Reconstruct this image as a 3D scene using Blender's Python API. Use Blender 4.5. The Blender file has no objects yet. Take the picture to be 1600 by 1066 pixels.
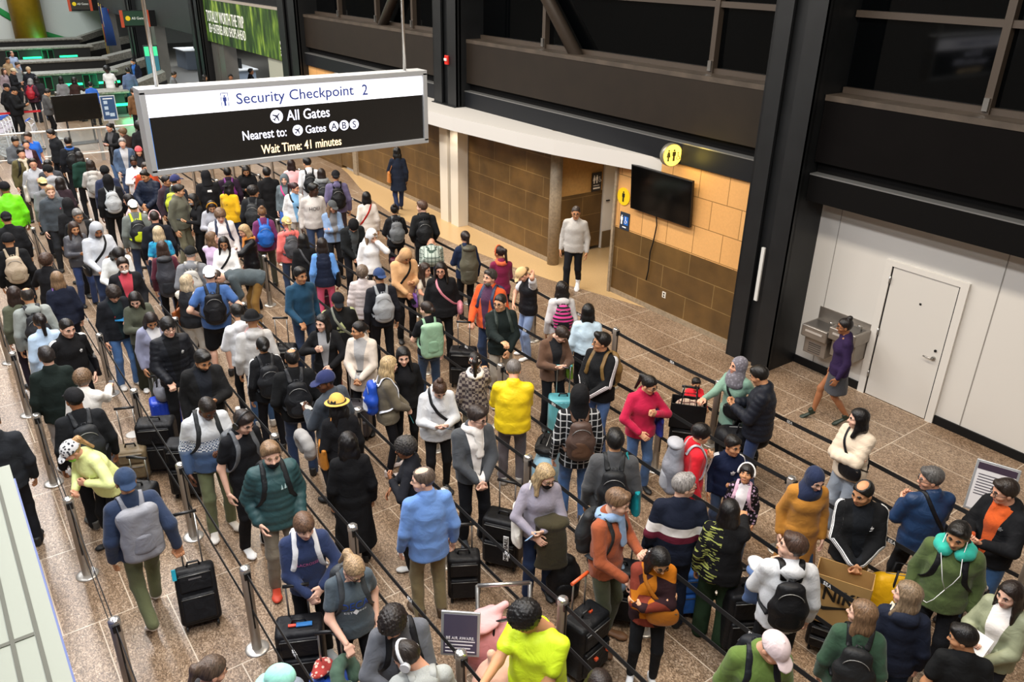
import bpy, bmesh, math, random
import numpy as np
from mathutils import Vector, Matrix, Euler
from mathutils.bvhtree import BVHTree
SC = bpy.context.scene
COL = SC.collection
PI = math.pi
# ---------------------------------------------------------------- camera
def rad(a): return math.radians(a)
_y, _p, _r = rad(36.5324), rad(25.2752), rad(1.1663)
_f = Vector((math.sin(_y)*math.cos(_p), math.cos(_y)*math.cos(_p), -math.sin(_p)))
_x = Vector((math.cos(_y), -math.sin(_y), 0)); _u = _x.cross(_f)
_rr = _x*math.cos(_r)+_u*math.sin(_r); _uu = _u*math.cos(_r)-_x*math.sin(_r)
cam = bpy.data.objects.new('camera', bpy.data.cameras.new('camera'))
COL.objects.link(cam)
cam.matrix_world = Matrix(((_rr.x, _uu.x, -_f.x, 0), (_rr.y, _uu.y, -_f.y, 0), (_rr.z, _uu.z, -_f.z, 6.1), (0, 0, 0, 1)))
cam.data.sensor_width = 36; cam.data.lens = 1265/1600*36; cam.data.clip_end = 300; cam.data.clip_start = .05
SC.camera = cam
# ---------------------------------------------------------------- world, exposure, ceiling lamps
w = bpy.data.worlds.new('night'); SC.world = w; w.use_nodes = True
w.node_tree.nodes['Background'].inputs[0].default_value = (.55, .6, .7, 1)
w.node_tree.nodes['Background'].inputs[1].default_value = .02
SC.view_settings.view_transform = 'Standard'; SC.view_settings.look = 'None'
SC.view_settings.gamma = 1; SC.view_settings.use_curve_mapping = False
SC.view_settings.exposure = -0.25
def area(name, loc, sx, sy, power, col, rot=(0, 0, 0)):
    l = bpy.data.lights.new(name, 'AREA'); l.shape = 'RECTANGLE'; l.size = sx; l.size_y = sy
    l.energy = power; l.color = col
    o = bpy.data.objects.new(name, l); o.location = loc; o.rotation_euler = rot; COL.objects.link(o); return o
def spot(name, loc, power, col, size=100, rot=(0, 0, 0), rad_=.08):
    l = bpy.data.lights.new(name, 'SPOT'); l.energy = power; l.color = col; l.spot_size = rad(size); l.spot_blend = .6; l.shadow_soft_size = rad_
    o = bpy.data.objects.new(name, l); o.location = loc; o.rotation_euler = rot; COL.objects.link(o); return o
WARM = (1, .88, .74); NEUT = (1, .955, .9); COOL = (.93, .97, 1)
for yy in (1, 6, 11, 16, 21, 26, 31):
    area('ceiling_lamp', (1.2, yy, 9.2), 1.0, 3.4, 480, (.97, .975, 1))
    area('ceiling_lamp', (-2.6, yy, 9.2), 1.0, 3.4, 200, (.96, .97, 1))  # unseen cool row, added to brighten the floor at left
    area('ceiling_lamp', (5.6, yy, 9.2), 1.0, 3.4, 430, (1, .89, .75))
for yy in (37, 43, 49, 55, 61):
    area('ceiling_lamp', (6.0, yy, 8.6), 5.0, 2.0, 520, COOL)
for yy in (11.9, 14.2, 16.6, 19, 21.4):
    spot('downlight', (10.15, yy, 2.56), 45, WARM, 120)
spot('restroom_downlight', (11.6, 12.1, 2.56), 60, WARM, 130)
# ---------------------------------------------------------------- materials
def lin(h):
    h = h.lstrip('#')
    c = [int(h[i:i+2], 16)/255 for i in (0, 2, 4)]
    return tuple(x/12.92 if x <= .04045 else ((x+.055)/1.055)**2.4 for x in c)+(1,)
_M = {}
def nodes(m):
    m.use_nodes = True
    return m.node_tree.nodes, m.node_tree.links
def N(ns, t, **k):
    n = ns.new('ShaderNode'+t)
    for a, b in k.items(): setattr(n, a, b)
    return n
def mat(h, rough=.6, metal=0., emit=0., bump=0., scale=8., spec=.5, var=0., alpha=None, trans=0., name=None):
    key = (h, rough, metal, emit, bump, scale, spec, var, alpha, trans)
    if key in _M: return _M[key]
    m = bpy.data.materials.new(name or 'surface_'+h); ns, lk = nodes(m); b = ns['Principled BSDF']
    b.inputs['Base Color'].default_value = lin(h); b.inputs['Roughness'].default_value = rough; b.inputs['Metallic'].default_value = metal
    b.inputs['Specular IOR Level'].default_value = spec
    if emit: b.inputs['Emission Color'].default_value = lin(h); b.inputs['Emission Strength'].default_value = emit
    if trans: b.inputs['Transmission Weight'].default_value = trans
    if alpha is not None: b.inputs['Alpha'].default_value = alpha
    if bump or var:
        tc = N(ns, 'TexCoord'); no = N(ns, 'TexNoise'); no.inputs['Scale'].default_value = scale; no.inputs['Detail'].default_value = 4
        lk.new(tc.outputs['Object'], no.inputs['Vector'])
        if bump:
            bp = N(ns, 'Bump'); bp.inputs['Strength'].default_value = bump; bp.inputs['Distance'].default_value = .03
            lk.new(no.outputs['Fac'], bp.inputs['Height']); lk.new(bp.outputs['Normal'], b.inputs['Normal'])
        if var:
            mx = N(ns, 'Mix', data_type='RGBA', blend_type='MULTIPLY'); mx.inputs[0].default_value = var
            mx.inputs[6].default_value = lin(h); rp = N(ns, 'ValToRGB'); lk.new(no.outputs['Fac'], rp.inputs[0])
            rp.color_ramp.elements[0].position = .35; rp.color_ramp.elements[1].position = .65; rp.color_ramp.elements[0].color = (.25, .25, .25, 1)
            lk.new(rp.outputs[0], mx.inputs[7]); lk.new(mx.outputs[2], b.inputs['Base Color'])
    _M[key] = m; return m
def ramp2(ns, lk, fac, stops, const=False):
    r = N(ns, 'ValToRGB'); e = r.color_ramp.elements
    if const: r.color_ramp.interpolation = 'CONSTANT'
    while len(e) < len(stops): e.new(1)
    for i, (p, c) in enumerate(stops): e[i].position = p; e[i].color = lin(c) if isinstance(c, str) else c
    lk.new(fac, r.inputs[0]); return r.outputs[0]
def cloth(h, kind='plain'):
    """woven cloth, with soft crumples; kinds add a printed or knitted pattern"""
    key = ('cloth', h, kind)
    if key in _M: return _M[key]
    m = bpy.data.materials.new('cloth_'+h.replace('/', '_')); ns, lk = nodes(m); b = ns['Principled BSDF']
    hs = h.split('/'); b.inputs['Base Color'].default_value = lin(hs[0])
    rough = {'nylon': .5, 'leather': .38, 'puffer': .55}.get(kind, .88); b.inputs['Roughness'].default_value = rough
    lum = sum(lin(hs[0])[:3])/3; b.inputs['Specular IOR Level'].default_value = .35 if lum > .03 else .22
    if lum > .03 and kind not in ('nylon', 'leather', 'puffer'): b.inputs['Sheen Weight'].default_value = .12; b.inputs['Sheen Roughness'].default_value = .5
    tc = N(ns, 'TexCoord'); V = tc.outputs['Object']
    no = N(ns, 'TexNoise'); no.inputs['Scale'].default_value = 7.5; no.inputs['Detail'].default_value = 2.5; no.inputs['Distortion'].default_value = 1.2
    lk.new(V, no.inputs['Vector'])
    n2 = N(ns, 'TexNoise'); n2.inputs['Scale'].default_value = 160; n2.inputs['Detail'].default_value = 1; lk.new(V, n2.inputs['Vector'])
    ad = N(ns, 'Math', operation='MULTIPLY_ADD'); ad.inputs[1].default_value = .06; lk.new(n2.outputs['Fac'], ad.inputs[0]); lk.new(no.outputs['Fac'], ad.inputs[2])
    bp = N(ns, 'Bump'); bp.inputs['Strength'].default_value = .42; bp.inputs['Distance'].default_value = .03
    lk.new(ad.outputs[0], bp.inputs['Height']); lk.new(bp.outputs['Normal'], b.inputs['Normal'])
    base = None
    sx = N(ns, 'SeparateXYZ'); lk.new(V, sx.inputs[0])
    def tri(out, per, w):
        a = N(ns, 'Math', operation='MULTIPLY'); a.inputs[1].default_value = 1/per; lk.new(out, a.inputs[0])
        f = N(ns, 'Math', operation='FRACT'); lk.new(a.outputs[0], f.inputs[0])
        c = N(ns, 'Math', operation='LESS_THAN'); c.inputs[1].default_value = w; lk.new(f.outputs[0], c.inputs[0]); return c.outputs[0]
    def mixc(fac, c1, c2):
        mx = N(ns, 'Mix', data_type='RGBA')
        if fac is not None: lk.new(fac, mx.inputs[0])
        for i, c in ((6, c1), (7, c2)):
            if isinstance(c, str): mx.inputs[i].default_value = lin(c)
            else: lk.new(c, mx.inputs[i])
        return mx.outputs[2]
    if kind == 'denim':
        base = mixc(no.outputs['Fac'], hs[0], '%02x%02x%02x' % tuple(min(255, int(int(hs[0][i:i+2], 16)*1.22+6)) for i in (0, 2, 4)))
    elif kind == 'plaid':
        base = mixc(tri(sx.outputs[2], .075, .16), mixc(tri(sx.outputs[0], .07, .16), hs[0], hs[1]), hs[1])
    elif kind == 'rows':          # horizontal stripes
        base = mixc(tri(sx.outputs[2], .055, .5), hs[0], hs[1])
    elif kind == 'blocks':
        vo = N(ns, 'TexVoronoi'); vo.inputs['Scale'].default_value = 5; lk.new(V, vo.inputs['Vector'])
        base = ramp2(ns, lk, vo.outputs['Color'], [(i/len(hs), c) for i, c in enumerate(hs)], True)
    elif kind == 'print':
        vo = N(ns, 'TexVoronoi'); vo.inputs['Scale'].default_value = 26; lk.new(V, vo.inputs['Vector'])
        lt = N(ns, 'Math', operation='LESS_THAN'); lt.inputs[1].default_value = .36; lk.new(vo.outputs['Distance'], lt.inputs[0])
        base = mixc(lt.outputs[0], hs[0], hs[1])
    elif kind == 'check':
        ch = N(ns, 'TexChecker'); ch.inputs['Scale'].default_value = 24; ch.inputs[1].default_value = lin(hs[0]); ch.inputs[2].default_value = lin(hs[1]); lk.new(V, ch.inputs[0]); base = ch.outputs[0]
    elif kind == 'bands':         # colour,z,colour,z,colour.. from the hem up
        mr = N(ns, 'MapRange'); mr.inputs[1].default_value = 0; mr.inputs[2].default_value = 2; lk.new(sx.outputs[2], mr.inputs[0])
        st = [(0, hs[0])]+[(float(hs[i])/2, hs[i+1]) for i in range(1, len(hs), 2)]
        base = ramp2(ns, lk, mr.outputs[0], st, True)
    elif kind == 'isle':          # knitted bands
        mr = N(ns, 'MapRange'); mr.inputs[1].default_value = .9; mr.inputs[2].default_value = 1.5; lk.new(sx.outputs[2], mr.inputs[0])
        a = ramp2(ns, lk, mr.outputs[0], [(0, hs[0]), (.36, hs[0]), (.5, '8fa0b8'), (.68, hs[1])])
        ch = N(ns, 'TexChecker'); ch.inputs['Scale'].default_value = 55; ch.inputs[1].default_value = lin('e4e6e8'); ch.inputs[2].default_value = lin(hs[0]); lk.new(V, ch.inputs[0])
        w = ramp2(ns, lk, mr.outputs[0], [(0, '000000'), (.44, 'ffffff'), (.56, '000000'), (.6, 'ffffff'), (.66, '000000')], True)
        base = mixc(w, a, ch.outputs[0])
    elif kind == 'streaks':
        wv = N(ns, 'TexNoise'); wv.inputs['Scale'].default_value = 22; mp = N(ns, 'Mapping'); mp.inputs['Scale'].default_value = (.5, .5, 2.2); lk.new(V, mp.inputs[0]); lk.new(mp.outputs[0], wv.inputs['Vector'])
        g = N(ns, 'Math', operation='GREATER_THAN'); g.inputs[1].default_value = .56; lk.new(wv.outputs['Fac'], g.inputs[0])
        x = N(ns, 'Math', operation='GREATER_THAN'); x.inputs[1].default_value = .02; lk.new(sx.outputs[0], x.inputs[0])
        pr = N(ns, 'Math', operation='MULTIPLY'); lk.new(g.outputs[0], pr.inputs[0]); lk.new(x.outputs[0], pr.inputs[1])
        base = mixc(pr.outputs[0], hs[0], hs[1])
    elif kind == 'dye':
        base = ramp2(ns, lk, no.outputs['Fac'], [(.35, hs[0]), (.6, hs[1])])
    elif kind == 'knit':
        base = mixc(n2.outputs['Fac'], hs[0], '%02x%02x%02x' % tuple(min(255, int(int(hs[0][i:i+2], 16)*1.2+6)) for i in (0, 2, 4)))
    elif kind == 'stripes':       # three stripes down each sleeve (distance from the sleeve's outer line)
        at = N(ns, 'Attribute', attribute_name='sleeve'); ab = N(ns, 'Math', operation='ABSOLUTE'); lk.new(at.outputs['Fac'], ab.inputs[0])
        mr = N(ns, 'MapRange'); mr.inputs[1].default_value = 0; mr.inputs[2].default_value = .1; lk.new(ab.outputs[0], mr.inputs[0])
        base = ramp2(ns, lk, mr.outputs[0], [(0, hs[1]), (.055, hs[0]), (.13, hs[1]), (.245, hs[0])], True)
    if base is not None: lk.new(base, b.inputs['Base Color'])
    _M[key] = m; return m
def hairm(h):
    key = ('hair', h)
    if key in _M: return _M[key]
    m = bpy.data.materials.new('hair_'+h); ns, lk = nodes(m); b = ns['Principled BSDF']; b.inputs['Roughness'].default_value = .42; b.inputs['Specular IOR Level'].default_value = .4
    tc = N(ns, 'TexCoord'); mp = N(ns, 'Mapping'); mp.inputs['Scale'].default_value = (1, 1, .12); lk.new(tc.outputs['Object'], mp.inputs[0])
    no = N(ns, 'TexNoise'); no.inputs['Scale'].default_value = 90; no.inputs['Detail'].default_value = 3; lk.new(mp.outputs[0], no.inputs['Vector'])
    d = [int(h[i:i+2], 16) for i in (0, 2, 4)]; g_ = sum(d)/3; d = [v*.72+g_*.28 for v in d]
    c = ramp2(ns, lk, no.outputs['Fac'], [(.35, '%02x%02x%02x' % tuple(int(v*.74) for v in d)), (.68, '%02x%02x%02x' % tuple(min(255, int(v*1.12+4)) for v in d))])
    lk.new(c, b.inputs['Base Color'])
    bp = N(ns, 'Bump'); bp.inputs['Strength'].default_value = .5; bp.inputs['Distance'].default_value = .01; lk.new(no.outputs['Fac'], bp.inputs['Height']); lk.new(bp.outputs['Normal'], b.inputs['Normal'])
    _M[key] = m; return m
def skinm(h):
    key = ('skin', h)
    if key in _M: return _M[key]
    m = bpy.data.materials.new('skin_'+h); ns, lk = nodes(m); b = ns['Principled BSDF']; b.inputs['Roughness'].default_value = .5; b.inputs['Specular IOR Level'].default_value = .4
    b.inputs['Base Color'].default_value = lin(h); b.inputs['Subsurface Weight'].default_value = .08; b.inputs['Subsurface Radius'].default_value = (.02, .008, .005); b.inputs['Subsurface Scale'].default_value = .5
    _M[key] = m; return m
CHROME = mat('b4b2ae', .28, .9); ALU = mat('c2c4c6', .4, .6); BLACKP = mat('121213', .45); BELT = mat('131416', .75)
# ---------------------------------------------------------------- objects and tags
def link(o, parent=None):
    COL.objects.link(o)
    if parent is not None: o.parent = parent
    return o
def tag(o, label=None, cat=None, group=None, kind=None):
    if label: o['label'] = label
    if cat: o['category'] = cat
    if group: o['group'] = group
    if kind: o['kind'] = kind
    return o
def empty(name, loc=(0, 0, 0), rz=0, label=None, cat=None, group=None):
    o = bpy.data.objects.new(name, None); o.empty_display_size = .2; o.location = loc; o.rotation_euler = (0, 0, rz); link(o)
    return tag(o, label, cat, group)
def arr_mesh(name, V, Q, mats, midx=None, smooth=True):
    """mesh from arrays: V (n,3), Q (m,4) quads"""
    me = bpy.data.meshes.new(name); V = np.asarray(V, np.float32); Q = np.asarray(Q, np.int32)
    me.vertices.add(len(V)); me.vertices.foreach_set('co', V.ravel())
    k = Q.shape[1]; me.loops.add(Q.size); me.loops.foreach_set('vertex_index', Q.ravel())
    me.polygons.add(len(Q)); me.polygons.foreach_set('loop_start', np.arange(0, Q.size, k, dtype=np.int32))
    if smooth: me.polygons.foreach_set('use_smooth', np.ones(len(Q), bool))
    if midx is not None: me.polygons.foreach_set('material_index', np.asarray(midx, np.int32))
    for m in (mats if isinstance(mats, (list, tuple)) else [mats]): me.materials.append(m)
    me.update(calc_edges=True); return me
def mobj(name, me, parent=None, mw=None):
    o = bpy.data.objects.new(name, me); link(o, parent)
    if mw is not None: o.matrix_local = mw
    return o
class MB:
    """collects boxes, bars, tubes, prisms and links them as one mesh object"""
    def __init__(s): s.bm = bmesh.new(); s.mi = 0
    def _m(s, fs):
        for f in fs: f.material_index = s.mi
        return s
    def box(s, a, b, bev=0.):
        a = Vector(a); b = Vector(b); r = bmesh.ops.create_cube(s.bm, size=1)
        vs = r['verts']; c = (a+b)/2; d = b-a
        for v in vs: v.co = Vector((v.co.x*d.x, v.co.y*d.y, v.co.z*d.z))+c
        fs = list({f for v in vs for f in v.link_faces}); s._m(fs)
        if bev:
            es = list({e for v in vs for e in v.link_edges})
            r = bmesh.ops.bevel(s.bm, geom=es, offset=bev, segments=3, affect='EDGES', profile=.5)
            s._m(r['faces'])
            for f in r['faces']: f.smooth = True
        return s
    def quad(s, *ps):
        f = s.bm.faces.new([s.bm.verts.new(p) for p in ps]); return s._m([f])
    def prism(s, pts, off):
        """polygon pts extruded by vector off"""
        off = Vector(off); a = [s.bm.verts.new(p) for p in pts]; b = [s.bm.verts.new(Vector(p)+off) for p in pts]; n = len(a); fs = [s.bm.faces.new(a[::-1]), s.bm.faces.new(b)]
        for i in range(n): fs.append(s.bm.faces.new((a[i], a[(i+1) % n], b[(i+1) % n], b[i])))
        return s._m(fs)
    def tube(s, pts, r, n=10, ry=None, wide=None, closed=False, cap=True):
        """round or flattened tube along pts; r may be a list; ry = second radius; wide = direction of the r axis"""
        P = [Vector(p) for p in pts]; m = len(P); rings = []
        up = Vector(wide) if wide is not None else None
        for i, p in enumerate(P):
            a = P[i-1] if (i > 0 or closed) else P[i]; b = P[(i+1) % m] if (i < m-1 or closed) else P[i]
            t = (b-a).normalized()
            if up is None:
                up = Vector((0, 0, 1)) if abs(t.z) < .9 else Vector((1, 0, 0))
            u = (up-t*up.dot(t)); u = u.normalized() if u.length > 1e-5 else t.orthogonal().normalized()
            v = t.cross(u); ri = r[i] if isinstance(r, (list, tuple)) else r; r2 = ri if ry is None else (ry[i] if isinstance(ry, (list, tuple)) else ry)
            rings.append([s.bm.verts.new(p+u*math.cos(k*2*PI/n)*ri+v*math.sin(k*2*PI/n)*r2) for k in range(n)])
            if wide is None: up = u
        fs = []
        for i in range(m if closed else m-1):
            A, B = rings[i], rings[(i+1) % m]
            for k in range(n): fs.append(s.bm.faces.new((A[k], A[(k+1) % n], B[(k+1) % n], B[k])))
        for f in fs: f.smooth = True
        if cap and not closed: fs += [s.bm.faces.new(rings[0][::-1]), s.bm.faces.new(rings[-1])]
        return s._m(fs)
    def lathe(s, prof, c=(0, 0, 0), n=20):
        c = Vector(c); rings = [[s.bm.verts.new(c+Vector((r*math.cos(k*2*PI/n), r*math.sin(k*2*PI/n), z))) for k in range(n)] for r, z in prof]; fs = []
        for A, B in zip(rings, rings[1:]):
            for k in range(n): fs.append(s.bm.faces.new((A[k], A[(k+1) % n], B[(k+1) % n], B[k])))
        for f in fs: f.smooth = True
        fs += [s.bm.faces.new(rings[0][::-1]), s.bm.faces.new(rings[-1])]
        return s._m(fs)
    def mat(s, i): s.mi = i; return s
    def mesh(s, name, mats):
        bmesh.ops.recalc_face_normals(s.bm, faces=s.bm.faces[:])
        me = bpy.data.meshes.new(name); s.bm.to_mesh(me); s.bm.free()
        for m in (mats if isinstance(mats, (list, tuple)) else [mats]): me.materials.append(m)
        return me
    def build(s, name, mats, parent=None, mw=None): return mobj(name, s.mesh(name, mats), parent, mw)
def text_mesh(body, w=None, h=None, ext=.002, bold=0.):
    """lettering as a mesh, centred, w wide and h tall, in the XY plane"""
    c = bpy.data.curves.new('lettering', 'FONT'); c.body = body; c.align_x = 'CENTER'; c.align_y = 'CENTER'; c.extrude = ext; c.offset = bold; c.resolution_u = 3
    o = bpy.data.objects.new('lettering', c); COL.objects.link(o)
    dg = bpy.context.evaluated_depsgraph_get(); me = bpy.data.meshes.new_from_object(o.evaluated_get(dg))
    bpy.data.objects.remove(o); bpy.data.curves.remove(c)
    n = len(me.vertices); V = np.empty(n*3, np.float32); me.vertices.foreach_get('co', V); V = V.reshape(-1, 3)
    lo = V.min(0); hi = V.max(0); V[:, :2] -= ((lo+hi)/2)[:2]; d = hi-lo
    sx = w/d[0] if w else h/d[1]; sy = h/d[1] if h else sx; V[:, 0] *= sx; V[:, 1] *= sy
    me.vertices.foreach_set('co', V.ravel()); me.update(); return me
def frame(o, x, y):
    """matrix with the XY plane of lettering laid along x (reading direction) and y (up)"""
    x = Vector(x).normalized(); y = Vector(y).normalized(); z = x.cross(y); o = Vector(o)
    return Matrix(((x.x, y.x, z.x, o.x), (x.y, y.y, z.y, o.y), (x.z, y.z, z.z, o.z), (0, 0, 0, 1)))
def lettering(body, parent, m, o, x=(1, 0, 0), y=(0, 0, 1), w=None, h=None, name='lettering', bold=0.):
    me = text_mesh(body, w, h, bold=bold); me.materials.append(m); return mobj(name, me, parent, frame(o, x, y))

# ---------------------------------------------------------------- procedural surfaces of the hall
def pos_node(ns, lk, order):
    g = N(ns, 'NewGeometry'); s = N(ns, 'SeparateXYZ'); c = N(ns, 'CombineXYZ'); lk.new(g.outputs['Position'], s.inputs[0])
    for i, a in enumerate(order): lk.new(s.outputs[a], c.inputs[i])
    return c.outputs[0]
def brick(name, order, w, h, off, cols, mortar, msize, rough, bump=.2, varscale=3., spec=.5, shift=(0, 0)):
    m = bpy.data.materials.new(name); ns, lk = nodes(m); b = ns['Principled BSDF']; b.inputs['Roughness'].default_value = rough; b.inputs['Specular IOR Level'].default_value = spec
    p = pos_node(ns, lk, order); mp = N(ns, 'Mapping'); mp.inputs['Location'].default_value = (shift[0], shift[1], 0); lk.new(p, mp.inputs[0])
    t = N(ns, 'TexBrick'); t.offset = off; t.inputs['Scale'].default_value = 1; t.inputs['Brick Width'].default_value = w; t.inputs['Row Height'].default_value = h
    t.inputs['Mortar Size'].default_value = msize; t.inputs['Mortar Smooth'].default_value = .1; t.inputs['Bias'].default_value = 0
    lk.new(mp.outputs[0], t.inputs['Vector'])
    t.inputs['Color1'].default_value = lin(cols[0]); t.inputs['Color2'].default_value = lin(cols[1]); t.inputs['Mortar'].default_value = lin(mortar)
    return m, ns, lk, b, t, p
def terrazzo():
    m, ns, lk, b, t, p = brick('terrazzo', 'XYX', .655, 1.345, .5, ('8d7a66', '83705c'), 'b7a896', .006, .34, shift=(.3, .72))
    vo = N(ns, 'TexVoronoi'); vo.inputs['Scale'].default_value = 60; lk.new(p, vo.inputs['Vector'])
    c = ramp2(ns, lk, vo.outputs['Color'], [(.0, '5a4736'), (.3, '80684f'), (.5, 'a68f77'), (.72, 'cbb399'), (.92, 'e6d5be')], True)
    v2 = N(ns, 'TexVoronoi'); v2.inputs['Scale'].default_value = 150; lk.new(p, v2.inputs['Vector'])
    c2 = ramp2(ns, lk, v2.outputs['Color'], [(.0, '5e4c3c'), (.4, '97806a'), (.75, 'c2aa90')], True)
    mx = N(ns, 'Mix', data_type='RGBA'); mx.inputs[0].default_value = .45; lk.new(c, mx.inputs[6]); lk.new(c2, mx.inputs[7])
    m2 = N(ns, 'Mix', data_type='RGBA'); lk.new(t.outputs['Fac'], m2.inputs[0]); lk.new(mx.outputs[2], m2.inputs[6]); m2.inputs[7].default_value = lin('d8cab6')
    no = N(ns, 'TexNoise'); no.inputs['Scale'].default_value = .7; no.inputs['Detail'].default_value = 2; lk.new(p, no.inputs['Vector'])
    g = ramp2(ns, lk, no.outputs['Fac'], [(.35, 'd8d0c8'), (.65, 'ffffff')])
    m3 = N(ns, 'Mix', data_type='RGBA', blend_type='MULTIPLY'); m3.inputs[0].default_value = 1; lk.new(m2.outputs[2], m3.inputs[6]); lk.new(g, m3.inputs[7])
    lk.new(m3.outputs[2], b.inputs['Base Color']); return m
def tiles(name, cols, mortar, w, h, off, rough, msize=.006, order='YZX', shift=(0, 0), vs=2.2, vamt=.45):
    m, ns, lk, b, t, p = brick(name, order, w, h, off, cols, mortar, msize, rough, shift=shift)
    no = N(ns, 'TexNoise'); no.inputs['Scale'].default_value = vs; no.inputs['Detail'].default_value = 5; lk.new(p, no.inputs['Vector'])
    g = ramp2(ns, lk, no.outputs['Fac'], [(.3, (1-vamt,)*3+(1,)), (.7, (1, 1, 1, 1))])
    m3 = N(ns, 'Mix', data_type='RGBA', blend_type='MULTIPLY'); m3.inputs[0].default_value = 1; lk.new(t.outputs['Color'], m3.inputs[6]); lk.new(g, m3.inputs[7])
    lk.new(m3.outputs[2], b.inputs['Base Color']); return m
BROWN = tiles('brown_stone_tile', ('6f5228', '664a24'), '9a7c4c', 1.24, .44, .5, .45, shift=(.1, -.1))
ORANGE = tiles('maple_tile', ('e3ad6c', 'dda564'), '8c6636', .64, .51, .5, .5, .007, shift=(.1, -.38), vs=30, vamt=.08)
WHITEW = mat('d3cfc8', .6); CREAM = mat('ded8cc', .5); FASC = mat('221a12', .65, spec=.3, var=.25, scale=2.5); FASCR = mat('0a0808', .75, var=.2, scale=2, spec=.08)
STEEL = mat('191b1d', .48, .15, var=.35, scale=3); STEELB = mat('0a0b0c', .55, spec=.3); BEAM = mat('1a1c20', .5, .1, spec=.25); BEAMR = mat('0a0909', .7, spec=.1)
SILL = mat('4f453b', .55, var=.5, scale=3); GLASSD = mat('030405', .06, spec=.3); MULL = mat('443a31', .5); MULLD = mat('1c1b1b', .5); CONC = mat('9b8a72', .6, var=.35, scale=18)
def struct(name, mb, m, parent=None):
    o = mb.build(name, m, parent)
    if parent is None: o['kind'] = 'structure'
    return o
struct('floor', MB().box((-6, -4, -.2), (40, 75, 0)), terrazzo())
curve = [(10.75, 10.1), (10.62, 10.6), (10.34, 11.6), (10.12, 12.4), (9.95, 13.4), (9.86, 14.3), (9.72, 15.5), (9.66, 17), (9.68, 18.6), (9.84, 19.9), (10.15, 21.3), (10.6, 23), (10.75, 23.8)]
struct('floor_restroom', MB().prism([(x, y, .001) for x, y in curve]+[(13.6, 23.8, .001), (13.6, 10.1, .001)], (0, 0, .004)), mat('c9a878', .3, var=.12, scale=40))
struct('ceiling', MB().box((-6, -4, 9.6), (14, 75, 9.8)), mat('4a4744', .9))
struct('wall_near', MB().box((-6, -4.2, 0), (14, -4, 9.6)), mat('5a5650', .9))
struct('wall_left', MB().box((-6.2, -4, 0), (-6, 75, 9.6)), mat('5a5650', .9))
# upper facade: panel, gap, lower beam, sill
def facade(name, y0, y1, panel, beam):
    struct('wall_upper_'+name, MB().box((10.75, y0, 3.46), (11.0, y1, 4.38)), panel)
    struct('trim_sill_'+name, MB().box((10.74, y0, 4.38), (11.3, y1, 4.42)).box((10.74, y0, 4.34), (10.76, y1, 4.38)), SILL)
    struct('trim_gap_'+name, MB().box((10.86, y0, 3.29), (11.0, y1, 3.46)), BEAMR)
    struct('trim_beam_'+name, MB().box((10.70, y0, 2.92), (11.0, y1, 3.27)), beam)
    struct('trim_lip_'+name, MB().box((10.69, y0, 3.27), (11.0, y1, 3.29)), mat('8d8e8e', .35, .6))
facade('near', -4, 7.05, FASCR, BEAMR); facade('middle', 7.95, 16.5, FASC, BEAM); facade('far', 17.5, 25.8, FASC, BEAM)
def glazing(n, y0, y1, mull, z1=9.4):
    o = struct('window_%d' % n, MB().box((11.22, y0, 4.42), (11.24, y1, z1)), GLASSD)
    f = MB().box((11.14, y0, 4.42), (11.30, y1, 4.5))
    for z in (5.45, 6.9, 8.3): f.box((11.12, y0, z), (11.30, y1, z+.09))
    for y in mull: f.box((11.10, y-.05, 4.42), (11.30, y+.05, z1))
    f.build('window_frame', MULL, o)
    b = MB()
    for y in mull: b.box((11.06, y-.035, 4.46), (11.10, y+.035, 4.62))
    b.build('bracket', CHROME, o)
glazing(1, -4, 7.05, (.9, 4.98)); glazing(2, 7.95, 16.5, (9.55, 14.1)); glazing(3, 17.5, 25.8, (19.6, 21.6, 24.0))
# wall behind the glass is night; monitor glowing inside
def steel_column(n, y0, y1, z0, x0=10.46, x1=11.25):
    o = struct('trim_column_%d' % n, MB().box((x0+.22, y0+.04, z0), (x1, y1-.04, 9.6)), STEELB)
    d = (y1-y0); m = MB()
    m.box((x0, y0, z0), (x1, y0+.04, 9.6)); m.box((x0, y1-.04, z0), (x1-.2, y1, 9.6))
    m.box((x0, y0, z0), (x0+.05, y0+d*.36, 9.6)); m.box((x0, y1-d*.36, z0), (x0+.05, y1, 9.6)); m.box((x0+.1, y0, z0), (x0+.14, y1, 9.6))
    m.build('flange', STEEL, o); return o
c1 = steel_column(1, 7.07, 7.92, 0); steel_column(2, 16.5, 17.5, 2.92); steel_column(3, 25.8, 27.2, 0); steel_column(4, 35.9, 37, 0); steel_column(5, 47.5, 48.6, 0)
MB().box((10.43, 7.44, 1.15), (10.46, 7.5, 2.05)).build('corner_guard', mat('cfcfcb', .3), c1)
MB().box((10.40, 16.5-.02, 2.8), (10.8, 17.52, 2.94)).build('base_plate', STEEL, bpy.data.objects['trim_column_2'])
for (a, b) in (((11.0, 12.81, 4.3), (11.0, 18.2, 9.7)), ((11.0, 21.13, 4.3), (11.0, 16.0, 9.7))):
    struct('trim_brace', MB().tube([a, b], .13, 18), mat('40372f', .45, .2))
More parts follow.
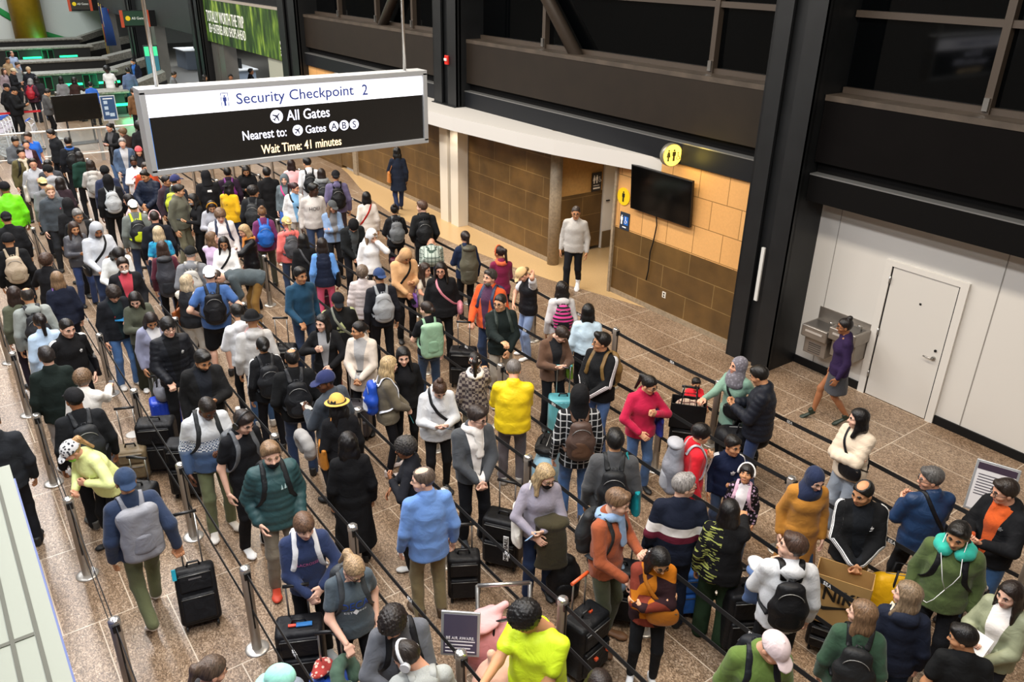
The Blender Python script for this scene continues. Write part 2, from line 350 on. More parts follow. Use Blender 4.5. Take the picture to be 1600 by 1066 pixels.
# restroom wall in two claddings, white canopy, opening
def rwall(name, x0, y0, y1, ztop=2.92):
    struct('wall_'+name, MB().box((x0, y0, .1), (x0+.15, y1, 1.38)), BROWN)
    struct('wall_%s_upper' % name, MB().box((x0+.002, y0, 1.38), (x0+.15, y1, ztop)), ORANGE)
    struct('baseboard_'+name, MB().box((x0-.012, y0, 0), (x0+.15, y1, .1)), CONC)
rwall('restroom', 10.75, 7.95, 11.18)
struct('trim_edge', MB().box((10.70, 11.18, 0), (10.92, 11.24, 2.92)), CONC)
struct('wall_brown', MB().box((10.79, 13.2, .1), (10.95, 16.5, 2.92)).box((10.79, 17.4, .1), (10.95, 22.6, 2.92)).box((10.79, 22.85, .1), (10.95, 23.8, 2.92)), BROWN)
struct('wall_orange_far', MB().box((10.78, 22.9, 1.38), (10.95, 25.8, 2.92)), ORANGE)
struct('wall_brown_far', MB().box((10.78, 23.8, 0), (10.95, 25.8, 1.38)), BROWN)
struct('baseboard_brown', MB().box((10.77, 13.2, 0), (10.95, 16.5, .1)).box((10.77, 17.4, 0), (10.95, 22.6, .1)), CONC)
struct('wall_brown_inner', MB().box((10.95, 13.35, .1), (12.35, 13.5, 1.4)), tiles('brown_tile_inner', ('6f5228', '664a24'), '9a7c4c', 1.24, .44, .5, .5, order='XZY'))
struct('wall_inner_upper', MB().box((10.95, 13.36, 1.4), (12.35, 13.5, 2.92)), mat('b98c4e', .55, var=.2, scale=14))
struct('wall_inner_side', MB().box((13.25, 11.2, 0), (13.4, 13.5, 2.92)), CREAM)
struct('trim_pillar', MB().lathe([(.13, 0), (.13, 2.92)], (10.8, 13.12, 0), 24), CONC)
struct('trim_pillar', MB().box((10.72, 22.6, 0), (10.95, 22.85, 2.92)), CONC)
d1 = struct('door_1', MB().box((12.38, 13.32, .02), (13.2, 13.38, 2.3)), mat('e6e0d6', .5))
MB().box((12.40, 13.305, .03), (13.18, 13.32, .42)).build('kick_plate', mat('6b5636', .4), d1); MB().box((12.44, 13.27, 1.14), (12.54, 13.30, 1.16)).build('handle', STEELB, d1)
wc = struct('trim_white_column', MB().box((10.5, 16.52, 0), (10.79, 16.86, 2.92)).box((10.5, 17.0, 0), (10.79, 17.36, 2.92)), mat('dcd2c0', .5))
MB().box((10.6, 16.86, 0), (10.79, 17.0, 2.92)).build('joint', STEELB, wc)
struct('ceiling_canopy', MB().prism([(x, y, 2.62) for x, y in curve]+[(13.6, 23.8, 2.62), (13.6, 10.1, 2.62)], (0, 0, .3)), mat('d2cfca', .55))
# right bay: white wall, door, baseboard
struct('wall_white', MB().box((11.22, -4, 0), (11.4, 7.07, 2.92)), WHITEW)
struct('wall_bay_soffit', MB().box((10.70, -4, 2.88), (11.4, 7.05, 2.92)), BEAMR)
struct('baseboard_white', MB().box((11.19, -4, 0), (11.22, 4.62, .13)).box((11.19, 5.86, 0), (11.22, 7.07, .13)), STEELB)
struct('trim_panel_joint', MB().box((11.213, 4.25, .13), (11.221, 4.262, 2.9)).box((11.213, 6.72, .13), (11.221, 6.728, 2.9)), mat('8f8b84', .7))
d2 = struct('door_2', MB().box((11.19, 4.75, .01), (11.22, 5.72, 2.11)), mat('d0ccc5', .55))
MB().box((11.17, 5.74, 0), (11.22, 5.85, 2.12)).box((11.17, 4.62, 0), (11.22, 4.73, 2.12)).box((11.17, 4.62, 2.12), (11.22, 5.85, 2.2)).build('door_frame', mat('d6d2cb', .5), d2)
MB().box((11.19, 4.73, .01), (11.2, 4.75, 2.12)).box((11.19, 5.72, .01), (11.2, 5.74, 2.12)).build('gap', STEELB, d2)
m = MB().tube([(11.19, 4.84, .98), (11.13, 4.84, .98), (11.13, 4.97, .985)], .011, 8); m.tube([(11.19, 4.84, .98), (11.17, 4.84, .98)], .03, 14); m.build('handle', CHROME, d2)
MB().tube([(11.19, 4.84, 1.1), (11.172, 4.84, 1.1)], .018, 12).build('lock', STEELB, d2)
for z in (.3, 1.02, 1.86): MB().tube([(11.165, 5.73, z), (11.165, 5.73, z+.11)], .012, 8).build('hinge', CHROME, d2)
MB().box((11.185, 5.2, 1.68), (11.19, 5.23, 1.71)).build('door_mark', STEELB, d2)
# drinking fountain
ft = empty('drinking_fountain', (11.22, 6.3, 0), 0, 'stainless steel double drinking fountain on the white wall beside the door', 'drinking fountain')
SS = mat('9b948c', .36, .75, var=.2, scale=5)
def fnt(y0, y1, z0, nm):
    m = MB().box((-.46, y0, z0-.2), (0, y1, z0), .02); m.box((-.36, y0+.03, z0-.5), (0, y1-.03, z0-.19), .015)
    o = m.build('cabinet', SS, ft)
    MB().box((-.42, y0+.04, z0), (-.12, y1-.04, z0+.004)).build('basin', mat('6e6a66', .3, .8), o)
    MB().box((-.47, y0+.08, z0-.1), (-.462, y1-.08, z0-.07)).build('push_bar', mat('d9d6d2', .3, .6), o)
    MB().tube([(-.2, y0+.08, z0), (-.2, y0+.08, z0+.07), (-.25, y0+.12, z0+.08)], .014, 8).build('spout', CHROME, o)
    m = MB()
    for i in range(5): m.box((-.366, y0+.12, z0-.46+i*.035), (-.36, y1-.12, z0-.445+i*.035))
    m.build('vent', mat('57524d', .5, .4), o)
fnt(.0, .46, .93, 'a'); fnt(-.47, -.01, 1.05, 'b'); MB().box((-.02, -.48, .9), (0, .47, 1.12)).build('back_panel', SS, ft)
# wall television with its cable and outlet
tv = empty('wall_television', (10.75, 9.95, 2.3), 0, 'large black switched-off television mounted on the orange tiled wall', 'television')
MB().box((-.14, -.75, -.41), (-.08, .75, .43), .008).build('case', mat('0b0b0c', .35), tv); MB().box((-.144, -.73, -.39), (-.14, .73, .41)).build('screen', mat('050505', .12), tv); MB().box((-.08, -.2, -.2), (0, .2, .2)).build('bracket', STEELB, tv)
tv.rotation_euler = (0, rad(-4), 0)
MB().tube([(-.08, .12, -.38), (-.075, .1, -.6), (-.095, .14, -.9), (-.115, .2, -1.15), (-.14, .2, -1.5), (-.15, .24, -1.72)], .012, 8).build('cable', STEELB, tv)
ol = empty('wall_outlet', (10.75, 9.72, .42), 0, 'white power outlet low on the brown tiled wall below the television', 'outlet')
MB().box((-.01, -.045, -.06), (0, .045, .06), .003).build('cover_plate', mat('d8d2c6', .4), ol); MB().box((-.013, -.015, .01), (-.01, .015, .04)).box((-.013, -.015, -.04), (-.01, .015, -.01)).build('socket', STEELB, ol)
# pictogram pieces (on a local XY plane)
def disc(mb, c, r, t=.004, n=24): mb.prism([(c[0]+r*math.cos(k*2*PI/n), c[1]+r*math.sin(k*2*PI/n), 0) for k in range(n)], (0, 0, t)); return mb
def man(mb, cx, cy, h, skirt=False, t=.004):
    s = h; disc(mb, (cx, cy+.42*s), .085*s, t, 14)
    if skirt: mb.prism([(cx-.1*s, cy+.31*s, 0), (cx+.1*s, cy+.31*s, 0), (cx+.2*s, cy-.15*s, 0), (cx-.2*s, cy-.15*s, 0)][::-1], (0, 0, t)); mb.prism([(cx-.08*s, cy-.15*s, 0), (cx+.08*s, cy-.15*s, 0), (cx+.08*s, cy-.5*s, 0), (cx-.08*s, cy-.5*s, 0)][::-1], (0, 0, t))
    else: mb.prism([(cx-.17*s, cy+.31*s, 0), (cx+.17*s, cy+.31*s, 0), (cx+.17*s, cy-.06*s, 0), (cx+.1*s, cy-.06*s, 0), (cx+.1*s, cy-.5*s, 0), (cx-.1*s, cy-.5*s, 0), (cx-.1*s, cy-.06*s, 0), (cx-.17*s, cy-.06*s, 0)][::-1], (0, 0, t))
    return mb
def wheel(mb, cx, cy, h, t=.004):
    s = h; disc(mb, (cx-.05*s, cy+.4*s), .08*s, t, 12)
    mb.tube([(cx+.2*s*math.cos(a), cy-.2*s+.2*s*math.sin(a), t/2) for a in [PI*.75+i*PI*1.25/12 for i in range(13)]], .035*s, 6)
    mb.tube([(cx-.05*s, cy+.3*s, t/2), (cx-.02*s, cy-.05*s, t/2), (cx+.18*s, cy-.05*s, t/2), (cx+.28*s, cy-.32*s, t/2)], .045*s, 6); return mb
YEL = mat('f2c81e', .4); INK = mat('17140c', .5)
rs = empty('restroom_sign', (10.55, 9.72, 3.08), 0, 'round glowing yellow restroom sign projecting from the dark beam', 'sign')
rsm = Matrix.Rotation(rad(-12), 4, 'Z')
o = MB().tube([(0, -.05, 0), (0, .05, 0)], .2, 32).build('lamp_housing', mat('8f8b80', .35, .5), rs, rsm)
for sg in (-1, 1):
    mm = rsm @ frame((0, .051*sg, 0), (-sg, 0, 0), (0, 0, 1))
    disc(MB(), (0, 0), .185, .006, 32).build('sign_face', mat('ffd85a', .4, emit=2.2), rs, mm)
    p = MB(); man(p, -.09, 0, .2, True); man(p, .02, 0, .2); wheel(p, .11, -.02, .15); p.mi = 0; p.box((-.038, -.1, 0), (-.032, .1, .004))
    p.build('pictogram', INK, rs, mm @ Matrix.Translation((0, 0, .007)))
MB().tube([(.2, 0, 0), (.32, 0, .02)], .018, 10).build('arm', CHROME, rs)
gl = bpy.data.lights.new('restroom_sign_light', 'POINT'); gl.energy = 9; gl.color = (1, .72, .1); gl.shadow_soft_size = .15; go = link(bpy.data.objects.new('restroom_sign_light', gl)); go.location = (10.48, 9.3, 3.1)
ms = empty('round_door_sign', (10.748, 11.0, 2.02), 0, 'round yellow sign with a standing figure on the orange wall corner', 'sign')
mm = frame((0, 0, 0), (0, -1, 0), (0, 0, 1)); disc(MB(), (0, 0), .17, .012, 32).build('plate', YEL, ms, mm); man(MB(), 0, 0, .2).build('pictogram', INK, ms, mm @ Matrix.Translation((0, 0, .012)))
bs = empty('accessible_sign', (10.748, 10.92, 1.55), 0, 'blue and dark sign with standing and wheelchair figures on the orange wall', 'sign')
MB().box((-.13, -.17, 0), (.13, .17, .01)).build('plate', mat('23303f', .4), bs, mm); MB().box((-.02, -.07, .01), (.1, .1, .012)).build('panel', mat('1f66c0', .4), bs, mm)
p = MB(); man(p, -.075, .02, .18); wheel(p, .035, .02, .14); p.build('pictogram', mat('f0f0f0', .5), bs, mm @ Matrix.Translation((0, 0, .012))); MB().box((-.05, -.13, .01), (.05, -.11, .012)).build('small_print', mat('f0f0f0', .5), bs, mm)
ds = empty('restroom_door_sign', (12.14, 13.33, 1.62), 0, 'small dark restroom sign with white figures beside the white door', 'sign')
mm = frame((0, 0, 0), (1, 0, 0), (0, 0, 1)); MB().box((-.14, -.21, 0), (.14, .21, .012)).build('plate', mat('2a2420', .5), ds, mm)
p = MB(); man(p, -.08, .06, .18, True); man(p, 0, .06, .18); wheel(p, .085, .05, .14); p.build('pictogram', mat('efe9dd', .5), ds, mm @ Matrix.Translation((0, 0, .012))); MB().box((-.1, -.09, .012), (.08, -.075, .013)).box((-.1, -.16, .012), (.1, -.125, .013)).build('small_print', mat('efe9dd', .5), ds, mm)
fa = empty('fire_alarm', (10.46, 16.85, 3.95), 0, 'small red fire alarm strobe on the dark column beside the security sign', 'fire alarm')
MB().box((-.05, -.07, -.1), (0, .07, .1), .01).build('housing', mat('d8281e', .4), fa); MB().box((-.08, -.05, -.02), (-.05, .05, .04), .008).build('strobe', mat('f2e4dc', .3), fa)
mo = empty('monitor', (11.75, 8.0, 4.95), 0, 'small glowing blue monitor at the upper window beside the dark column', 'monitor')
MB().box((-.56, .06, -.16), (-.53, .26, .18)).build('case', STEELB, mo); MB().box((-.565, .08, -.14), (-.56, .24, .16)).build('screen', mat('5fb4ff', .4, emit=1.6), mo)
# ---------------------------------------------------------------- hanging sign
hs = empty('hanging_sign', (0, 9, 0), 0, 'large lit hanging sign reading Security Checkpoint 2 with gate directions', 'sign')
WL = mat('f4f5ff', .5, emit=1.25); BLU = mat('2b3a78', .5, emit=.25); BLK = mat('1d1b19', .25); LT = mat('e9ebff', .5, emit=1.1); ORL = mat('ffe2b4', .5, emit=1.2)
f = MB()
for a, b in (((1.93, -.03, 4.79), (5.27, .2, 4.85)), ((1.93, -.03, 3.97), (5.27, .2, 4.03)), ((1.93, -.03, 4.0), (1.99, .2, 4.82)), ((5.21, -.03, 4.0), (5.27, .2, 4.82))): f.box(a, b, .006)
f.box((1.96, .15, 4.0), (5.24, .19, 4.82)); f.build('frame', ALU, hs)
MB().box((1.99, .0, 4.56), (5.21, .02, 4.79)).build('header_panel', WL, hs); MB().box((1.99, .0, 4.03), (5.21, .02, 4.56)).build('display_panel', BLK, hs); MB().box((1.985, -.004, 4.03), (1.997, .0, 4.56)).build('edge_light', mat('3f8ce8', .5, emit=1), hs)
for x in (2.14, 5.02): MB().tube([(x, .08, 4.8), (x, .08, 9.6)], .02, 10).build('rod', CHROME, hs)
def sl(t, m, x0, x1, z, h): lettering(t, hs, m, ((x0+x1)/2, -.002, z), (1, 0, 0), (0, 0, 1), w=x1-x0, h=h, bold=.007)
sl('Security Checkpoint', BLU, 2.91, 4.29, 4.665, .15); sl('2', BLU, 4.40, 4.47, 4.675, .12); sl('All Gates', LT, 3.45, 3.97, 4.46, .115); sl('Nearest to:', LT, 2.93, 3.43, 4.285, .1); sl('Gates', LT, 3.66, 3.91, 4.285, .09); sl('Wait Time: 41 minutes', ORL, 3.12, 4.09, 4.115, .1)
def plane_icon(x, z, r):
    mm = frame((x, -.002, z), (1, 0, 0), (0, 0, 1)); disc(MB(), (0, 0), r, .003, 28).build('roundel', LT, hs, mm)
    a = MB(); P = [(0, .8), (.09, .55), (.09, .2), (.75, -.2), (.75, -.36), (.09, -.14), (.07, -.5), (.26, -.68), (.26, -.8), (0, -.7), (-.26, -.8), (-.26, -.68), (-.07, -.5), (-.09, -.14), (-.75, -.36), (-.75, -.2), (-.09, .2), (-.09, .55)]
    c, s = math.cos(-PI/4), math.sin(-PI/4)
    a.prism([((u*c-v*s)*r*.95, (u*s+v*c)*r*.95, .003) for u, v in P], (0, 0, .002)).build('airplane_symbol', mat('23263a', .5), hs, mm)
plane_icon(3.335, 4.46, .072); plane_icon(3.565, 4.287, .06)
for ch, x in (('A', 4.01), ('B', 4.14), ('S', 4.27)):
    disc(MB(), (0, 0), .058, .003, 28).build('roundel', LT, hs, frame((x, -.002, 4.29), (1, 0, 0), (0, 0, 1))); lettering(ch, hs, mat('23263a', .5), (x, -.006, 4.29), (1, 0, 0), (0, 0, 1), h=.078, bold=.01)
mm = frame((2.785, -.002, 4.68), (1, 0, 0), (0, 0, 1)); q = MB()
for a, b in (((-.04, -.075, 0), (-.034, .075, .003)), ((.034, -.075, 0), (.04, .075, .003)), ((-.04, .069, 0), (.04, .075, .003))): q.box(a, b)
man(q, 0, -.005, .11); q.build('pictogram', BLU, hs, mm)
# ---------------------------------------------------------------- far end: advertising wall, checkpoint portals, green banner
rd = random.Random(4)
GREYP = mat('7d7a74', .3, .5, var=.2, scale=2); DKG = mat('2a2f2c', .6, var=.2, scale=1.5)
aw = struct('wall_far', MB().box((2, 66, 0), (22, 66.3, 9.6)), mat('e6ebe4', .6))
gm = MB().tube([(3.5, 65.96, 4.3), (5, 65.96, 3.6), (6.8, 65.96, 2.2), (8.3, 65.96, 1.1), (10, 65.96, .55), (11.2, 65.96, .45)], [.05, .16, .2, .2, .14, .05], 8, ry=.02, wide=(0, 0, 1)); gm.build('green_line', mat('1f9a48', .5), aw)
lettering('SEA', aw, mat('5d6a64', .5), (11.0, 65.95, 3.35), h=.34); lettering('e us?\ne us!', aw, mat('32443a', .5), (5.6, 65.95, 2.05), h=.75)
MB().box((10.7, 65.94, 2.5), (11.5, 65.95, 2.56)).box((10.75, 65.94, 2.3), (11.4, 65.95, 2.36)).box((10.65, 65.94, 3.02), (11.5, 65.95, 3.05)).build('small_print', mat('8d9a94', .5), aw)
ow = struct('trim_yellow_column', MB().lathe([(.95, 0), (.95, 9.5)], (7.9, 64.8, 0), 28), mat('b08a14', .5, var=.2, scale=3))
struct('wall_grey_far', MB().box((12.6, 63, 0), (15, 66, 9.6)), mat('6f7270', .5))
# checkpoint side wall (x = 10.75): fascia over openings
struct('wall_checkpoint_upper', MB().box((10.8, 37, 2.9), (11.0, 47.5, 9.6)).box((10.8, 48.6, 2.9), (11.0, 66, 9.6)), DKG)
struct('wall_checkpoint_banner_bay', MB().box((10.85, 27.2, 4.5), (11.0, 35.9, 9.6)), STEELB)
struct('trim_banner_sill', MB().box((10.7, 27.2, 4.4), (11.0, 35.9, 4.5)), mat('a59c92', .5))
struct('floor_checkpoint', MB().box((11, 24, .0), (24, 66, .01)), mat('75726c', .4))
struct('wall_checkpoint_back', MB().box((21, 24, 0), (21.2, 66, 4)), mat('a9a8a4', .6)); struct('ceiling_checkpoint', MB().box((11, 24, 3.3), (21.2, 66, 3.4)), mat('c9c9c4', .6))
struct('wall_checkpoint_side', MB().box((10.8, 27.2, 0), (10.9, 29.4, 2.9)), mat('a8aa9c', .5))
for y in (34.2, 44.5, 55): struct('trim_portal', MB().box((10.8, y, 0), (11.3, y+1.5, 2.9)).box((10.78, y+.7, 0), (10.8, y+.74, 2.9)), GREYP)
for y in (31.5, 39.5, 52): area('checkpoint_lamp', (15, y, 3.25), 5, 2.4, 260, (.93, .97, 1))
bn = empty('wall_banner', (10.74, 31.3, 3.62), 0, 'long green forest banner advertising eateries and shops above the checkpoint entry', 'banner')
gmat = bpy.data.materials.new('moss_print'); ns, lk = nodes(gmat); b = ns['Principled BSDF']; b.inputs['Roughness'].default_value = .5
tc = N(ns, 'TexCoord'); mp = N(ns, 'Mapping'); mp.inputs['Scale'].default_value = (1, 1.6, .45); lk.new(tc.outputs['Object'], mp.inputs[0]); no = N(ns, 'TexNoise'); no.inputs['Scale'].default_value = 2.2; no.inputs['Detail'].default_value = 6; lk.new(mp.outputs[0], no.inputs['Vector'])
lk.new(ramp2(ns, lk, no.outputs['Fac'], [(.3, '16240f'), (.48, '2f4a1c'), (.6, '5d7c2a'), (.72, 'a3b94a')]), b.inputs['Base Color'])
MB().box((-.04, -4.3, -.78), (0, 4.45, .8)).build('panel', gmat, bn)
WT = mat('f1f1ea', .5, emit=.15)
lettering('TOTALLY WORTH THE TRIP', bn, WT, (-.045, 2.05, .2), (0, -1, 0), w=4.3, h=.42, bold=.01); lettering('85+ EATERIES AND SHOPS AHEAD', bn, WT, (-.045, 1.95, -.25), (0, -1, 0), w=4.2, h=.34, bold=.006)
lettering('SEA', bn, WT, (-.045, -3.8, -.28), (0, -1, 0), w=.7, h=.3, bold=.01); MB().box((-.046, -4.15, -.5), (-.044, -3.45, -.48)).build('rule', WT, bn); MB().box((-.046, -3.78, -.63), (-.044, -3.46, -.56)).box((-.046, -4.14, -.63), (-.044, -3.86, -.56)).build('small_print', WT, bn)
def gate_sign(y, glow, lab):
    g = empty('gate_sign', (9.9, y, 3.2), 0, lab, 'sign', 'gate signs over the checkpoint entries')
    MB().box((-.65, -.12, -.36), (.9, .12, .36)).build('case', STEELB, g)
    for s in (-1, 1): MB().box((s*.58-.07-.05, -.13, -.38), (s*.58+.07-.05, -.12, .38)).build('end_cap', mat('b8492c', .5, emit=.25), g)
    MB().box((-.56, -.128, -.3), (.46, -.121, .34)).build('face', mat(glow, .4), g); lettering('All Gates', g, mat('e8e8dc', .5, emit=.3), (.1, -.13, .02), w=.6); disc(MB(), (0, 0), .11, .003, 16).build('roundel', mat('e3c51c', .5, emit=.3), g, frame((-.36, -.128, .02), (1, 0, 0), (0, 0, 1)))
gate_sign(44, '2c4a38', 'dark green overhead gate sign with a yellow disc nearest the green banner'); gate_sign(57, '3c3a34', 'dim overhead gate sign farther down the hall near the flags')
for y, sx in ((41.5, 0), (51, .8)):
    dk = empty('screening_desk', (14+sx, y, 0), 0, 'grey screening desk with monitors behind the %s checkpoint opening' % ('nearer' if sx == 0 else 'farther'), 'desk')
    MB().box((-1.2, -1, 0), (.2, 1, 1.0)).build('body', mat('8d99ab', .5), dk); MB().box((-1.3, -1.1, 1.0), (.3, 1.1, 1.05)).build('worktop', mat('d6d8da', .4), dk); MB().box((-.4, -.6, 1.05), (-.3, .1, 1.5)).build('monitor', STEELB, dk)
sd = empty('security_counter', (13.2, 31.6, 0), 0, 'blue-grey security counter with chairs behind the green banner', 'counter')
MB().box((-1, -1.6, 0), (.5, 1.5, 1.1)).build('body', mat('59647c', .5), sd); MB().box((-1.1, -1.7, 1.1), (.6, 1.6, 1.16)).build('worktop', mat('e4e6ea', .4), sd); MB().box((-1.02, -.4, .1), (-1, .3, 1.05)).build('front_panel', mat('b9c2d4', .5), sd)
# flags
def flag(x, y, cols, lab):
    g = empty('flag', (x, y, 0), 0, lab, 'flag', 'flags by the advertising wall')
    MB().tube([(0, 0, 0), (0, 0, 3.4)], .02, 8).build('pole', mat('b59a4c', .4, .6), g); MB().lathe([(.2, 0), (.2, .04), (.03, .06)], (0, 0, 0), 16).build('base', STEELB, g)
    if len(cols) > 1:
        m = MB()
        for i in range(7): m.mat(i % 2).tube([(.02+.07*i, -.03*math.sin(i*2), 3.2-.02*i), (.06+.04*i, -.05*math.sin(i*2.), 1.3+.03*i)], .05, 8, ry=.03)
        m.mat(2).box((-.03, -.07, 2.3), (.25, .0, 3.25), .02); m.build('cloth', [mat('a3262c', .8), mat('d8cfc8', .8), mat('20264a', .8)], g)
    else: MB().tube([(.15, 0, 3.2), (.2, .02, 2.3), (.22, -.02, 1.2)], [.16, .24, .26], 14, ry=.07).build('cloth', mat(cols[0], .8), g)
flag(10.3, 54.0, ('r', 'w', 'b'), 'red, white and blue striped flag on a pole behind the check-in counters'); flag(10.2, 53.0, ('1d3f7a',), 'plain blue flag on a pole beside the striped flag')
# ---------------------------------------------------------------- check-in counters with conveyors
SPK = mat('9b988c', .5, var=.7, scale=14); GRN = mat('25e48a', .5, emit=3.0); GRD = mat('0c6b44', .4, emit=.35)
def counter(y, x0, x1, x2, lab, lamps, kiosks):
    c = empty('check_in_counter', (0, y, 0), 0, lab, 'check-in counter', 'check-in counters with green lights')
    MB().box((x0, -.1, 0), (x1, .9, .85), .02).build('body', mat('101111', .5), c)
    MB().box((x0, -.2, .85), (x1+.2, .9, .95), .02).build('worktop', SPK, c)
    m = MB().prism([(x1, .2, .6), (x2, 2.6, .9), (x2, 2.6, 1.25), (x1, .2, .95)], (.1, 1.0, 0)); m.build('conveyor', SPK, c)
    MB().prism([(x1, .15, 0), (x2, 2.5, 0), (x2, 2.5, .9), (x1, .15, .6)], (.05, 1.0, 0)).build('conveyor_side', mat('0e0f0f', .5), c)
    for i, x in enumerate(lamps):
        MB().box((x, -.16, .36), (x+.95, -.12, .46)).build('light_strip', GRN, c)
        MB().box((x-.1, -.75, .0), (x+1.05, -.14, .03)).build('scale', mat('6b6d6a', .4, .4), c)
    for x in kiosks:
        k = MB().box((x, -.12, .2), (x+.62, -.1, .82)).build('kiosk_panel', GRD, c)
        MB().box((x+.03, -.14, .24), (x+.28, -.12, .79)).box((x+.33, -.14, .24), (x+.59, -.12, .79)).build('screen', mat('0a1512', .2), k)
counter(61.6, 4.5, 10.2, 12.3, 'check-in counter farthest back below the white advertising wall', (), ())
counter(56.3, 4.5, 9.8, 13.4, 'second check-in counter from the back, with two green light strips', (6.2, 8.1), (7.2, 5.4))
counter(49.2, 4.8, 9.2, 12.4, 'third check-in counter from the back, with a plain dark front', (), ())
counter(44.0, 4.8, 8.5, 11.4, 'fourth check-in counter from the back, with green kiosk panels', (6.1, 7.75), (7.1, 5.2))
counter(37.05, 5.0, 7.4, 9.8, 'nearest check-in counter where the worker in a white shirt stands', (6.9,), (5.9,))
for x, y, p in ((6.5, 44, 40), (8, 44, 40), (7.4, 37.4, 60), (7, 56.5, 70), (8.2, 65, 120)):
    l = bpy.data.lights.new('counter_glow', 'POINT'); l.energy = p*.5; l.color = (.08, 1, .45); l.shadow_soft_size = .4; lo = link(bpy.data.objects.new('counter_glow', l)); lo.location = (x, y-1.0, .4)
tb = empty('totem_display', (9.55, 40.6, 0), rad(-8), 'tall slim teal display totem standing behind the nearest counters', 'display')
MB().box((-.3, -.06, 0), (.3, .06, 2.3), .01).build('case', mat('26312f', .5), tb); MB().box((-.27, -.07, .2), (.27, -.06, 2.25)).build('screen', mat('2f6f7c', .4, emit=.5), tb); MB().box((-.27, -.072, 1.85), (.27, -.07, 2.25)).build('screen_header', mat('3fcf8e', .4, emit=.9), tb)
# television on a stand and poster
ts = empty('display_stand', (4.78, 31.8, 0), rad(6), 'black flat display on a stand behind the glass railing', 'television')
MB().box((-.74, -.03, .78), (.74, .04, 1.64), .01).build('case', mat('0a0a0b', .4), ts); MB().box((-.72, -.034, .8), (.72, -.03, 1.62)).build('screen', mat('040404', .15), ts)
for s in (-.4, .4): MB().tube([(s, .02, .02), (s, .02, .8)], .03, 8).build('leg', STEELB, ts)
MB().box((-.6, -.25, 0), (.6, .25, .03)).build('base', STEELB, ts)
ps = empty('poster_stand', (6.15, 33.8, 0), rad(-4), 'blue information poster on a white stand beside the black display', 'sign')
MB().box((-.26, -.02, .35), (.26, .02, 1.25)).build('frame', mat('c9cdd2', .4), ps); MB().box((-.23, -.025, .4), (.23, -.02, 1.22)).build('poster', mat('2d4d78', .5), ps); MB().box((-.1, -.01, 0), (.1, .02, .36)).build('post', ALU, ps); MB().box((-.25, -.2, 0), (.25, .2, .03)).build('base', ALU, ps)
q = MB()
for i in range(3): q.box((-.15, -.028, .55+.2*i), (-.02, -.025, .67+.2*i))
q.box((.0, -.028, .5), (.16, -.025, .62)).build('graphic', mat('b9cde0', .5), ps); MB().box((-.16, -.028, 1.12), (.17, -.025, 1.16)).build('heading', mat('e8eef4', .5), ps)
# glass railing
gr = empty('glass_railing', (0, 28.5, 0), 0, 'low glass railing with white top rail between queue and check-in counters', 'railing')
GL = mat('dfe8ea', .05, trans=.9, spec=.3)
MB().tube([(-1.5, .7, 1.05), (2.2, .3, 1.05), (7.2, -.1, 1.05), (9.6, -.2, 1.05)], .03, 8).build('top_rail', mat('d9d9d4', .4), gr)
MB().tube([(-1.5, .7, .28), (2.2, .3, .28), (7.2, -.1, .28), (9.6, -.2, .28)], .022, 8).build('bottom_rail', mat('d9d9d4', .4), gr)
for i in range(8):
    x = -1.2+i*1.5; MB().box((x-.05, .55-.08*i*1.0-.03, 0), (x+.05, .55-.08*i+.03, 1.03)).build('post', mat('a5a7a6', .4, .4), gr)
for i in range(7):
    x = -1.2+i*1.5; MB().box((x+.08, .50-.08*i, .33), (x+1.42, .51-.08*i, .98)).build('glass_panel', GL, gr)
# luggage carts
def cart(x, y, rz, lab):
    c = empty('luggage_cart', (x, y, 0), rad(rz), lab, 'luggage cart', 'luggage carts by the railing')
    m = MB()
    for s in (-.28, .28): m.tube([(s, -.45, .14), (s, .42, .2), (s, .52, 1.0), (s*.9, .62, 1.05)], .018, 8)
    for i in range(7): m.tube([(-.28, -.4+i*.13, .15+.009*i), (.28, -.4+i*.13, .15+.009*i)], .01, 6)
    for i in range(4): m.tube([(-.28, .44+.02*i, .35+.17*i), (.28, .44+.02*i, .35+.17*i)], .012, 6)
    m.build('frame', ALU, c); MB().tube([(-.27, .62, 1.05), (.27, .62, 1.05)], .028, 10).build('handle', mat('2a57b8', .5), c)
    MB().box((-.26, .50, .62), (.26, .52, .9)).build('sign_panel', mat('d8d6e6', .5), c)
    for a, b in ((-.28, -.4), (.28, -.4), (-.24, .4), (.24, .4)): MB().tube([(a-.02, b, .07), (a+.02, b, .07)], .07, 14).build('wheel', BLACKP, c)
for i in range(4): cart(2.35+.12*i, 30.6+.34*i, 20, ('first silver luggage cart of the nested row, nearest the railing', 'second silver luggage cart of the nested row from the railing', 'third silver luggage cart of the nested row from the railing', 'last silver luggage cart of the nested row, farthest from the railing')[i])
cart(3.75, 30.9, 70, 'silver luggage cart with a bright blue handle standing apart from the row'); cart(7.0, 29.8, 10, 'silver luggage cart behind the glass railing beside the hanging sign')
bin_ = empty('sign_stand', (1.75, 30.0, 0), rad(15), 'white notice board standing at the left end of the railing', 'sign'); MB().box((-.35, -.02, .3), (.35, .02, 1.05)).build('board', mat('d8d8da', .5), bin_); MB().box((-.3, -.2, 0), (.3, .2, .04)).build('base', ALU, bin_); MB().box((-.03, -.02, .04), (.03, .02, .3)).build('post', ALU, bin_)
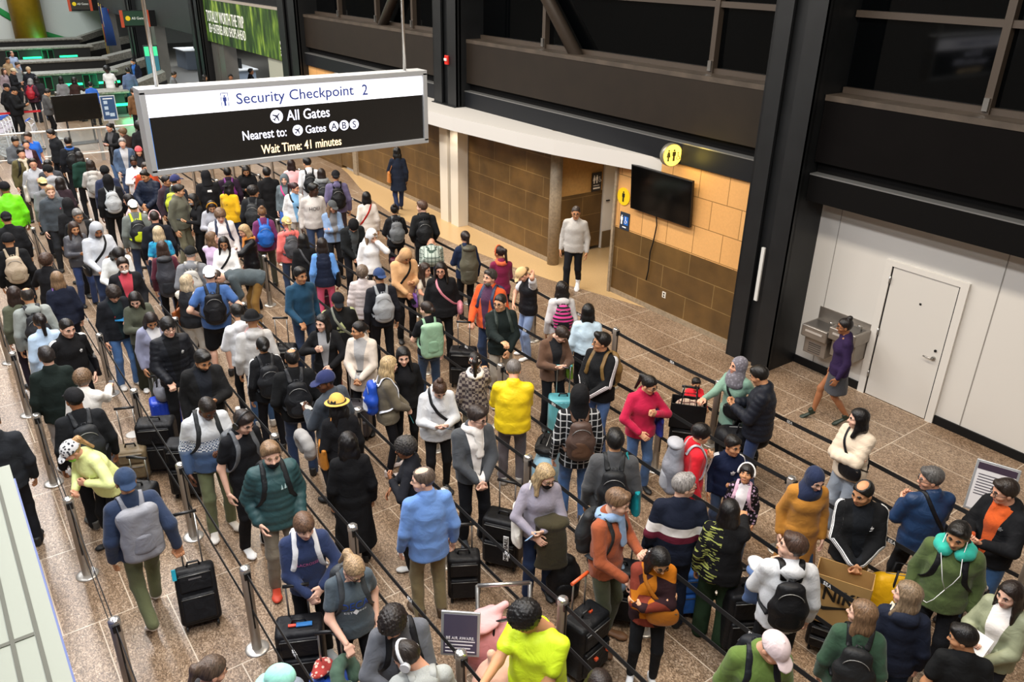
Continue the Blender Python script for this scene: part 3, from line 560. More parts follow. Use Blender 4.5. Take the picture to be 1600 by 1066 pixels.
# near kiosk roof at the left edge
struct('wall_left_kiosk', MB().box((-1.6, -1, 0), (-.02, 6.62, 2.34)), mat('8d909c', .5))
kp = struct('ceiling_left_kiosk', MB().box((-1.6, -1, 2.34), (-.0, 6.66, 2.4)), mat('83877a', .5))
kj = MB()
for x in (-.105, -.235, -.37): kj.box((x-.012, -1, 2.4), (x+.012, 6.64, 2.408))
for y in (4.57, 2.6): kj.box((-1.6, y-.015, 2.4), (-.12, y+.015, 2.406))
kj.build('joint', mat('4a4a3e', .6), kp)
MB().box((0, 3.0, .3), (.012, 6.6, 2.3)).build('blue_edge', mat('4a5a94', .4), bpy.data.objects['wall_left_kiosk'])
# ---------------------------------------------------------------- belt posts
XS = [.4, 1.52, 2.6, 3.67, 4.78, 5.85, 6.92, 8.02]; YS = [2.05, 4.12, 6.1, 8.15, 10.2, 12.25, 14.27, 16.36, 18.4, 20.34, 22.4, 24.4]
st_mesh = None
def post(x, y, label, group, belts):
    global st_mesh
    if st_mesh is None:
        P = MB().lathe([(.046, .012), (.046, .93), (.05, .94), (.05, .985), (.044, 1.0), (.02, 1.005)], n=20).mesh('post', mat('aaa298', .42, .3))
        B = MB().lathe([(.115, 0), (.115, .008), (.1, .016), (.05, .022)], n=24).mesh('base', mat('c9c4bc', .3, .7))
        H = MB(); H.box((-.03, -.062, .90), (.03, -.04, .98), .004); H.box((-.03, .04, .90), (.03, .062, .98), .004); H.box((-.007, -.049, .3), (.007, -.044, .9)); H = H.mesh('cassette', BLACKP)
        C_ = MB().lathe([(.049, .986), (.049, 1.0), (.035, 1.012), (.01, 1.016)], n=20).mesh('cap', mat('d8d4ce', .2, .85))
        st_mesh = (P, B, H, C_)
    r = empty('belt_post', (x, y, 0), 0, label, 'belt post', group)
    for n, me in zip(('post', 'base', 'cassette', 'cap'), st_mesh): mobj(n, me, r)
    for (dx, dy) in belts:
        L = math.hypot(dx, dy); u = Vector((dx, dy, 0))/L; v = Vector((0, 0, 1))
        for z, hh in ((.94, .026), (.52, .024)):
            m = MB(); n = 8; nn = Vector((u.y, -u.x, 0))*.003; R_ = []
            for i in range(n+1):
                t = i/n; p = Vector((0, 0, z-.018*4*t*(1-t)))+u*(.05+(L-.1)*t); R_.append([m.bm.verts.new(p+nn+v*hh), m.bm.verts.new(p+nn-v*hh), m.bm.verts.new(p-nn-v*hh), m.bm.verts.new(p-nn+v*hh)])
            for A_, B_ in zip(R_, R_[1:]):
                for k in range(4): m.bm.faces.new((A_[k], A_[(k+1) % 4], B_[(k+1) % 4], B_[k]))
            b = m.build('belt', BELT, r)
            if z > .9 and hash((round(x*10), round(y*10))) % 2 == 0:
                for t, sg in ((.42, 1), (.42, -1)):
                    p = Vector((0, 0, z-.018))+u*(L*t); nn = Vector((u.y, -u.x, 0))*sg
                    mobj('lettering', SEA_ME, b, frame(p+nn*.006, Vector((0, 0, 1)).cross(nn), (0, 0, 1)))
SEA_ME = text_mesh('SEA', h=.036); SEA_ME.materials.append(mat('e6e6e6', .5))

# ---------------------------------------------------------------- smooth solids from distance fields (numpy surface nets)
def V3(*a): return np.array(a, float)
class Field:
    """a list of soft-blended primitives turned into one quad mesh"""
    def __init__(s): s.P = []
    def cone(s, a, b, ra, rb=None, k=.03, puff=0):
        s.P.append(('c', np.asarray(a, float), np.asarray(b, float), ra, ra if rb is None else rb, k, puff)); return s
    def ell(s, c, r, k=.03, R=None, op=0):
        s.P.append(('e', np.asarray(c, float), np.asarray(r, float), R, op, k, 0)); return s
    def tube(s, a, b, ra, rb, lat=(1, 0, 0), k=.04, puff=0, flat=0):
        s.P.append(('t', np.asarray(a, float), np.asarray(b, float), ra, rb, k, puff, np.asarray(lat, float), flat)); return s
    def cut(s, n, d, box=None):     # keep n.p < d
        s.P.append(('x', np.asarray(n, float), d, box, 0, 0, 0)); return s
    def bounds(s):
        lo = np.full(3, 9.); hi = np.full(3, -9.)
        for p in s.P:
            if p[0] == 'c' or p[0] == 't':
                r = max(p[3], p[4]) if p[0] == 'c' else max(max(p[3]), max(p[4]))
                lo = np.minimum(lo, np.minimum(p[1], p[2])-r-p[6]); hi = np.maximum(hi, np.maximum(p[1], p[2])+r+p[6])
            elif p[0] == 'e' and p[4] == 0: r = p[2] if p[3] is None else np.full(3, p[2].max()); lo = np.minimum(lo, p[1]-r); hi = np.maximum(hi, p[1]+r)
        return lo, hi
    def mesh(s, h, wr=0., seed=0, disp=None):
        lo, hi = s.bounds(); lo = lo-2.5*h; hi = hi+2.5*h; n = np.ceil((hi-lo)/h).astype(int)+1
        ax = [lo[i]+h*np.arange(n[i]) for i in range(3)]; D = np.full(n, .15, np.float32)
        for p in s.P:
            if p[0] == 'x':
                g = p[1][0]*ax[0][:, None, None]+p[1][1]*ax[1][None, :, None]+p[1][2]*ax[2][None, None, :]-p[2]
                D = np.maximum(D, g); continue
            if p[0] == 'e':
                r = p[2] if p[3] is None else np.full(3, p[2].max()); a = p[1]-r; b = p[1]+r
            else:
                r = max(p[3], p[4]) if p[0] == 'c' else max(max(p[3]), max(p[4])); a = np.minimum(p[1], p[2])-r; b = np.maximum(p[1], p[2])+r
            pad = max(p[5], .02)+h+p[6]; i0 = np.maximum(np.floor((a-pad-lo)/h).astype(int), 0); i1 = np.minimum(np.ceil((b+pad-lo)/h).astype(int)+1, n)
            if (i1 <= i0).any(): continue
            X = ax[0][i0[0]:i1[0], None, None]; Y = ax[1][None, i0[1]:i1[1], None]; Z = ax[2][None, None, i0[2]:i1[2]]
            sl = (slice(i0[0], i1[0]), slice(i0[1], i1[1]), slice(i0[2], i1[2]))
            if p[0] == 'e':
                x, y, z = X-p[1][0], Y-p[1][1], Z-p[1][2]
                if p[3] is not None:
                    R = p[3]; x, y, z = R[0][0]*x+R[1][0]*y+R[2][0]*z, R[0][1]*x+R[1][1]*y+R[2][1]*z, R[0][2]*x+R[1][2]*y+R[2][2]*z
                q = np.sqrt((x/p[2][0])**2+(y/p[2][1])**2+(z/p[2][2])**2); d = (q-1)*np.minimum(p[2].min()*1., 1e9) if p[4] == 0 else (q-1)*p[2].min()
            else:
                v = p[2]-p[1]; L = np.linalg.norm(v)+1e-9; t = v/L; x, y, z = X-p[1][0], Y-p[1][1], Z-p[1][2]
                wv = x*t[0]+y*t[1]+z*t[2]; q = np.clip(wv/L, 0, 1)
                if p[0] == 'c':
                    d = np.sqrt((x-t[0]*q*L)**2+(y-t[1]*q*L)**2+(z-t[2]*q*L)**2)-(p[3]+(p[4]-p[3])*q)
                else:
                    lat = p[7]-t*(p[7]@t); lat /= np.linalg.norm(lat); dep = np.cross(t, lat)
                    rx = p[3][0]+(p[4][0]-p[3][0])*q; ry = p[3][1]+(p[4][1]-p[3][1])*q
                    u = x*lat[0]+y*lat[1]+z*lat[2]; w2 = x*dep[0]+y*dep[1]+z*dep[2]; e = np.maximum(np.maximum(wv-L, -wv), 0)
                    if p[8]: d = (np.sqrt((u/rx)**2+(w2/ry)**2)-1)*np.minimum(rx, ry); d = np.maximum(d, np.maximum(wv-L, -wv))
                    else: d = (np.sqrt((u/rx)**2+(w2/ry)**2+(e/np.minimum(rx, ry))**2)-1)*np.minimum(rx, ry)
                if p[6]: d = d-p[6]*np.abs(np.sin(wv*PI/.075))
            c = D[sl]
            if p[0] == 'e' and p[4] == 1: D[sl] = np.maximum(c, -d)
            else:
                k = max(p[5], 1e-4); hh = np.maximum(k-np.abs(c-d), 0)/k; D[sl] = np.minimum(c, d)-hh*hh*k*.25
        if wr:
            r = np.random.RandomState(seed); 
            for f in (19, 33):
                ph = r.rand(3)*6; D = D+wr*np.sin(f*ax[0]+ph[0])[:, None, None]*np.sin(f*.8*ax[1]+ph[1])[None, :, None]*np.sin(f*.9*ax[2]+ph[2])[None, None, :]
        if disp is not None: D = D+disp(ax[0][:, None, None], ax[1][None, :, None], ax[2][None, None, :])
        return snet(D, lo, h)
def snet(D, lo, h):
    S = D < 0; n = np.array(D.shape)-1
    cnt = np.zeros(n, np.int8)
    for i in (0, 1):
        for j in (0, 1):
            for k in (0, 1): cnt += S[i:i+n[0], j:j+n[1], k:k+n[2]]
    M = (cnt > 0) & (cnt < 8); I = np.argwhere(M); m = len(I); idx = np.full(n, -1, np.int32); idx[M] = np.arange(m)
    acc = np.zeros((m, 3)); num = np.zeros(m)
    def C(o): return D[I[:, 0]+o[0], I[:, 1]+o[1], I[:, 2]+o[2]]
    for axis in range(3):
        o1, o2 = [a for a in range(3) if a != axis]
        for u in (0, 1):
            for v in (0, 1):
                a = [0, 0, 0]; a[o1] = u; a[o2] = v; b = list(a); b[axis] = 1
                da = C(a); db = C(b); x = (da < 0) != (db < 0); t = np.where(x, da/np.where(x, da-db, 1), 0)
                p = np.tile(np.array(a, float), (m, 1)); p[:, axis] = t; acc += p*x[:, None]; num += x
    V = lo+(I+acc/np.maximum(num, 1)[:, None])*h
    Q = []
    for axis in range(3):
        o1, o2 = [a for a in range(3) if a != axis]
        sa = [slice(None)]*3; sb = [slice(None)]*3; sa[axis] = slice(0, -1); sb[axis] = slice(1, None)
        A = S[tuple(sa)]; B = S[tuple(sb)]; E = np.argwhere(A != B); E = E[(E[:, o1] > 0) & (E[:, o2] > 0) & (E[:, o1] < D.shape[o1]-1) & (E[:, o2] < D.shape[o2]-1)]
        if not len(E): continue
        f = A[E[:, 0], E[:, 1], E[:, 2]]
        def ix(d1, d2):
            e = E.copy(); e[:, o1] -= d1; e[:, o2] -= d2; return idx[e[:, 0], e[:, 1], e[:, 2]]
        q = np.stack([ix(1, 1), ix(0, 1), ix(0, 0), ix(1, 0)], 1)
        fl = f if axis != 1 else ~f
        q = np.where(fl[:, None], q, q[:, ::-1]); Q.append(q)
    return V, np.concatenate(Q)
def join(*ms):
    Vs, Qs, Ms, o = [], [], [], 0
    for V, Q, mi in ms:
        Vs.append(V); Qs.append(Q+o); Ms.append(np.full(len(Q), mi) if np.isscalar(mi) else mi); o += len(V)
    return np.concatenate(Vs), np.concatenate(Qs), np.concatenate(Ms)
def xf(V, R, t, s=1.): return (V*s)@np.asarray(R).T+np.asarray(t)
# ---------------------------------------------------------------- templates in head space (chin height at z=0, face towards -y)
_T = {}
def tmpl(key, fn):
    if key not in _T: _T[key] = fn()
    return _T[key]
def head_t(lod, fem):
    def f():
        F = Field(); F.ell((0, .012, .148), (.075, .097, .088), .02).ell((0, -.03, .066), (.055, .06, .066) if not fem else (.05, .056, .062), .04)
        F.ell((0, -.048, .02), (.03 if not fem else .024, .034, .024), .03).ell((0, -.07, .134), (.05, .018, .014), .02).ell((.04, -.052, .085), (.026, .026, .02), .03).ell((-.04, -.052, .085), (.026, .026, .02), .03)
        F.cone((0, -.083, .122), (0, -.106, .088), .008, .0125, .012).ell((.013, -.092, .084), (.009, .011, .008), .008).ell((-.013, -.092, .084), (.009, .011, .008), .008)
        for s in (1, -1):
            F.ell((s*.077, .008, .105), (.011, .02, .032), .008); F.ell((s*.031, -.097, .114), (.017, .013, .011), .01, op=1)
        F.ell((0, -.085, .053), (.022, .011, .006), .006).ell((0, -.083, .043), (.02, .012, .007), .006)
        F.cone((0, .022, .05), (0, .035, -.1), .054 if not fem else .046, .06 if not fem else .052, .03)
        h = .0062 if lod == 0 else (.0095 if lod == 1 else .016)
        V, Q = F.mesh(h); c = V[Q].mean(1); mi = np.zeros(len(Q), int)
        mi[(np.abs(c[:, 0]) < .024) & (np.abs(c[:, 2]-.048) < .0095) & (c[:, 1] < -.078)] = 3
        parts = [(V, Q, mi)]
        if lod < 2:
            for s in (1, -1):
                E = Field().ell((s*.031, -.077, .1145), (.0135, .011, .0078)); v, q = E.mesh(.0036 if lod == 0 else .0055); c = v[q].mean(1)
                parts.append((v, q, np.where((np.abs(c[:, 0]-s*.031) < .0078) & (c[:, 1] < -.080), 2, 1)))
                B = Field().cone((s*.014, -.0885, .137), (s*.032, -.0855, .1425), .0042, .004).cone((s*.032, -.0855, .1425), (s*.05, -.0725, .138), .004, .003); v, q = B.mesh(.0036 if lod == 0 else .005); parts.append((v, q, 4))
        return join(*parts)
    return tmpl(('head', lod, fem), f)
def hand_t(kind, lod):
    def f():
        F = Field(); c1, c2 = {'r': (22, 30), 'g': (72, 78), 'h': (48, 52), 'f': (8, 10)}[kind]
        F.tube((0, 0, -.03), (0, 0, .02), (.026, .02), (.034, .016), k=.02).tube((0, 0, .02), (0, .002, .085), (.036, .015), (.04, .0125), k=.015)
        for i, (x, L) in enumerate(((.03, .072), (.01, .08), (-.011, .075), (-.031, .06))):
            p = V3(x, .002, .088); a = 0
            for j, l in enumerate((L*.45, L*.32, L*.26)):
                a += rad((c1*.75, c2, c2*.7)[j]*(1+.07*(i-1.5))); d = V3(x*.12*(1 if kind in 'rf' else .3), math.sin(a), math.cos(a)); q = p+d/np.linalg.norm(d)*l
                F.cone(p, q, .0096-.0008*j, .0088-.0008*j, .004); p = q
        t0 = V3(.03, .004, .02); t1 = V3(.054, .018, .05); t2 = V3(.054 if kind == 'r' else .04, .034, .078) if kind != 'f' else V3(.068, .016, .075); t3 = t2+(V3(-.012, .018, .02) if kind in 'gh' else V3(-.002, .008, .026))
        F.cone(t0, t1, .015, .0125, .012).cone(t1, t2, .0115, .01, .004).cone(t2, t3, .01, .0082, .003)
        return F.mesh(.0062 if lod == 0 else (.009 if lod == 1 else .014))
    return tmpl(('hand', kind, lod), f)
def hair_t(style, lod):
    def f():
        F = Field(); h = (.0095, .013, .019)[lod]; fr = None
        def capsh(g, c=.054, nap=.045, n=(0, .75, .66)):
            F.ell((0, .014, .15), (.077+g, .099+g, .09+g), .02); 
        g = {'buzz': .006, 'short': .014, 'bald': .009, 'quiff': .016, 'curly': .03, 'afro': .055, 'long': .014, 'bob': .015, 'pony': .011, 'bun': .011, 'lowbun': .011, 'wavy': .02, 'braids': .018, 'bowl': .02, 'lob': .016}[style]
        capsh(g)
        F.cut((0, -.75, -.66), -(.066 if style not in ('bowl', 'curly', 'afro') else .034)); F.cut((0, 0, -1), -(.045 if style not in ('afro', 'curly') else .02))
        F.ell((0, -.07, .06), (.064, .065, .085 if style != 'bowl' else .075), .01, op=1)
        if style == 'bald': F.ell((0, -.02, .262), (.072, .105, .062), .01, op=1)
        if style == 'quiff': F.cone((-.03, -.06, .225), (.03, -.055, .228), .03, .03, .03)
        if style == 'short': F.cone((-.03, -.058, .215), (.035, -.055, .212), .022, .022, .03)
        if style in ('long', 'braids', 'bob', 'lob', 'wavy'):
            z1 = {'long': -.26, 'braids': -.24, 'bob': .0, 'lob': -.09, 'wavy': -.2}[style]; gw = .012 if style in ('wavy', 'braids') else 0
            F.tube((0, .04, .15), (0, .062, .02), (.088+gw, .075), (.092+gw, .06), k=.02)
            if z1 < .01: F.tube((0, .062, .03), (0, .1 if z1 < -.1 else .085, z1), (.092+gw, .055), (.075+gw, .028), k=.03)
            for s in (1, -1):
                F.tube((s*.078, .0, .14), (s*.086, .005, .0), (.02, .04), (.024, .045), k=.02)
                if z1 < -.05: F.tube((s*.086, .0, .02), (s*.105, -.06 if style != 'braids' else .0, z1*.8), (.022, .04), (.02, .03), k=.02)
            F.ell((0, -.085, .06), (.058, .06, .085), .01, op=1)
        if style == 'pony': F.cone((0, .1, .19), (0, .145, .165), .024, .034, .02).tube((0, .145, .165), (0, .15, -.06), (.036, .03), (.022, .016), k=.03)
        if style == 'bun': F.ell((0, .075, .245), (.042, .042, .038), .012)
        if style == 'lowbun': F.ell((0, .125, .12), (.042, .036, .042), .012)
        def disp(x, y, z):
            a = {'curly': .010, 'afro': .009, 'wavy': .006, 'braids': .006, 'quiff': .003}.get(style, .0022); q = {'curly': 160, 'afro': 190, 'wavy': 90, 'braids': 150}.get(style, 130)
            return a*np.sin(q*x+30*z)*np.sin(q*y+1.3)*np.sin((q if style in ('curly', 'afro') else 25)*z)
        return F.mesh(h, disp=disp)
    return tmpl(('hair', style, lod), f)
def wear_t(kind, lod):
    def f():
        h = (.0085, .012, .018)[lod]; F = Field()
        if kind in ('cap', 'bcap'):
            sg = -1 if kind == 'cap' else 1
            F.ell((0, .014, .152), (.094, .116, .107), .02); F.cut((0, .16*(-sg)*-1, -1), -.142)
            F.ell((0, sg*.125+.01, .146), (.072, .068, .011), .012, R=np.array([[1, 0, 0], [0, math.cos(.18), -sg*math.sin(.18)*-1], [0, sg*math.sin(.18)*-1, math.cos(.18)]]))
            F.cone((0, .012, .258), (0, .012, .262), .008, .008, .004)
            if kind == 'bcap': F.ell((0, -.12, .155), (.04, .05, .032), .005, op=1)
        elif kind == 'beanie':
            F.ell((0, .016, .16), (.096, .116, .108), .02); F.cut((0, 0, -1), -.135); F.tube((0, .01, .13), (0, .012, .165), (.098, .116), (.099, .117), k=.01, flat=1); F.ell((0, -.005, .12), (.078, .098, .03), .01, op=1)
        elif kind == 'hood':
            F.ell((0, .022, .14), (.1, .122, .118), .03).tube((0, .03, .08), (0, .05, -.1), (.095, .1), (.125, .1), k=.05); F.ell((0, -.125, .1), (.07, .09, .096), .02, op=1); F.cut((0, 0, -1), .11)
        elif kind == 'hijab':
            F.ell((0, .025, .145), (.092, .112, .108), .03).tube((0, .015, .06), (0, .0, -.12), (.085, .1), (.15, .12), k=.05).ell((0, -.06, -.06), (.1, .07, .1), .05); F.ell((0, -.125, .1), (.066, .12, .086), .01, op=1); F.cut((0, 0, -1), .17)
        elif kind == 'sunhat':
            F.ell((0, .014, .16), (.098, .118, .112), .03); F.cut((0, 0, -1), -.135); F.tube((0, .012, .148), (0, .012, .162), (.155, .175), (.148, .168), k=.02, flat=1)
        elif kind == 'bandana':
            F.ell((0, .016, .15), (.086, .108, .099), .02); F.cut((0, -.5, -.85), -.105)
        elif kind == 'mask':
            F.ell((0, -.055, .05), (.058, .056, .047), .02); F.cut((0, 1, 0), -.035); F.ell((0, -.04, .05), (.05, .052, .07), .005, op=1)
        elif kind == 'neck':
            n = 9
            for i in range(n):
                a = rad(-55+290*i/(n-1)); b = rad(-55+290*(i+1)/(n-1)) if i < n-1 else a
                F.cone((.115*math.cos(a), .02+.105*math.sin(a), -.03), (.115*math.cos(b), .02+.105*math.sin(b), -.03), .056, .056, .02)
            h *= 1.2
        return F.mesh(h)
    return tmpl(('wear', kind, lod), f)
def glasses_me():
    m = MB()
    for s in (1, -1):
        m.tube([(s*.032+.022*math.cos(a), -.0995+.004*abs(math.cos(a)), .112+.017*math.sin(a)) for a in [i*2*PI/14 for i in range(14)]], .0025, 6, closed=True)
        m.tube([(s*.053, -.096, .116), (s*.079, -.03, .114), (s*.081, .02, .108)], .0022, 5)
    m.tube([(-.011, -.102, .116), (.011, -.102, .116)], .0025, 5); return m.mesh('glasses', BLACKP)
def phones_me(c):
    m = MB(); m.tube([(.094*math.cos(a), .012, .12+.135*math.sin(a)) for a in [rad(i*15) for i in range(13)]], .009, 8, ry=.014)
    for s in (1, -1): m.tube([(s*.08, .008, .105), (s*.108, .008, .105)], .038, 16)
    return m.mesh('headphones', c)
def shoe_t(kind='s'):
    def f():
        F = Field()
        F.tube((0, .07, .03), (0, -.13, .028), (.037, .03), (.044, .026), k=.03).ell((0, -.155, .03), (.042, .05, .026), .03).ell((0, .06, .065), (.035, .042, .05), .03).cone((0, .045, .09), (0, .055, .12), .042, .045, .03)
        F.cut((0, 0, -1), 0.); F.cut((0, 0, 1), .115 if kind == 's' else .2)
        V, Q = F.mesh(.0125); c = V[Q].mean(1); return V, Q, (c[:, 2] < .022).astype(int)
    return tmpl(('shoe', kind), f)

# ---------------------------------------------------------------- people
SKIN = {'w': 'd9a184', 'p': 'e2b49c', 'a': 'd8a37c', 't': 'c48d66', 'b': '9a6543', 'k': '5b3826', 'd': '3f2619'}
LIPS = {'w': 'b0695c', 'p': 'bd7468', 'a': 'b26d5c', 't': '96594a', 'b': '74453a', 'k': '4a2c26', 'd': '3a221e'}
TOPN = {'tee': 't_shirt', 'swe': 'sweater', 'hoo': 'hoodie', 'jac': 'jacket', 'coat': 'coat', 'puf': 'puffer_jacket', 'vest': 'vest', 'shirt': 'shirt'}
OFF = {'tee': .008, 'swe': .013, 'hoo': .019, 'jac': .021, 'coat': .024, 'puf': .026, 'vest': .022, 'shirt': .012}
BOTN = {'jn': 'jeans', 'tr': 'trousers', 'lg': 'leggings', 'lo': 'trousers', 'sh': 'shorts', 'sk': 'skirt'}
WHITE_EYE = mat('c9c0b8', .4); IRIS = mat('1a1210', .2)
def Rx(a): c, s = math.cos(a), math.sin(a); return np.array([[1, 0, 0], [0, c, -s], [0, s, c]])
def Rz(a): c, s = math.cos(a), math.sin(a); return np.array([[c, -s, 0], [s, c, 0], [0, 0, 1]])
def m4(R, t, s=1.):
    R = np.asarray(R)*s; return Matrix([list(R[i])+[t[i]] for i in range(3)]+[[0, 0, 0, 1]])
def unit(v): v = np.asarray(v, float); return v/(np.linalg.norm(v)+1e-9)
def ik(a, w, L1, L2, pole):
    d = w-a; L = np.linalg.norm(d)
    if L > (L1+L2)*.985: w = a+d/L*(L1+L2)*.985; d = w-a; L = np.linalg.norm(d)
    u = d/L; x = (L1*L1-L2*L2+L*L)/(2*L); h = math.sqrt(max(L1*L1-x*x, 0)); p = np.asarray(pole, float); p = unit(p-u*(p@u)); return a+u*x+p*h, w
ARM = {'d': ((.26, -.03, .87), (-1, 0, 0), 'r', (.4, 1, -.2)), 'p': ((.215, -.1, .93), (-1, 0, 0), 'r', (.45, 1, 0)), 'f': ((.07, -.29, 1.16), (-.3, .5, .75), 'h', (.7, .3, -1)),
       'c': ((.04, -.26, .98), (-.6, .5, -.4), 'g', (.9, .4, -.3)), 'h': ((.28, .17, .92), (0, .4, -1), 'g', (.3, 1, 0)), 'H': ((.15, -.29, 1.0), (0, .1, -1), 'g', (.6, .7, -.3)),
       'b': ((.12, -.2, 1.26), (0, 1, 0), 'g', (1, 0, -1)), 'u': ((.06, -.18, 1.5), (0, 1, 0), 'r', (.9, -.5, -1)), 'U': ((.09, .03, 1.6), (-.5, -1, 0), 'h', (1, -.7, .2)), 'o': ((.15, -.5, 1.25), (0, 0, -1), 'h', (.3, .2, -1)),
       'O': ((.55, -.15, 1.2), (0, 0, -1), 'h', (0, .5, -1)), 'e': ((.2, -.05, 1.02), (-1, 0, 0), 'r', (.8, .8, 0)), 'k': ((.0, -.25, 1.08), (0, .6, .6), 'h', (1, .2, -.6)), 'x': ((-.1, -.185, 1.18), (0, 1, 0), 'r', (1, -.1, -.6)), 'i': ((.1, -.24, 1.02), (0, 1, 0), 'r', (1, .2, -.2))}
PEOPLE = {}
def split_faces(V, Q, mask):
    out = []
    for mk in (mask, ~mask):
        q = Q[mk]; u, inv = np.unique(q, return_inverse=True); out.append((V[u], inv.reshape(q.shape)))
    return out
def sleeve_attr(me, V, arms):
    at = me.attributes.new('sleeve', 'FLOAT', 'POINT'); val = np.full(len(V), 9., np.float32); best = np.full(len(V), 9.)
    for s, (a, e, w_) in arms.items():
        for p, q in ((a, e), (e, w_)):
            v = q-p; L = np.linalg.norm(v); t = v/L; r = V-p; k = r@t; c = np.clip(k, -.05 if p is a else 0, L); d = np.linalg.norm(r-c[:, None]*t, axis=1)
            o = np.array([s*1., -.1, .5]); o = unit(o-t*(o@t)); sd = np.cross(t, o); lat = r@sd; out = r@o
            m = (d < best) & (d < .12); best[m] = d[m]; val[m] = np.where(out[m] > 0, lat[m], 9.)
    at.data.foreach_set('value', val)
def person(key, x, y, H, fem, rz, hyaw, hpit, hair, skin, top, bot, shoe, arms, ex, label):
    dist = math.hypot(x, y); lod = 0 if dist < 12.5 else (1 if dist < 21 else 2); s = H/1.75; kid = H < 1.45; seed = abs(hash((round(x*100), round(y*100)))) % 9999
    rnd = random.Random(seed)
    root = empty('person', (x, y, 0), rad(rz), 'person '+label, 'person', 'people in the airport queue')
    fat = float(ex.get('fat', 1)); bend = rad(float(ex.get('bend', 0))); hw = (.0165, .021, .028)[lod]
    Rb = Rx(bend); piv = V3(0, 0, .95)
    def B(p, f=1.):
        p = np.asarray(p, float); R = Rb if f == 1 else Rx(bend*f)
        return (R@(p-piv)+piv+V3(0, .16*math.sin(bend), -.04*math.sin(bend)))*s
    sh = (.146 if fem else .164)*(1+.4*(fat-1))*(.93 if kid else 1)
    hip, wai, che = ((.157, .115), (.128, .1), (.14, .112)) if fem else ((.152, .115), (.146, .108), (.155, .118))
    ff = lambda r, o, g=1.: ((r[0]*(1+(fat-1)*g)+o)*s, (r[1]*(1+(fat-1)*g*1.5)+o)*s)
    # arms
    A = {}; hands = {}
    for si, code in ((1, arms[0]), (-1, arms[1])):
        S0 = B((si*sh, .004, 1.405))
        if code == 'g': wt = S0+V3(-si*.02, -.04, -.5)*s; pn, hk, po = V3(-si, 0, 0), 'g', (si*.3, 1, 0)
        else:
            t, pn, hk, po = ARM[code]; tt = V3(si*t[0], t[1], t[2])
            if code == 'x' and si == 1: tt = tt+V3(0, -.035, -.035)
            if code in 'dpe': tt[0] += si*(sh-.18+.05*(fat-1)); tt = tt+V3(0, rnd.uniform(-.03, .02), 0)
            if code in 'cfHbkxi': tt[1] -= .1*(fat-1)
            wt = B(tt, 1.) if code not in 'hH' else tt*s; pn = V3(si*pn[0], pn[1], pn[2]); po = (si*po[0], po[1], po[2])
        el, wr = ik(S0, wt, .3*s, .262*s, po); A[si] = (S0, el, wr)
        d = unit(wr-el)
        if code in 'cgH': d = unit(d+V3(0, 0, -.5))
        if code == 'x': d = unit(V3(-si, .45, .15))
        pn = unit(pn-d*(pn@d)); sd = np.cross(pn, d)*si; hands[si] = (wr, np.stack([sd*1., pn, d], 1), hk, pn, d)
    # legs
    G = {}; walk = 'w' in ex; st = .0 if walk else rnd.uniform(-.05, .05)
    for si in (1, -1):
        hp_ = V3(si*.088, .16*math.sin(bend)*.9, .92)*s
        fy = (.24*si if walk else st*si); ank = V3(si*(.075 if walk else .11), fy, .09+(.07 if walk and fy > 0 else 0))*s
        kn, ank = ik(hp_, ank, .425*s, .42*s, (si*.1, -1, 0)); G[si] = (hp_, kn, ank)
    # body mesh
    HR = Rz(rad(hyaw))@Rx(rad(hpit)); neck = B((0, -.012, 1.50)); hs = s*(1.0 if not kid else 1.16)
    HR = (Rx(bend*.75)@HR); ho = neck+HR@V3(0, -.02, .012)*hs
    hv, hq, hm = head_t(lod, fem); parts = [(xf(hv, HR, ho, hs), hq, hm)]
    for si in (1, -1):
        wr, R, hk, pn, d = hands[si]; v, q = hand_t(hk, lod)
        parts.append((xf(v, R, wr+d*.012*s, s*(.97 if fem else 1.03)), q if si > 0 else q[:, ::-1], 0))
    F = Field(); F.tube(B((0, 0, .95)), B((0, 0, 1.2)), (hip[0]*.7*s, hip[1]*.7*s), (wai[0]*.8*s, wai[1]*.8*s)).tube(B((0, 0, 1.2)), B((0, 0, 1.42)), (wai[0]*.8*s, wai[1]*.8*s), (sh*.8*s, .08*s)).cone(B((0, .01, 1.4)), neck, .06*s, .05*s)
    short = top[0] in ('tee',) or 'ss' in ex; bare = bot[0] in ('sh', 'sk') or 'barelegs' in ex
    fr = 1+.25*(fat-1)
    for si in (1, -1):
        a, e, w_ = A[si]; F.cone(a, e, .045*s*fr, .039*s*fr).cone(e, w_, .04*s*fr, .0265*s*fr)
        a, k, n = G[si]; lw = 1 if bare else .72; F.cone(a, k, .072*s*fr*lw, .05*s*fr*lw).cone(k, n, .05*s*fr*lw, .034*s*fr*lw).cone(k*.7+n*.3+V3(0, .012, 0)*s, k*.35+n*.65, .047*s*fr*lw, .036*s*lw)
    v, q = F.mesh(hw*(1.0 if (short or bare) and lod < 2 else 1.7)); parts.append((v, q, 0))
    v, q, mi = join(*parts)
    mobj('body', arr_mesh('body', v, q, [skinm(SKIN[skin]), WHITE_EYE, IRIS, skinm(LIPS[skin]), hairm(hair[1] if hair[0] != 'no' and hair[1] else '2a1c14')], mi), root)
    HM = m4(HR, ho, hs)
    up = {'cap', 'bcap', 'bean', 'hood', 'hij', 'hat', 'band'} & set(ex)
    if hair[0] not in ('no', 'none') and not ({'hood', 'hij'} & up and hair[0] not in ('long', 'wavy')):
        hs_ = hair[0]
        if up and hs_ in ('curly', 'afro', 'quiff', 'short', 'bowl'): hs_ = 'buzz'
        v, q = hair_t(hs_, lod); me = tmpl(('hairme', hs_, lod), lambda: arr_mesh('hair', v, q, [hairm('1a1412')]))
        o = mobj('hair', me, root, HM); o.material_slots[0].link = 'OBJECT'; o.material_slots[0].material = hairm(hair[1])
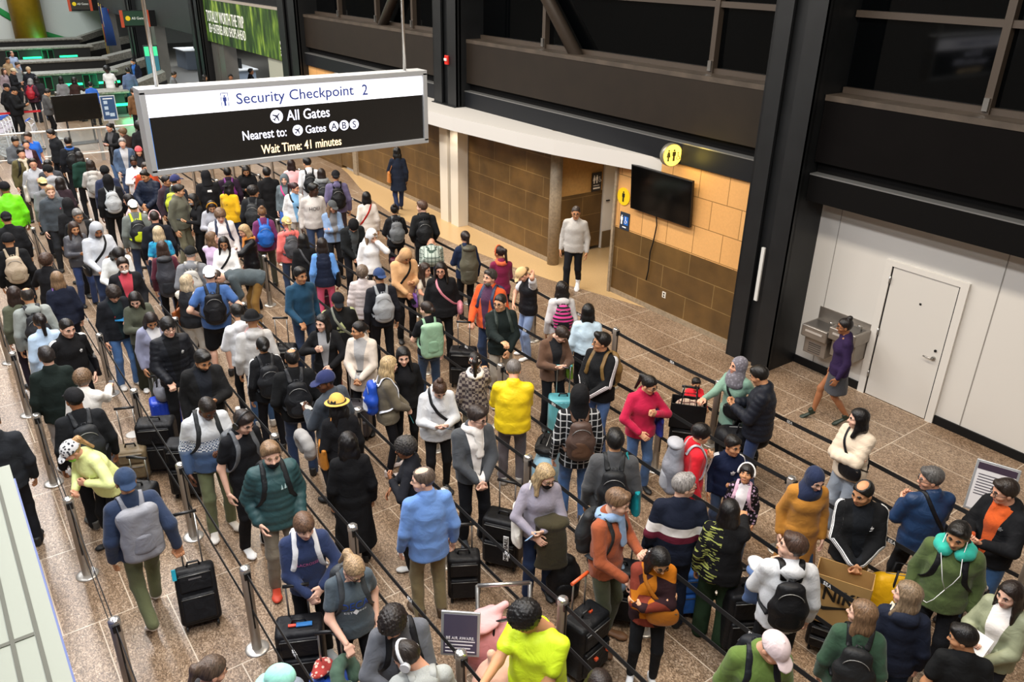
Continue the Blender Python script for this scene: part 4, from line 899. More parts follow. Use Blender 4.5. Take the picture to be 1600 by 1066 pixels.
    def wear(nm, kind, m, off=0):
        v, q = wear_t(kind, lod); me = tmpl(('wearme', kind, lod), lambda: arr_mesh(nm, v, q, [m])); o = mobj(nm, me, root, HM); o.material_slots[0].link = 'OBJECT'; o.material_slots[0].material = m; return o
    for k, nm, kd in (('cap', 'cap', 'cap'), ('bcap', 'cap', 'bcap'), ('bean', 'beanie', 'beanie'), ('hood', 'hood', 'hood'), ('hij', 'headscarf', 'hijab'), ('hat', 'hat', 'sunhat'), ('band', 'bandana', 'bandana'), ('mask', 'face_mask', 'mask')):
        if k in ex: wear(nm, kd, cloth(ex[k], 'print' if '/' in ex[k] else 'plain'))
    if 'hat' in ex and ex['hat'][:1] in 'de':
        MB().tube([(.1*math.cos(a), .014+.12*math.sin(a), .172) for a in [i*2*PI/24 for i in range(24)]], .004, 6, ry=.014, wide=(0, 0, 1), closed=True).build('hat_band', BLACKP, root, HM)
    if 'gl' in ex: mobj('glasses', tmpl('glasses', glasses_me), root, HM)
    if 'hp' in ex: mobj('headphones', tmpl(('hp', ex['hp']), lambda: phones_me(mat(ex['hp'], .4))), root, HM)
    if 'hband' in ex: MB().tube([(.102*math.cos(a), -.012, .12+.135*math.sin(a)) for a in [rad(i*15-8) for i in range(14)]], .015, 8, ry=.012).build('headband', mat(ex['hband'], .7), root, HM)
    if 'beard' in ex and lod < 2:
        def bf():
            F = Field(); F.ell((0, -.034, .036), (.0595, .0625, .047), .02).ell((0, -.086, .066), (.028, .011, .005), .01); F.ell((0, -.098, .05), (.023, .03, .0095), .004, op=1); F.cut((0, 0, 1), .074); F.cut((0, 1, 0), .0); return F.mesh(.008)
        v, q = tmpl('beard', bf); me = tmpl('beardme', lambda: arr_mesh('beard', v, q, [hairm('2a1c14')])); o = mobj('beard', me, root, HM); o.material_slots[0].link = 'OBJECT'; o.material_slots[0].material = hairm(ex['beard'])
    # upper garment
    def garment(tp, kind, off, hemz, sl, nm, m, inner=None, puff=0, hood=False, coll=None):
        F = Field(); k = .045*s
        cut0 = ff(hip, off+(.02 if tp in ('coat', 'puf', 'jac', 'hoo') else .014)); fl = 1+max(0, .86-hemz)*.35
        if bend > .5: hemz = .9
        if hemz < .95: F.tube(B((0, .0, hemz), .6), B((0, 0, .98)), (cut0[0]*fl, cut0[1]*fl), ff(hip, off), k=k, puff=puff, flat=1)
        F.tube(B((0, 0, max(.98, hemz))), B((0, 0, 1.12)), ff(hip, off+.01), ff(wai, off+.006), k=k, puff=puff, flat=int(hemz >= .95)).tube(B((0, 0, 1.12)), B((0, -.004, 1.3)), ff(wai, off+.006), ff(che, off, .7), k=k, puff=puff)
        if fem and not kid: F.ell(B((.06, -.085, 1.265)), V3(.07, .055, .065)*s, .05).ell(B((-.06, -.085, 1.265)), V3(.07, .055, .065)*s, .05)
        F.tube(B((0, -.004, 1.3)), B((0, .004, 1.385)), ff(che, off, .7), (sh*s*.92, (.086+off)*s), k=k, puff=puff)
        for si in (1, -1): F.cone(B((0, .014, 1.452)), B((si*sh*.92, .006, 1.405)), (.062+off*.5)*s, (.047+off*.7)*s, k=.03)
        F.cone(B((0, .012, 1.43)), B((0, .015, 1.485)), (.07+off*.4)*s, (.06+off*.3)*s, .04)
        fa = fr*(1.08 if not fem else 1)
        if sl:
            for si in (1, -1):
                a, e, w_ = A[si]; r1, r2, r3 = (.05*fa+off*.9)*s, (.043*fa+off*.85)*s, (.031*fa+off*.75)*s
                if sl == 1: F.cone(a, a+(e-a)*.62, r1, r1*1.02, .035)
                else: F.cone(a, e, r1, r2, .035, puff).cone(e, e+(w_-e)*.97, r2, r3, .02, puff)
        if hood: F.ell(B((0, .095, 1.455)), V3(.11, .055, .07)*s, .03).cone(B((.08, .05, 1.485)), B((.045, -.085, 1.43)), .032*s, .024*s, .025).cone(B((-.08, .05, 1.485)), B((-.045, -.085, 1.43)), .032*s, .024*s, .025)
        if coll: F.tube(B((0, .012, 1.45)), B((0, .004, 1.53)), (.078*s, .08*s), (.072*s, .076*s), k=.02, flat=1)
        v, q = F.mesh(hw, .0035 if not puff else .0015, seed); o = None
        if inner:
            c = v[q].mean(1)/s; c = (c-V3(0, .16*math.sin(bend), -.04*math.sin(bend))-piv)@Rb+piv; wz = np.clip(.018+.085*(c[:, 2]-.9)/.6, .014, .1)
            mk = (np.abs(c[:, 0]) < wz) & (c[:, 1] < -.05) & (c[:, 2] > .8)
            if mk.any():
                sh_ = np.intersect1d(np.unique(q[mk]), np.unique(q[~mk]))
                if bend == 0 and len(sh_):
                    vx = v[sh_]/s; wv = np.clip(.018+.085*(vx[:, 2]-.9)/.6, .014, .1); sel = (np.abs(np.abs(vx[:, 0])-wv) < hw*1.4/s) & (vx[:, 1] < -.03)
                    v[sh_[sel], 0] = np.sign(vx[sel, 0])*wv[sel]*s
                (v1, q1), (v, q) = split_faces(v, q, mk); mobj('inner_shirt', arr_mesh('inner_shirt', v1, q1, [cloth(inner)]), root)
        me = arr_mesh(nm, v, q, [m]); o = mobj(nm, me, root)
        if kind == 'stripes': sleeve_attr(me, v, A)
        return o, v, q
    tp, tc_, tk, tl = (top+['', '', ''])[:4]; off = OFF[tp]; hemz = float(tl) if tl else {'coat': .52, 'tee': .86, 'shirt': .8, 'puf': .82}.get(tp, .85)
    if tp == 'vest':
        garment('swe', '', .018, .88, 1 if 'ss' in ex else 2, 'shirt', cloth(tk or '888888')); go_ = garment('vest', '', off, .86, 0, 'vest', cloth(tc_, 'puffer'), ex.get('in'), .006 if lod < 2 else 0, coll=True)
    else:
        go_ = garment(tp, tk, off, hemz, 1 if tp == 'tee' or 'ss' in ex else 2, TOPN[tp], cloth(tc_, tk if tk else ('puffer' if tp == 'puf' else ('knit' if tp in ('swe', 'hoo') else 'plain'))), ex.get('in'), (.009 if lod < 2 else 0) if tp == 'puf' else 0, tp == 'hoo' and 'hood' not in ex or 'hd' in ex, tp in ('jac', 'coat', 'puf', 'shirt') and 'hd' not in ex)
    if 'scarf' in ex:
        F = Field(); [F.cone(B((.085*math.cos(a), .01+.085*math.sin(a), 1.47-.02*math.sin(a))), B((.085*math.cos(a+.8), .01+.085*math.sin(a+.8), 1.47-.02*math.sin(a+.8))), .038*s, .038*s, .02) for a in [i*.785 for i in range(8)]]; F.tube(B((.02, -.11, 1.46)), B((.03, -.15, 1.2)), (.05*s, .02*s), (.05*s, .02*s)); v, q = F.mesh(hw); mobj('scarf', arr_mesh('scarf', v, q, [cloth(ex['scarf'])]), root)
    if 'neck' in ex:
        v, q = wear_t('neck', lod); n_ = mobj('neck_pillow', arr_mesh('neck_pillow', v, q, [cloth(ex['neck'])]), None); n_.matrix_world = Matrix.Translation((x, y, 0)) @ Matrix.Rotation(rad(rz), 4, 'Z') @ m4(Rz(rad(hyaw*.5))@Rx(bend), ho+V3(0, 0, -.01), hs); tag(n_, ex.get('neckl', 'neck pillow')+' worn around the neck of the person '+label.split(';')[0].split(' and ')[0], 'neck pillow')
    # lower garment
    bt, bc, bk = (bot+['', ''])[:3]; F = Field(); bo = fr
    if bt == 'sk': F.tube(B((0, 0, 1.06), 0), V3(0, .01, .56)*s, ff(wai, .012), (.22*s, .17*s), flat=1)
    else:
        r = {'jn': (.09, .066, .06), 'tr': (.088, .066, .058), 'lg': (.082, .058, .044), 'lo': (.1, .088, .085), 'sh': (.1, .1, .1)}[bt]
        F.tube(B((0, .0, 1.03 if bend < .5 else .96), .5), V3(0, .15*math.sin(bend), .89)*s, ff(hip, -.004 if bend < .5 else -.03), (ff(hip, -.004)[0], ff(hip, -.004)[1]*.95), k=.04)
        if bend < .4: F.ell(V3(.068, .04, .9)*s, V3(.08, .078, .085)*s*bo, .04).ell(V3(-.068, .04, .9)*s, V3(.08, .078, .085)*s*bo, .04)
        for si in (1, -1):
            a, k, n = G[si]
            if bt == 'sh': F.cone(a, a+(k-a)*.92, r[0]*s*bo, r[1]*s*bo, .03)
            else: F.cone(a, k, r[0]*s*bo, r[1]*s*bo, .03).cone(k, n+(k-n)*.0+V3(0, 0, (.03 if walk else -.03) if bt != 'lg' else .0)*s, r[1]*s*bo, r[2]*s, .03)
    v, q = F.mesh(hw*1.1, .004 if bt not in ('lg',) else .0015, seed+3); mobj(BOTN[bt], arr_mesh(BOTN[bt], v, q, [cloth(bc, bk or ('denim' if bt == 'jn' else 'plain'))]), root)
    # shoes
    v, q, mi = shoe_t('s'); sc = shoe.split('/')
    me = tmpl('shoeme', lambda: arr_mesh('shoe', v, q, [mat('222222', .6), mat('dddddd', .6)], mi))
    for si in (1, -1):
        n = G[si][2]; a = rad(-si*(12 if not walk else 3)); lift = n[2]/s-.09
        o = mobj('shoe', me, root, m4(Rz(-a)@Rx(rad(35) if lift > .03 else 0), (n[0], n[1]-.03*s, max(0, (lift+.02)*s if lift > .03 else 0)), s*(1.02 if not fem else .93)))
        for i in (0, 1): o.material_slots[i].link = 'OBJECT'; o.material_slots[i].material = mat(sc[min(i, len(sc)-1)], .55)
    P = dict(root=root, s=s, B=B, A=A, hands=hands, HM=HM, go=go_, x=x, y=y, rz=rz, ref='person '+label.split(';')[0], fat=fat, che=che, off=off, sh=sh, lod=lod, Rb=Rb, ff=ff, mw=Matrix.Translation((x, y, 0)) @ Matrix.Rotation(rad(rz), 4, 'Z'), fem=fem)
    root['label'] = 'person '+label.replace(';', ',')
    PEOPLE[key] = P
    return P
# ---------------------------------------------------------------- things people carry
CN = {}
def cname(h): return CN.get(h, 'dark')
def bag_root(P, name, label, cat, group=None):
    if len(label.split()) > 16: label = ' '.join(label.split()[:16])
    r = empty(name, (P['x'], P['y'], 0), rad(P['rz']), label, cat, group); return r
def ribbon_path(P, pts): return [P['B'](p) for p in pts]
def drape(P, pts, lift=.007, n=5):
    """lays a strap's path on the garment"""
    o, v, q = P['go']; s = P['s']; t = P.setdefault('bvh', None) or BVHTree.FromPolygons([tuple(p) for p in v], [tuple(p) for p in q]); P['bvh'] = t
    out = []; raw = [Vector(P['B'](p)) for p in pts]; loc = [Vector(p) for p in pts]
    for i in range(len(raw)-1):
        for j in range(n):
            if j == 0 and i == 0 or True:
                u = j/n; p = raw[i].lerp(raw[i+1], u); l = loc[i].lerp(loc[i+1], u)
                if l.z > 1.4: d = Vector(P['Rb']@V3(0, 0, 1))
                else: d = Vector(P['Rb']@unit(V3(l.x*.35, l.y, 0)))
                h = t.ray_cast(p+d*.35, -d, .6)
                if h[0] is not None and (h[0]-p).length < .075: p = h[0]+d*lift
                out.append(p)
    out.append(raw[-1])
    for _ in range(2): out = [out[0]]+[(a+b*2+c)/4 for a, b, c in zip(out, out[1:], out[2:])]+[out[-1]]
    return out
def backpack(P, col, kind='d', cn='', look=''):
    s = P['s']; d = P['ff'](P['che'], P['off'], .8)[1]/s; c2 = col.split('/')
    r = bag_root(P, 'backpack', '%s backpack%s worn by the %s' % (cn, look, P['ref']), 'backpack', 'backpacks worn in the queue')
    m0 = cloth(c2[0], 'rows' if kind == 'z' else 'nylon') if kind != 'z' else cloth(col, 'rows'); m1 = cloth(c2[-1], 'nylon'); B = P['B']; F = Field(); w = (.145, .165, .15)[{'d': 0, 't': 1, 's': 2, 'z': 0}[kind]]
    z0, z1, dp = {'d': (1.0, 1.4, .15), 't': (.86, 1.5, .2), 's': (.98, 1.42, .12), 'z': (1.0, 1.4, .15)}[kind]
    yc = d+dp*.5
    if kind == 's':
        F.tube(B((0, yc, z0)), B((0, yc, z1)), (w*1.05*s, dp*.55*s), (w*1.05*s, dp*.5*s), k=.02).tube(B((w*.55, yc, z0)), B((w*.55, yc, z1)), (w*.55*s, dp*.5*s), (w*.5*s, dp*.48*s)).tube(B((-w*.55, yc, z0)), B((-w*.55, yc, z1)), (w*.55*s, dp*.5*s), (w*.5*s, dp*.48*s))
    else:
        F.tube(B((0, yc, z0+.05)), B((0, yc, (z0+z1)/2)), (w*s, dp*.6*s), (w*s, dp*.58*s), k=.05).tube(B((0, yc, (z0+z1)/2)), B((0, yc-.02, z1-.03)), (w*s, dp*.58*s), (w*.8*s, dp*.42*s), k=.05)
    v, q = F.mesh((.014, .019, .026)[P['lod']], .004, 5); mobj('main_compartment', arr_mesh('pack', v, q, [m0]), r)
    F = Field(); F.tube(B((0, yc+dp*.38, z0+.07)), B((0, yc+dp*.36, z0+.21)), (w*.72*s, dp*.34*s), (w*.7*s, dp*.3*s), k=.03)
    if kind == 't': F.ell(B((0, yc, z1)), V3(w*.8, dp*.5, .06)*s, .03)
    v, q = F.mesh((.014, .019, .026)[P['lod']]); mobj('front_pocket', arr_mesh('pocket', v, q, [m1]), r)
    a = d-.005; b = .1+.15*(P['off'])
    for si in (1, -1):
        pts = [(si*.06, a+.01, 1.39), (si*.075, .07, 1.455+P['off']*.8), (si*.085, -.02, 1.488+P['off']*.8), (si*.095, -.085, 1.43+P['off']*.5), (si*.105, -a-.004, 1.34), (si*.135, -a*.98, 1.2), (si*(.165+.12*(P['fat']-1)), -.03, 1.08), (si*.13, a, 1.03)]
        MB().tube(drape(P, pts, .006) if P['lod'] < 2 else [B(p) for p in pts], .029*s, 8, ry=.008*s, wide=P['Rb']@V3(1, 0, 0)).build('strap', m1 if kind != 'z' else cloth('181818', 'nylon'), r)
    MB().tube([B((-.03, a+.03, z1-.01)), B((-.02, a+.03, z1+.045)), B((.02, a+.03, z1+.045)), B((.03, a+.03, z1-.01))], .009*s, 6).build('haul_handle', m1, r)
    MB().tube([B((w*.75*math.cos(t), yc+dp*.3, z0+.27+.1*math.sin(t))) for t in [rad(20+14*i) for i in range(11)]], .004*s, 5).build('zipper', mat('8a8a88', .4, .5), r)
    return r
def crossbag(P, col, cn, side=1, nm='crossbody bag', size=1., front=False):
    s = P['s']; B = P['B']; d = P['ff'](P['che'], P['off'], .8)[1]/s+.008; r = bag_root(P, 'crossbody_bag', '%s %s worn by the %s' % (cn, nm, P['ref']), 'bag', 'bags worn across the body')
    m = cloth(col, 'leather'); hx = (P['ff']((.165, .118), P['off'])[0]/s)
    pts = [(side*hx*1.02, .02, 1.0), (side*hx*.75, -d*.85, 1.08), (0, -d*1.04, 1.25), (-side*.08, -d*.95, 1.38), (-side*.1, -.03, 1.49+P['off']*.5), (-side*.08, .08, 1.46), (0, d, 1.3), (side*hx*.7, d*.85, 1.1), (side*hx*1.02, .02, 1.0)]
    MB().tube(drape(P, pts, .008), .02*s, 8, ry=.006*s, wide=P['Rb']@V3(side*.7, 0, .7)).build('strap', m, r)
    F = Field(); c = B((side*hx*.55, -d-.03, 1.03)) if front else B((side*(hx+.05), -.03, .96)); e = V3(.12, .045, .085)*s*size if front else V3(.05, .13, .1)*s*size
    F.ell(c, e, .02).tube(c+V3(0, 0, -e[2]*.6), c+V3(0, 0, e[2]*.6), (e[0]*.85, e[1]*.85), (e[0]*.8, e[1]*.8)); v, q = F.mesh(.016 if P['lod'] < 2 else .025); mobj('pouch', arr_mesh('pouch', v, q, [m]), r)
    MB().tube([c+V3(-e[0] if front else e[0]*side, -e[1]*.6, e[2]*.55), c+V3(e[0]*.9 if front else e[0]*side, e[1]*.6 if not front else -e[1]*.6, e[2]*.55)], .006, 5).build('zipper', mat('77726a', .4, .6), r); return r
def shoulderbag(P, col, cn, side=1, nm='shoulder bag', kind='leather', w=.17, h=.28, z=1.0):
    s = P['s']; B = P['B']; r = bag_root(P, 'shoulder_bag', '%s %s hanging from the shoulder of the %s' % (cn, nm, P['ref']), 'bag', 'bags on shoulders'); sh = P['sh']; m = cloth(col, kind)
    bx = side*(P['ff']((.165, .118), P['off'])[0]/s+.05)
    for dy in (-.07, .07): MB().tube([B(p) for p in ((bx, dy, z+h*.4), (side*(sh+.03), dy*.8, 1.25), (side*(sh-.04), dy*.5, 1.485+P['off']*.6), (side*(sh-.05), 0, 1.49+P['off']*.6))], .014*s, 8, ry=.006*s, wide=(0, 1, 0)).build('strap', m, r)
    F = Field(); F.tube(B((bx, 0, z-h*.5)), B((bx, 0, z+h*.5)), (.06*s, w*s), (.035*s, w*.92*s), flat=1, k=.03); v, q = F.mesh(.016 if P['lod'] < 2 else .026, .004, 7); mobj('body', arr_mesh('bag', v, q, [m]), r); return r
def handpt(P, si):
    wr, R, hk, pn, d = P['hands'][si]; s = P['s']; return wr+d*.1*s+pn*.028*s, R
def phone(P, si=-1, what='phone', cn='dark'):
    c, R = handpt(P, si); wr, _, hk, pn, d = P['hands'][si]; Z = pn; X = np.cross(d, Z); 
    o = bpy.data.objects.new('phone', tmpl('phoneme', phone_me)); link(o)
    o.matrix_world = P['mw'] @ m4(np.stack([X, d, Z], 1), c, P['s']); tag(o, '%s phone held by the %s' % (cn, P['ref']), 'phone', 'phones held in the queue'); return o
def phone_me():
    m = MB(); m.box((-.036, -.02, -.004), (.036, .13, .004), .003); m.mat(1).box((-.033, -.016, .004), (.033, .126, .0048)); return m.mesh('phone', [mat('1d1f24', .3, .2), mat('8fb3d8', .2, emit=.35)])
def chest_text(P, body, w, h, z, col, back=False, name='lettering', xo=0., me=None):
    o, v, q = P['go']; s = P['s']; t = BVHTree.FromPolygons([tuple(p) for p in v], [tuple(p) for p in q]); me = me or text_mesh(body, w*s, h*s, 0); sg = -1 if back else 1; c = P['B']((xo, 0, z))
    bm = bmesh.new(); bm.from_mesh(me); bmesh.ops.triangulate(bm, faces=bm.faces[:]); bmesh.ops.subdivide_edges(bm, edges=[e for e in bm.edges if e.calc_length() > .03], cuts=1); bm.to_mesh(me); bm.free()
    for vt in me.vertices:
        px, pz = c[0]+vt.co.x*sg, c[2]+vt.co.y; hit = t.ray_cast(Vector((px, -sg*.8, pz)), Vector((0, sg, 0)))
        yy = hit[0].y if hit[0] is not None else c[1]-sg*.13; vt.co = (px, yy-sg*.005, pz)
    me.materials.clear(); me.materials.append(mat(col, .7)); me.update(); return mobj(name, me, o)
def rounded(a, b, r): return MB().box(a, b, r)
def suitcase(x, y, rz, label, col, w=.4, d=.24, h=.58, ext=.45, tilt=0, kind='soft', extra=None):
    r = empty('suitcase', (x, y, 0), rad(rz), label, 'suitcase', 'suitcases and bags on wheels'); r.rotation_euler = (rad(tilt), 0, rad(rz)); m = cloth(col, 'nylon') if kind == 'soft' else mat(col, .35)
    MB().box((-w/2, -d/2, .06), (w/2, d/2, .06+h), .045).build('shell', m, r)
    if kind == 'soft':
        MB().box((-w*.42, -d/2-.035, .1), (w*.42, -d/2+.02, .06+h*.55), .025).build('front_pocket', m, r); MB().box((-w*.4, -d/2-.02, .06+h*.6), (w*.4, -d/2+.02, .06+h*.93), .018).build('front_pocket', m, r)
        MB().tube([(-w*.4, -d/2-.022, .06+h*.9), (w*.4, -d/2-.022, .06+h*.9)], .005, 5).tube([(-w*.4, -d/2-.037, .06+h*.5), (w*.4, -d/2-.037, .06+h*.5)], .005, 5).build('zipper', mat('6f6f6c', .4, .5), r)
    else:
        q = MB()
        for i in range(6): q.box((-w*.42+i*w*.155, -d/2-.007, .12), (-w*.42+i*w*.155+.03, -d/2+.01, .02+h), .003)
        q.build('rib', m, r); MB().box((-w/2-.004, -.012, .1), (w/2+.004, .012, .02+h), .004).build('seam', mat('8d9498', .4), r)
    MB().tube([(-.06, 0, .06+h), (-.05, 0, .1+h), (.05, 0, .1+h), (.06, 0, .06+h)], .012, 8).build('carry_handle', BLACKP, r)
    if ext > .02:
        q = MB()
        for s_ in (-.09, .09): q.tube([(s_, d*.38, .06+h*.9), (s_, d*.38, .06+h+ext)], .009, 8)
        hd = q.build('telescopic_handle', CHROME, r); MB().tube([(-.115, d*.38, .06+h+ext), (.115, d*.38, .06+h+ext)], .017, 10).build('grip', mat(extra or '161617', .4), r)
    for a in (-w*.38, w*.38):
        for b in (-d*.32, d*.32): MB().tube([(a-.012, b, .03), (a+.012, b, .03)], .03, 14).tube([(a, b, .03), (a, b, .08)], .012, 6).build('wheel', BLACKP, r)
    return r

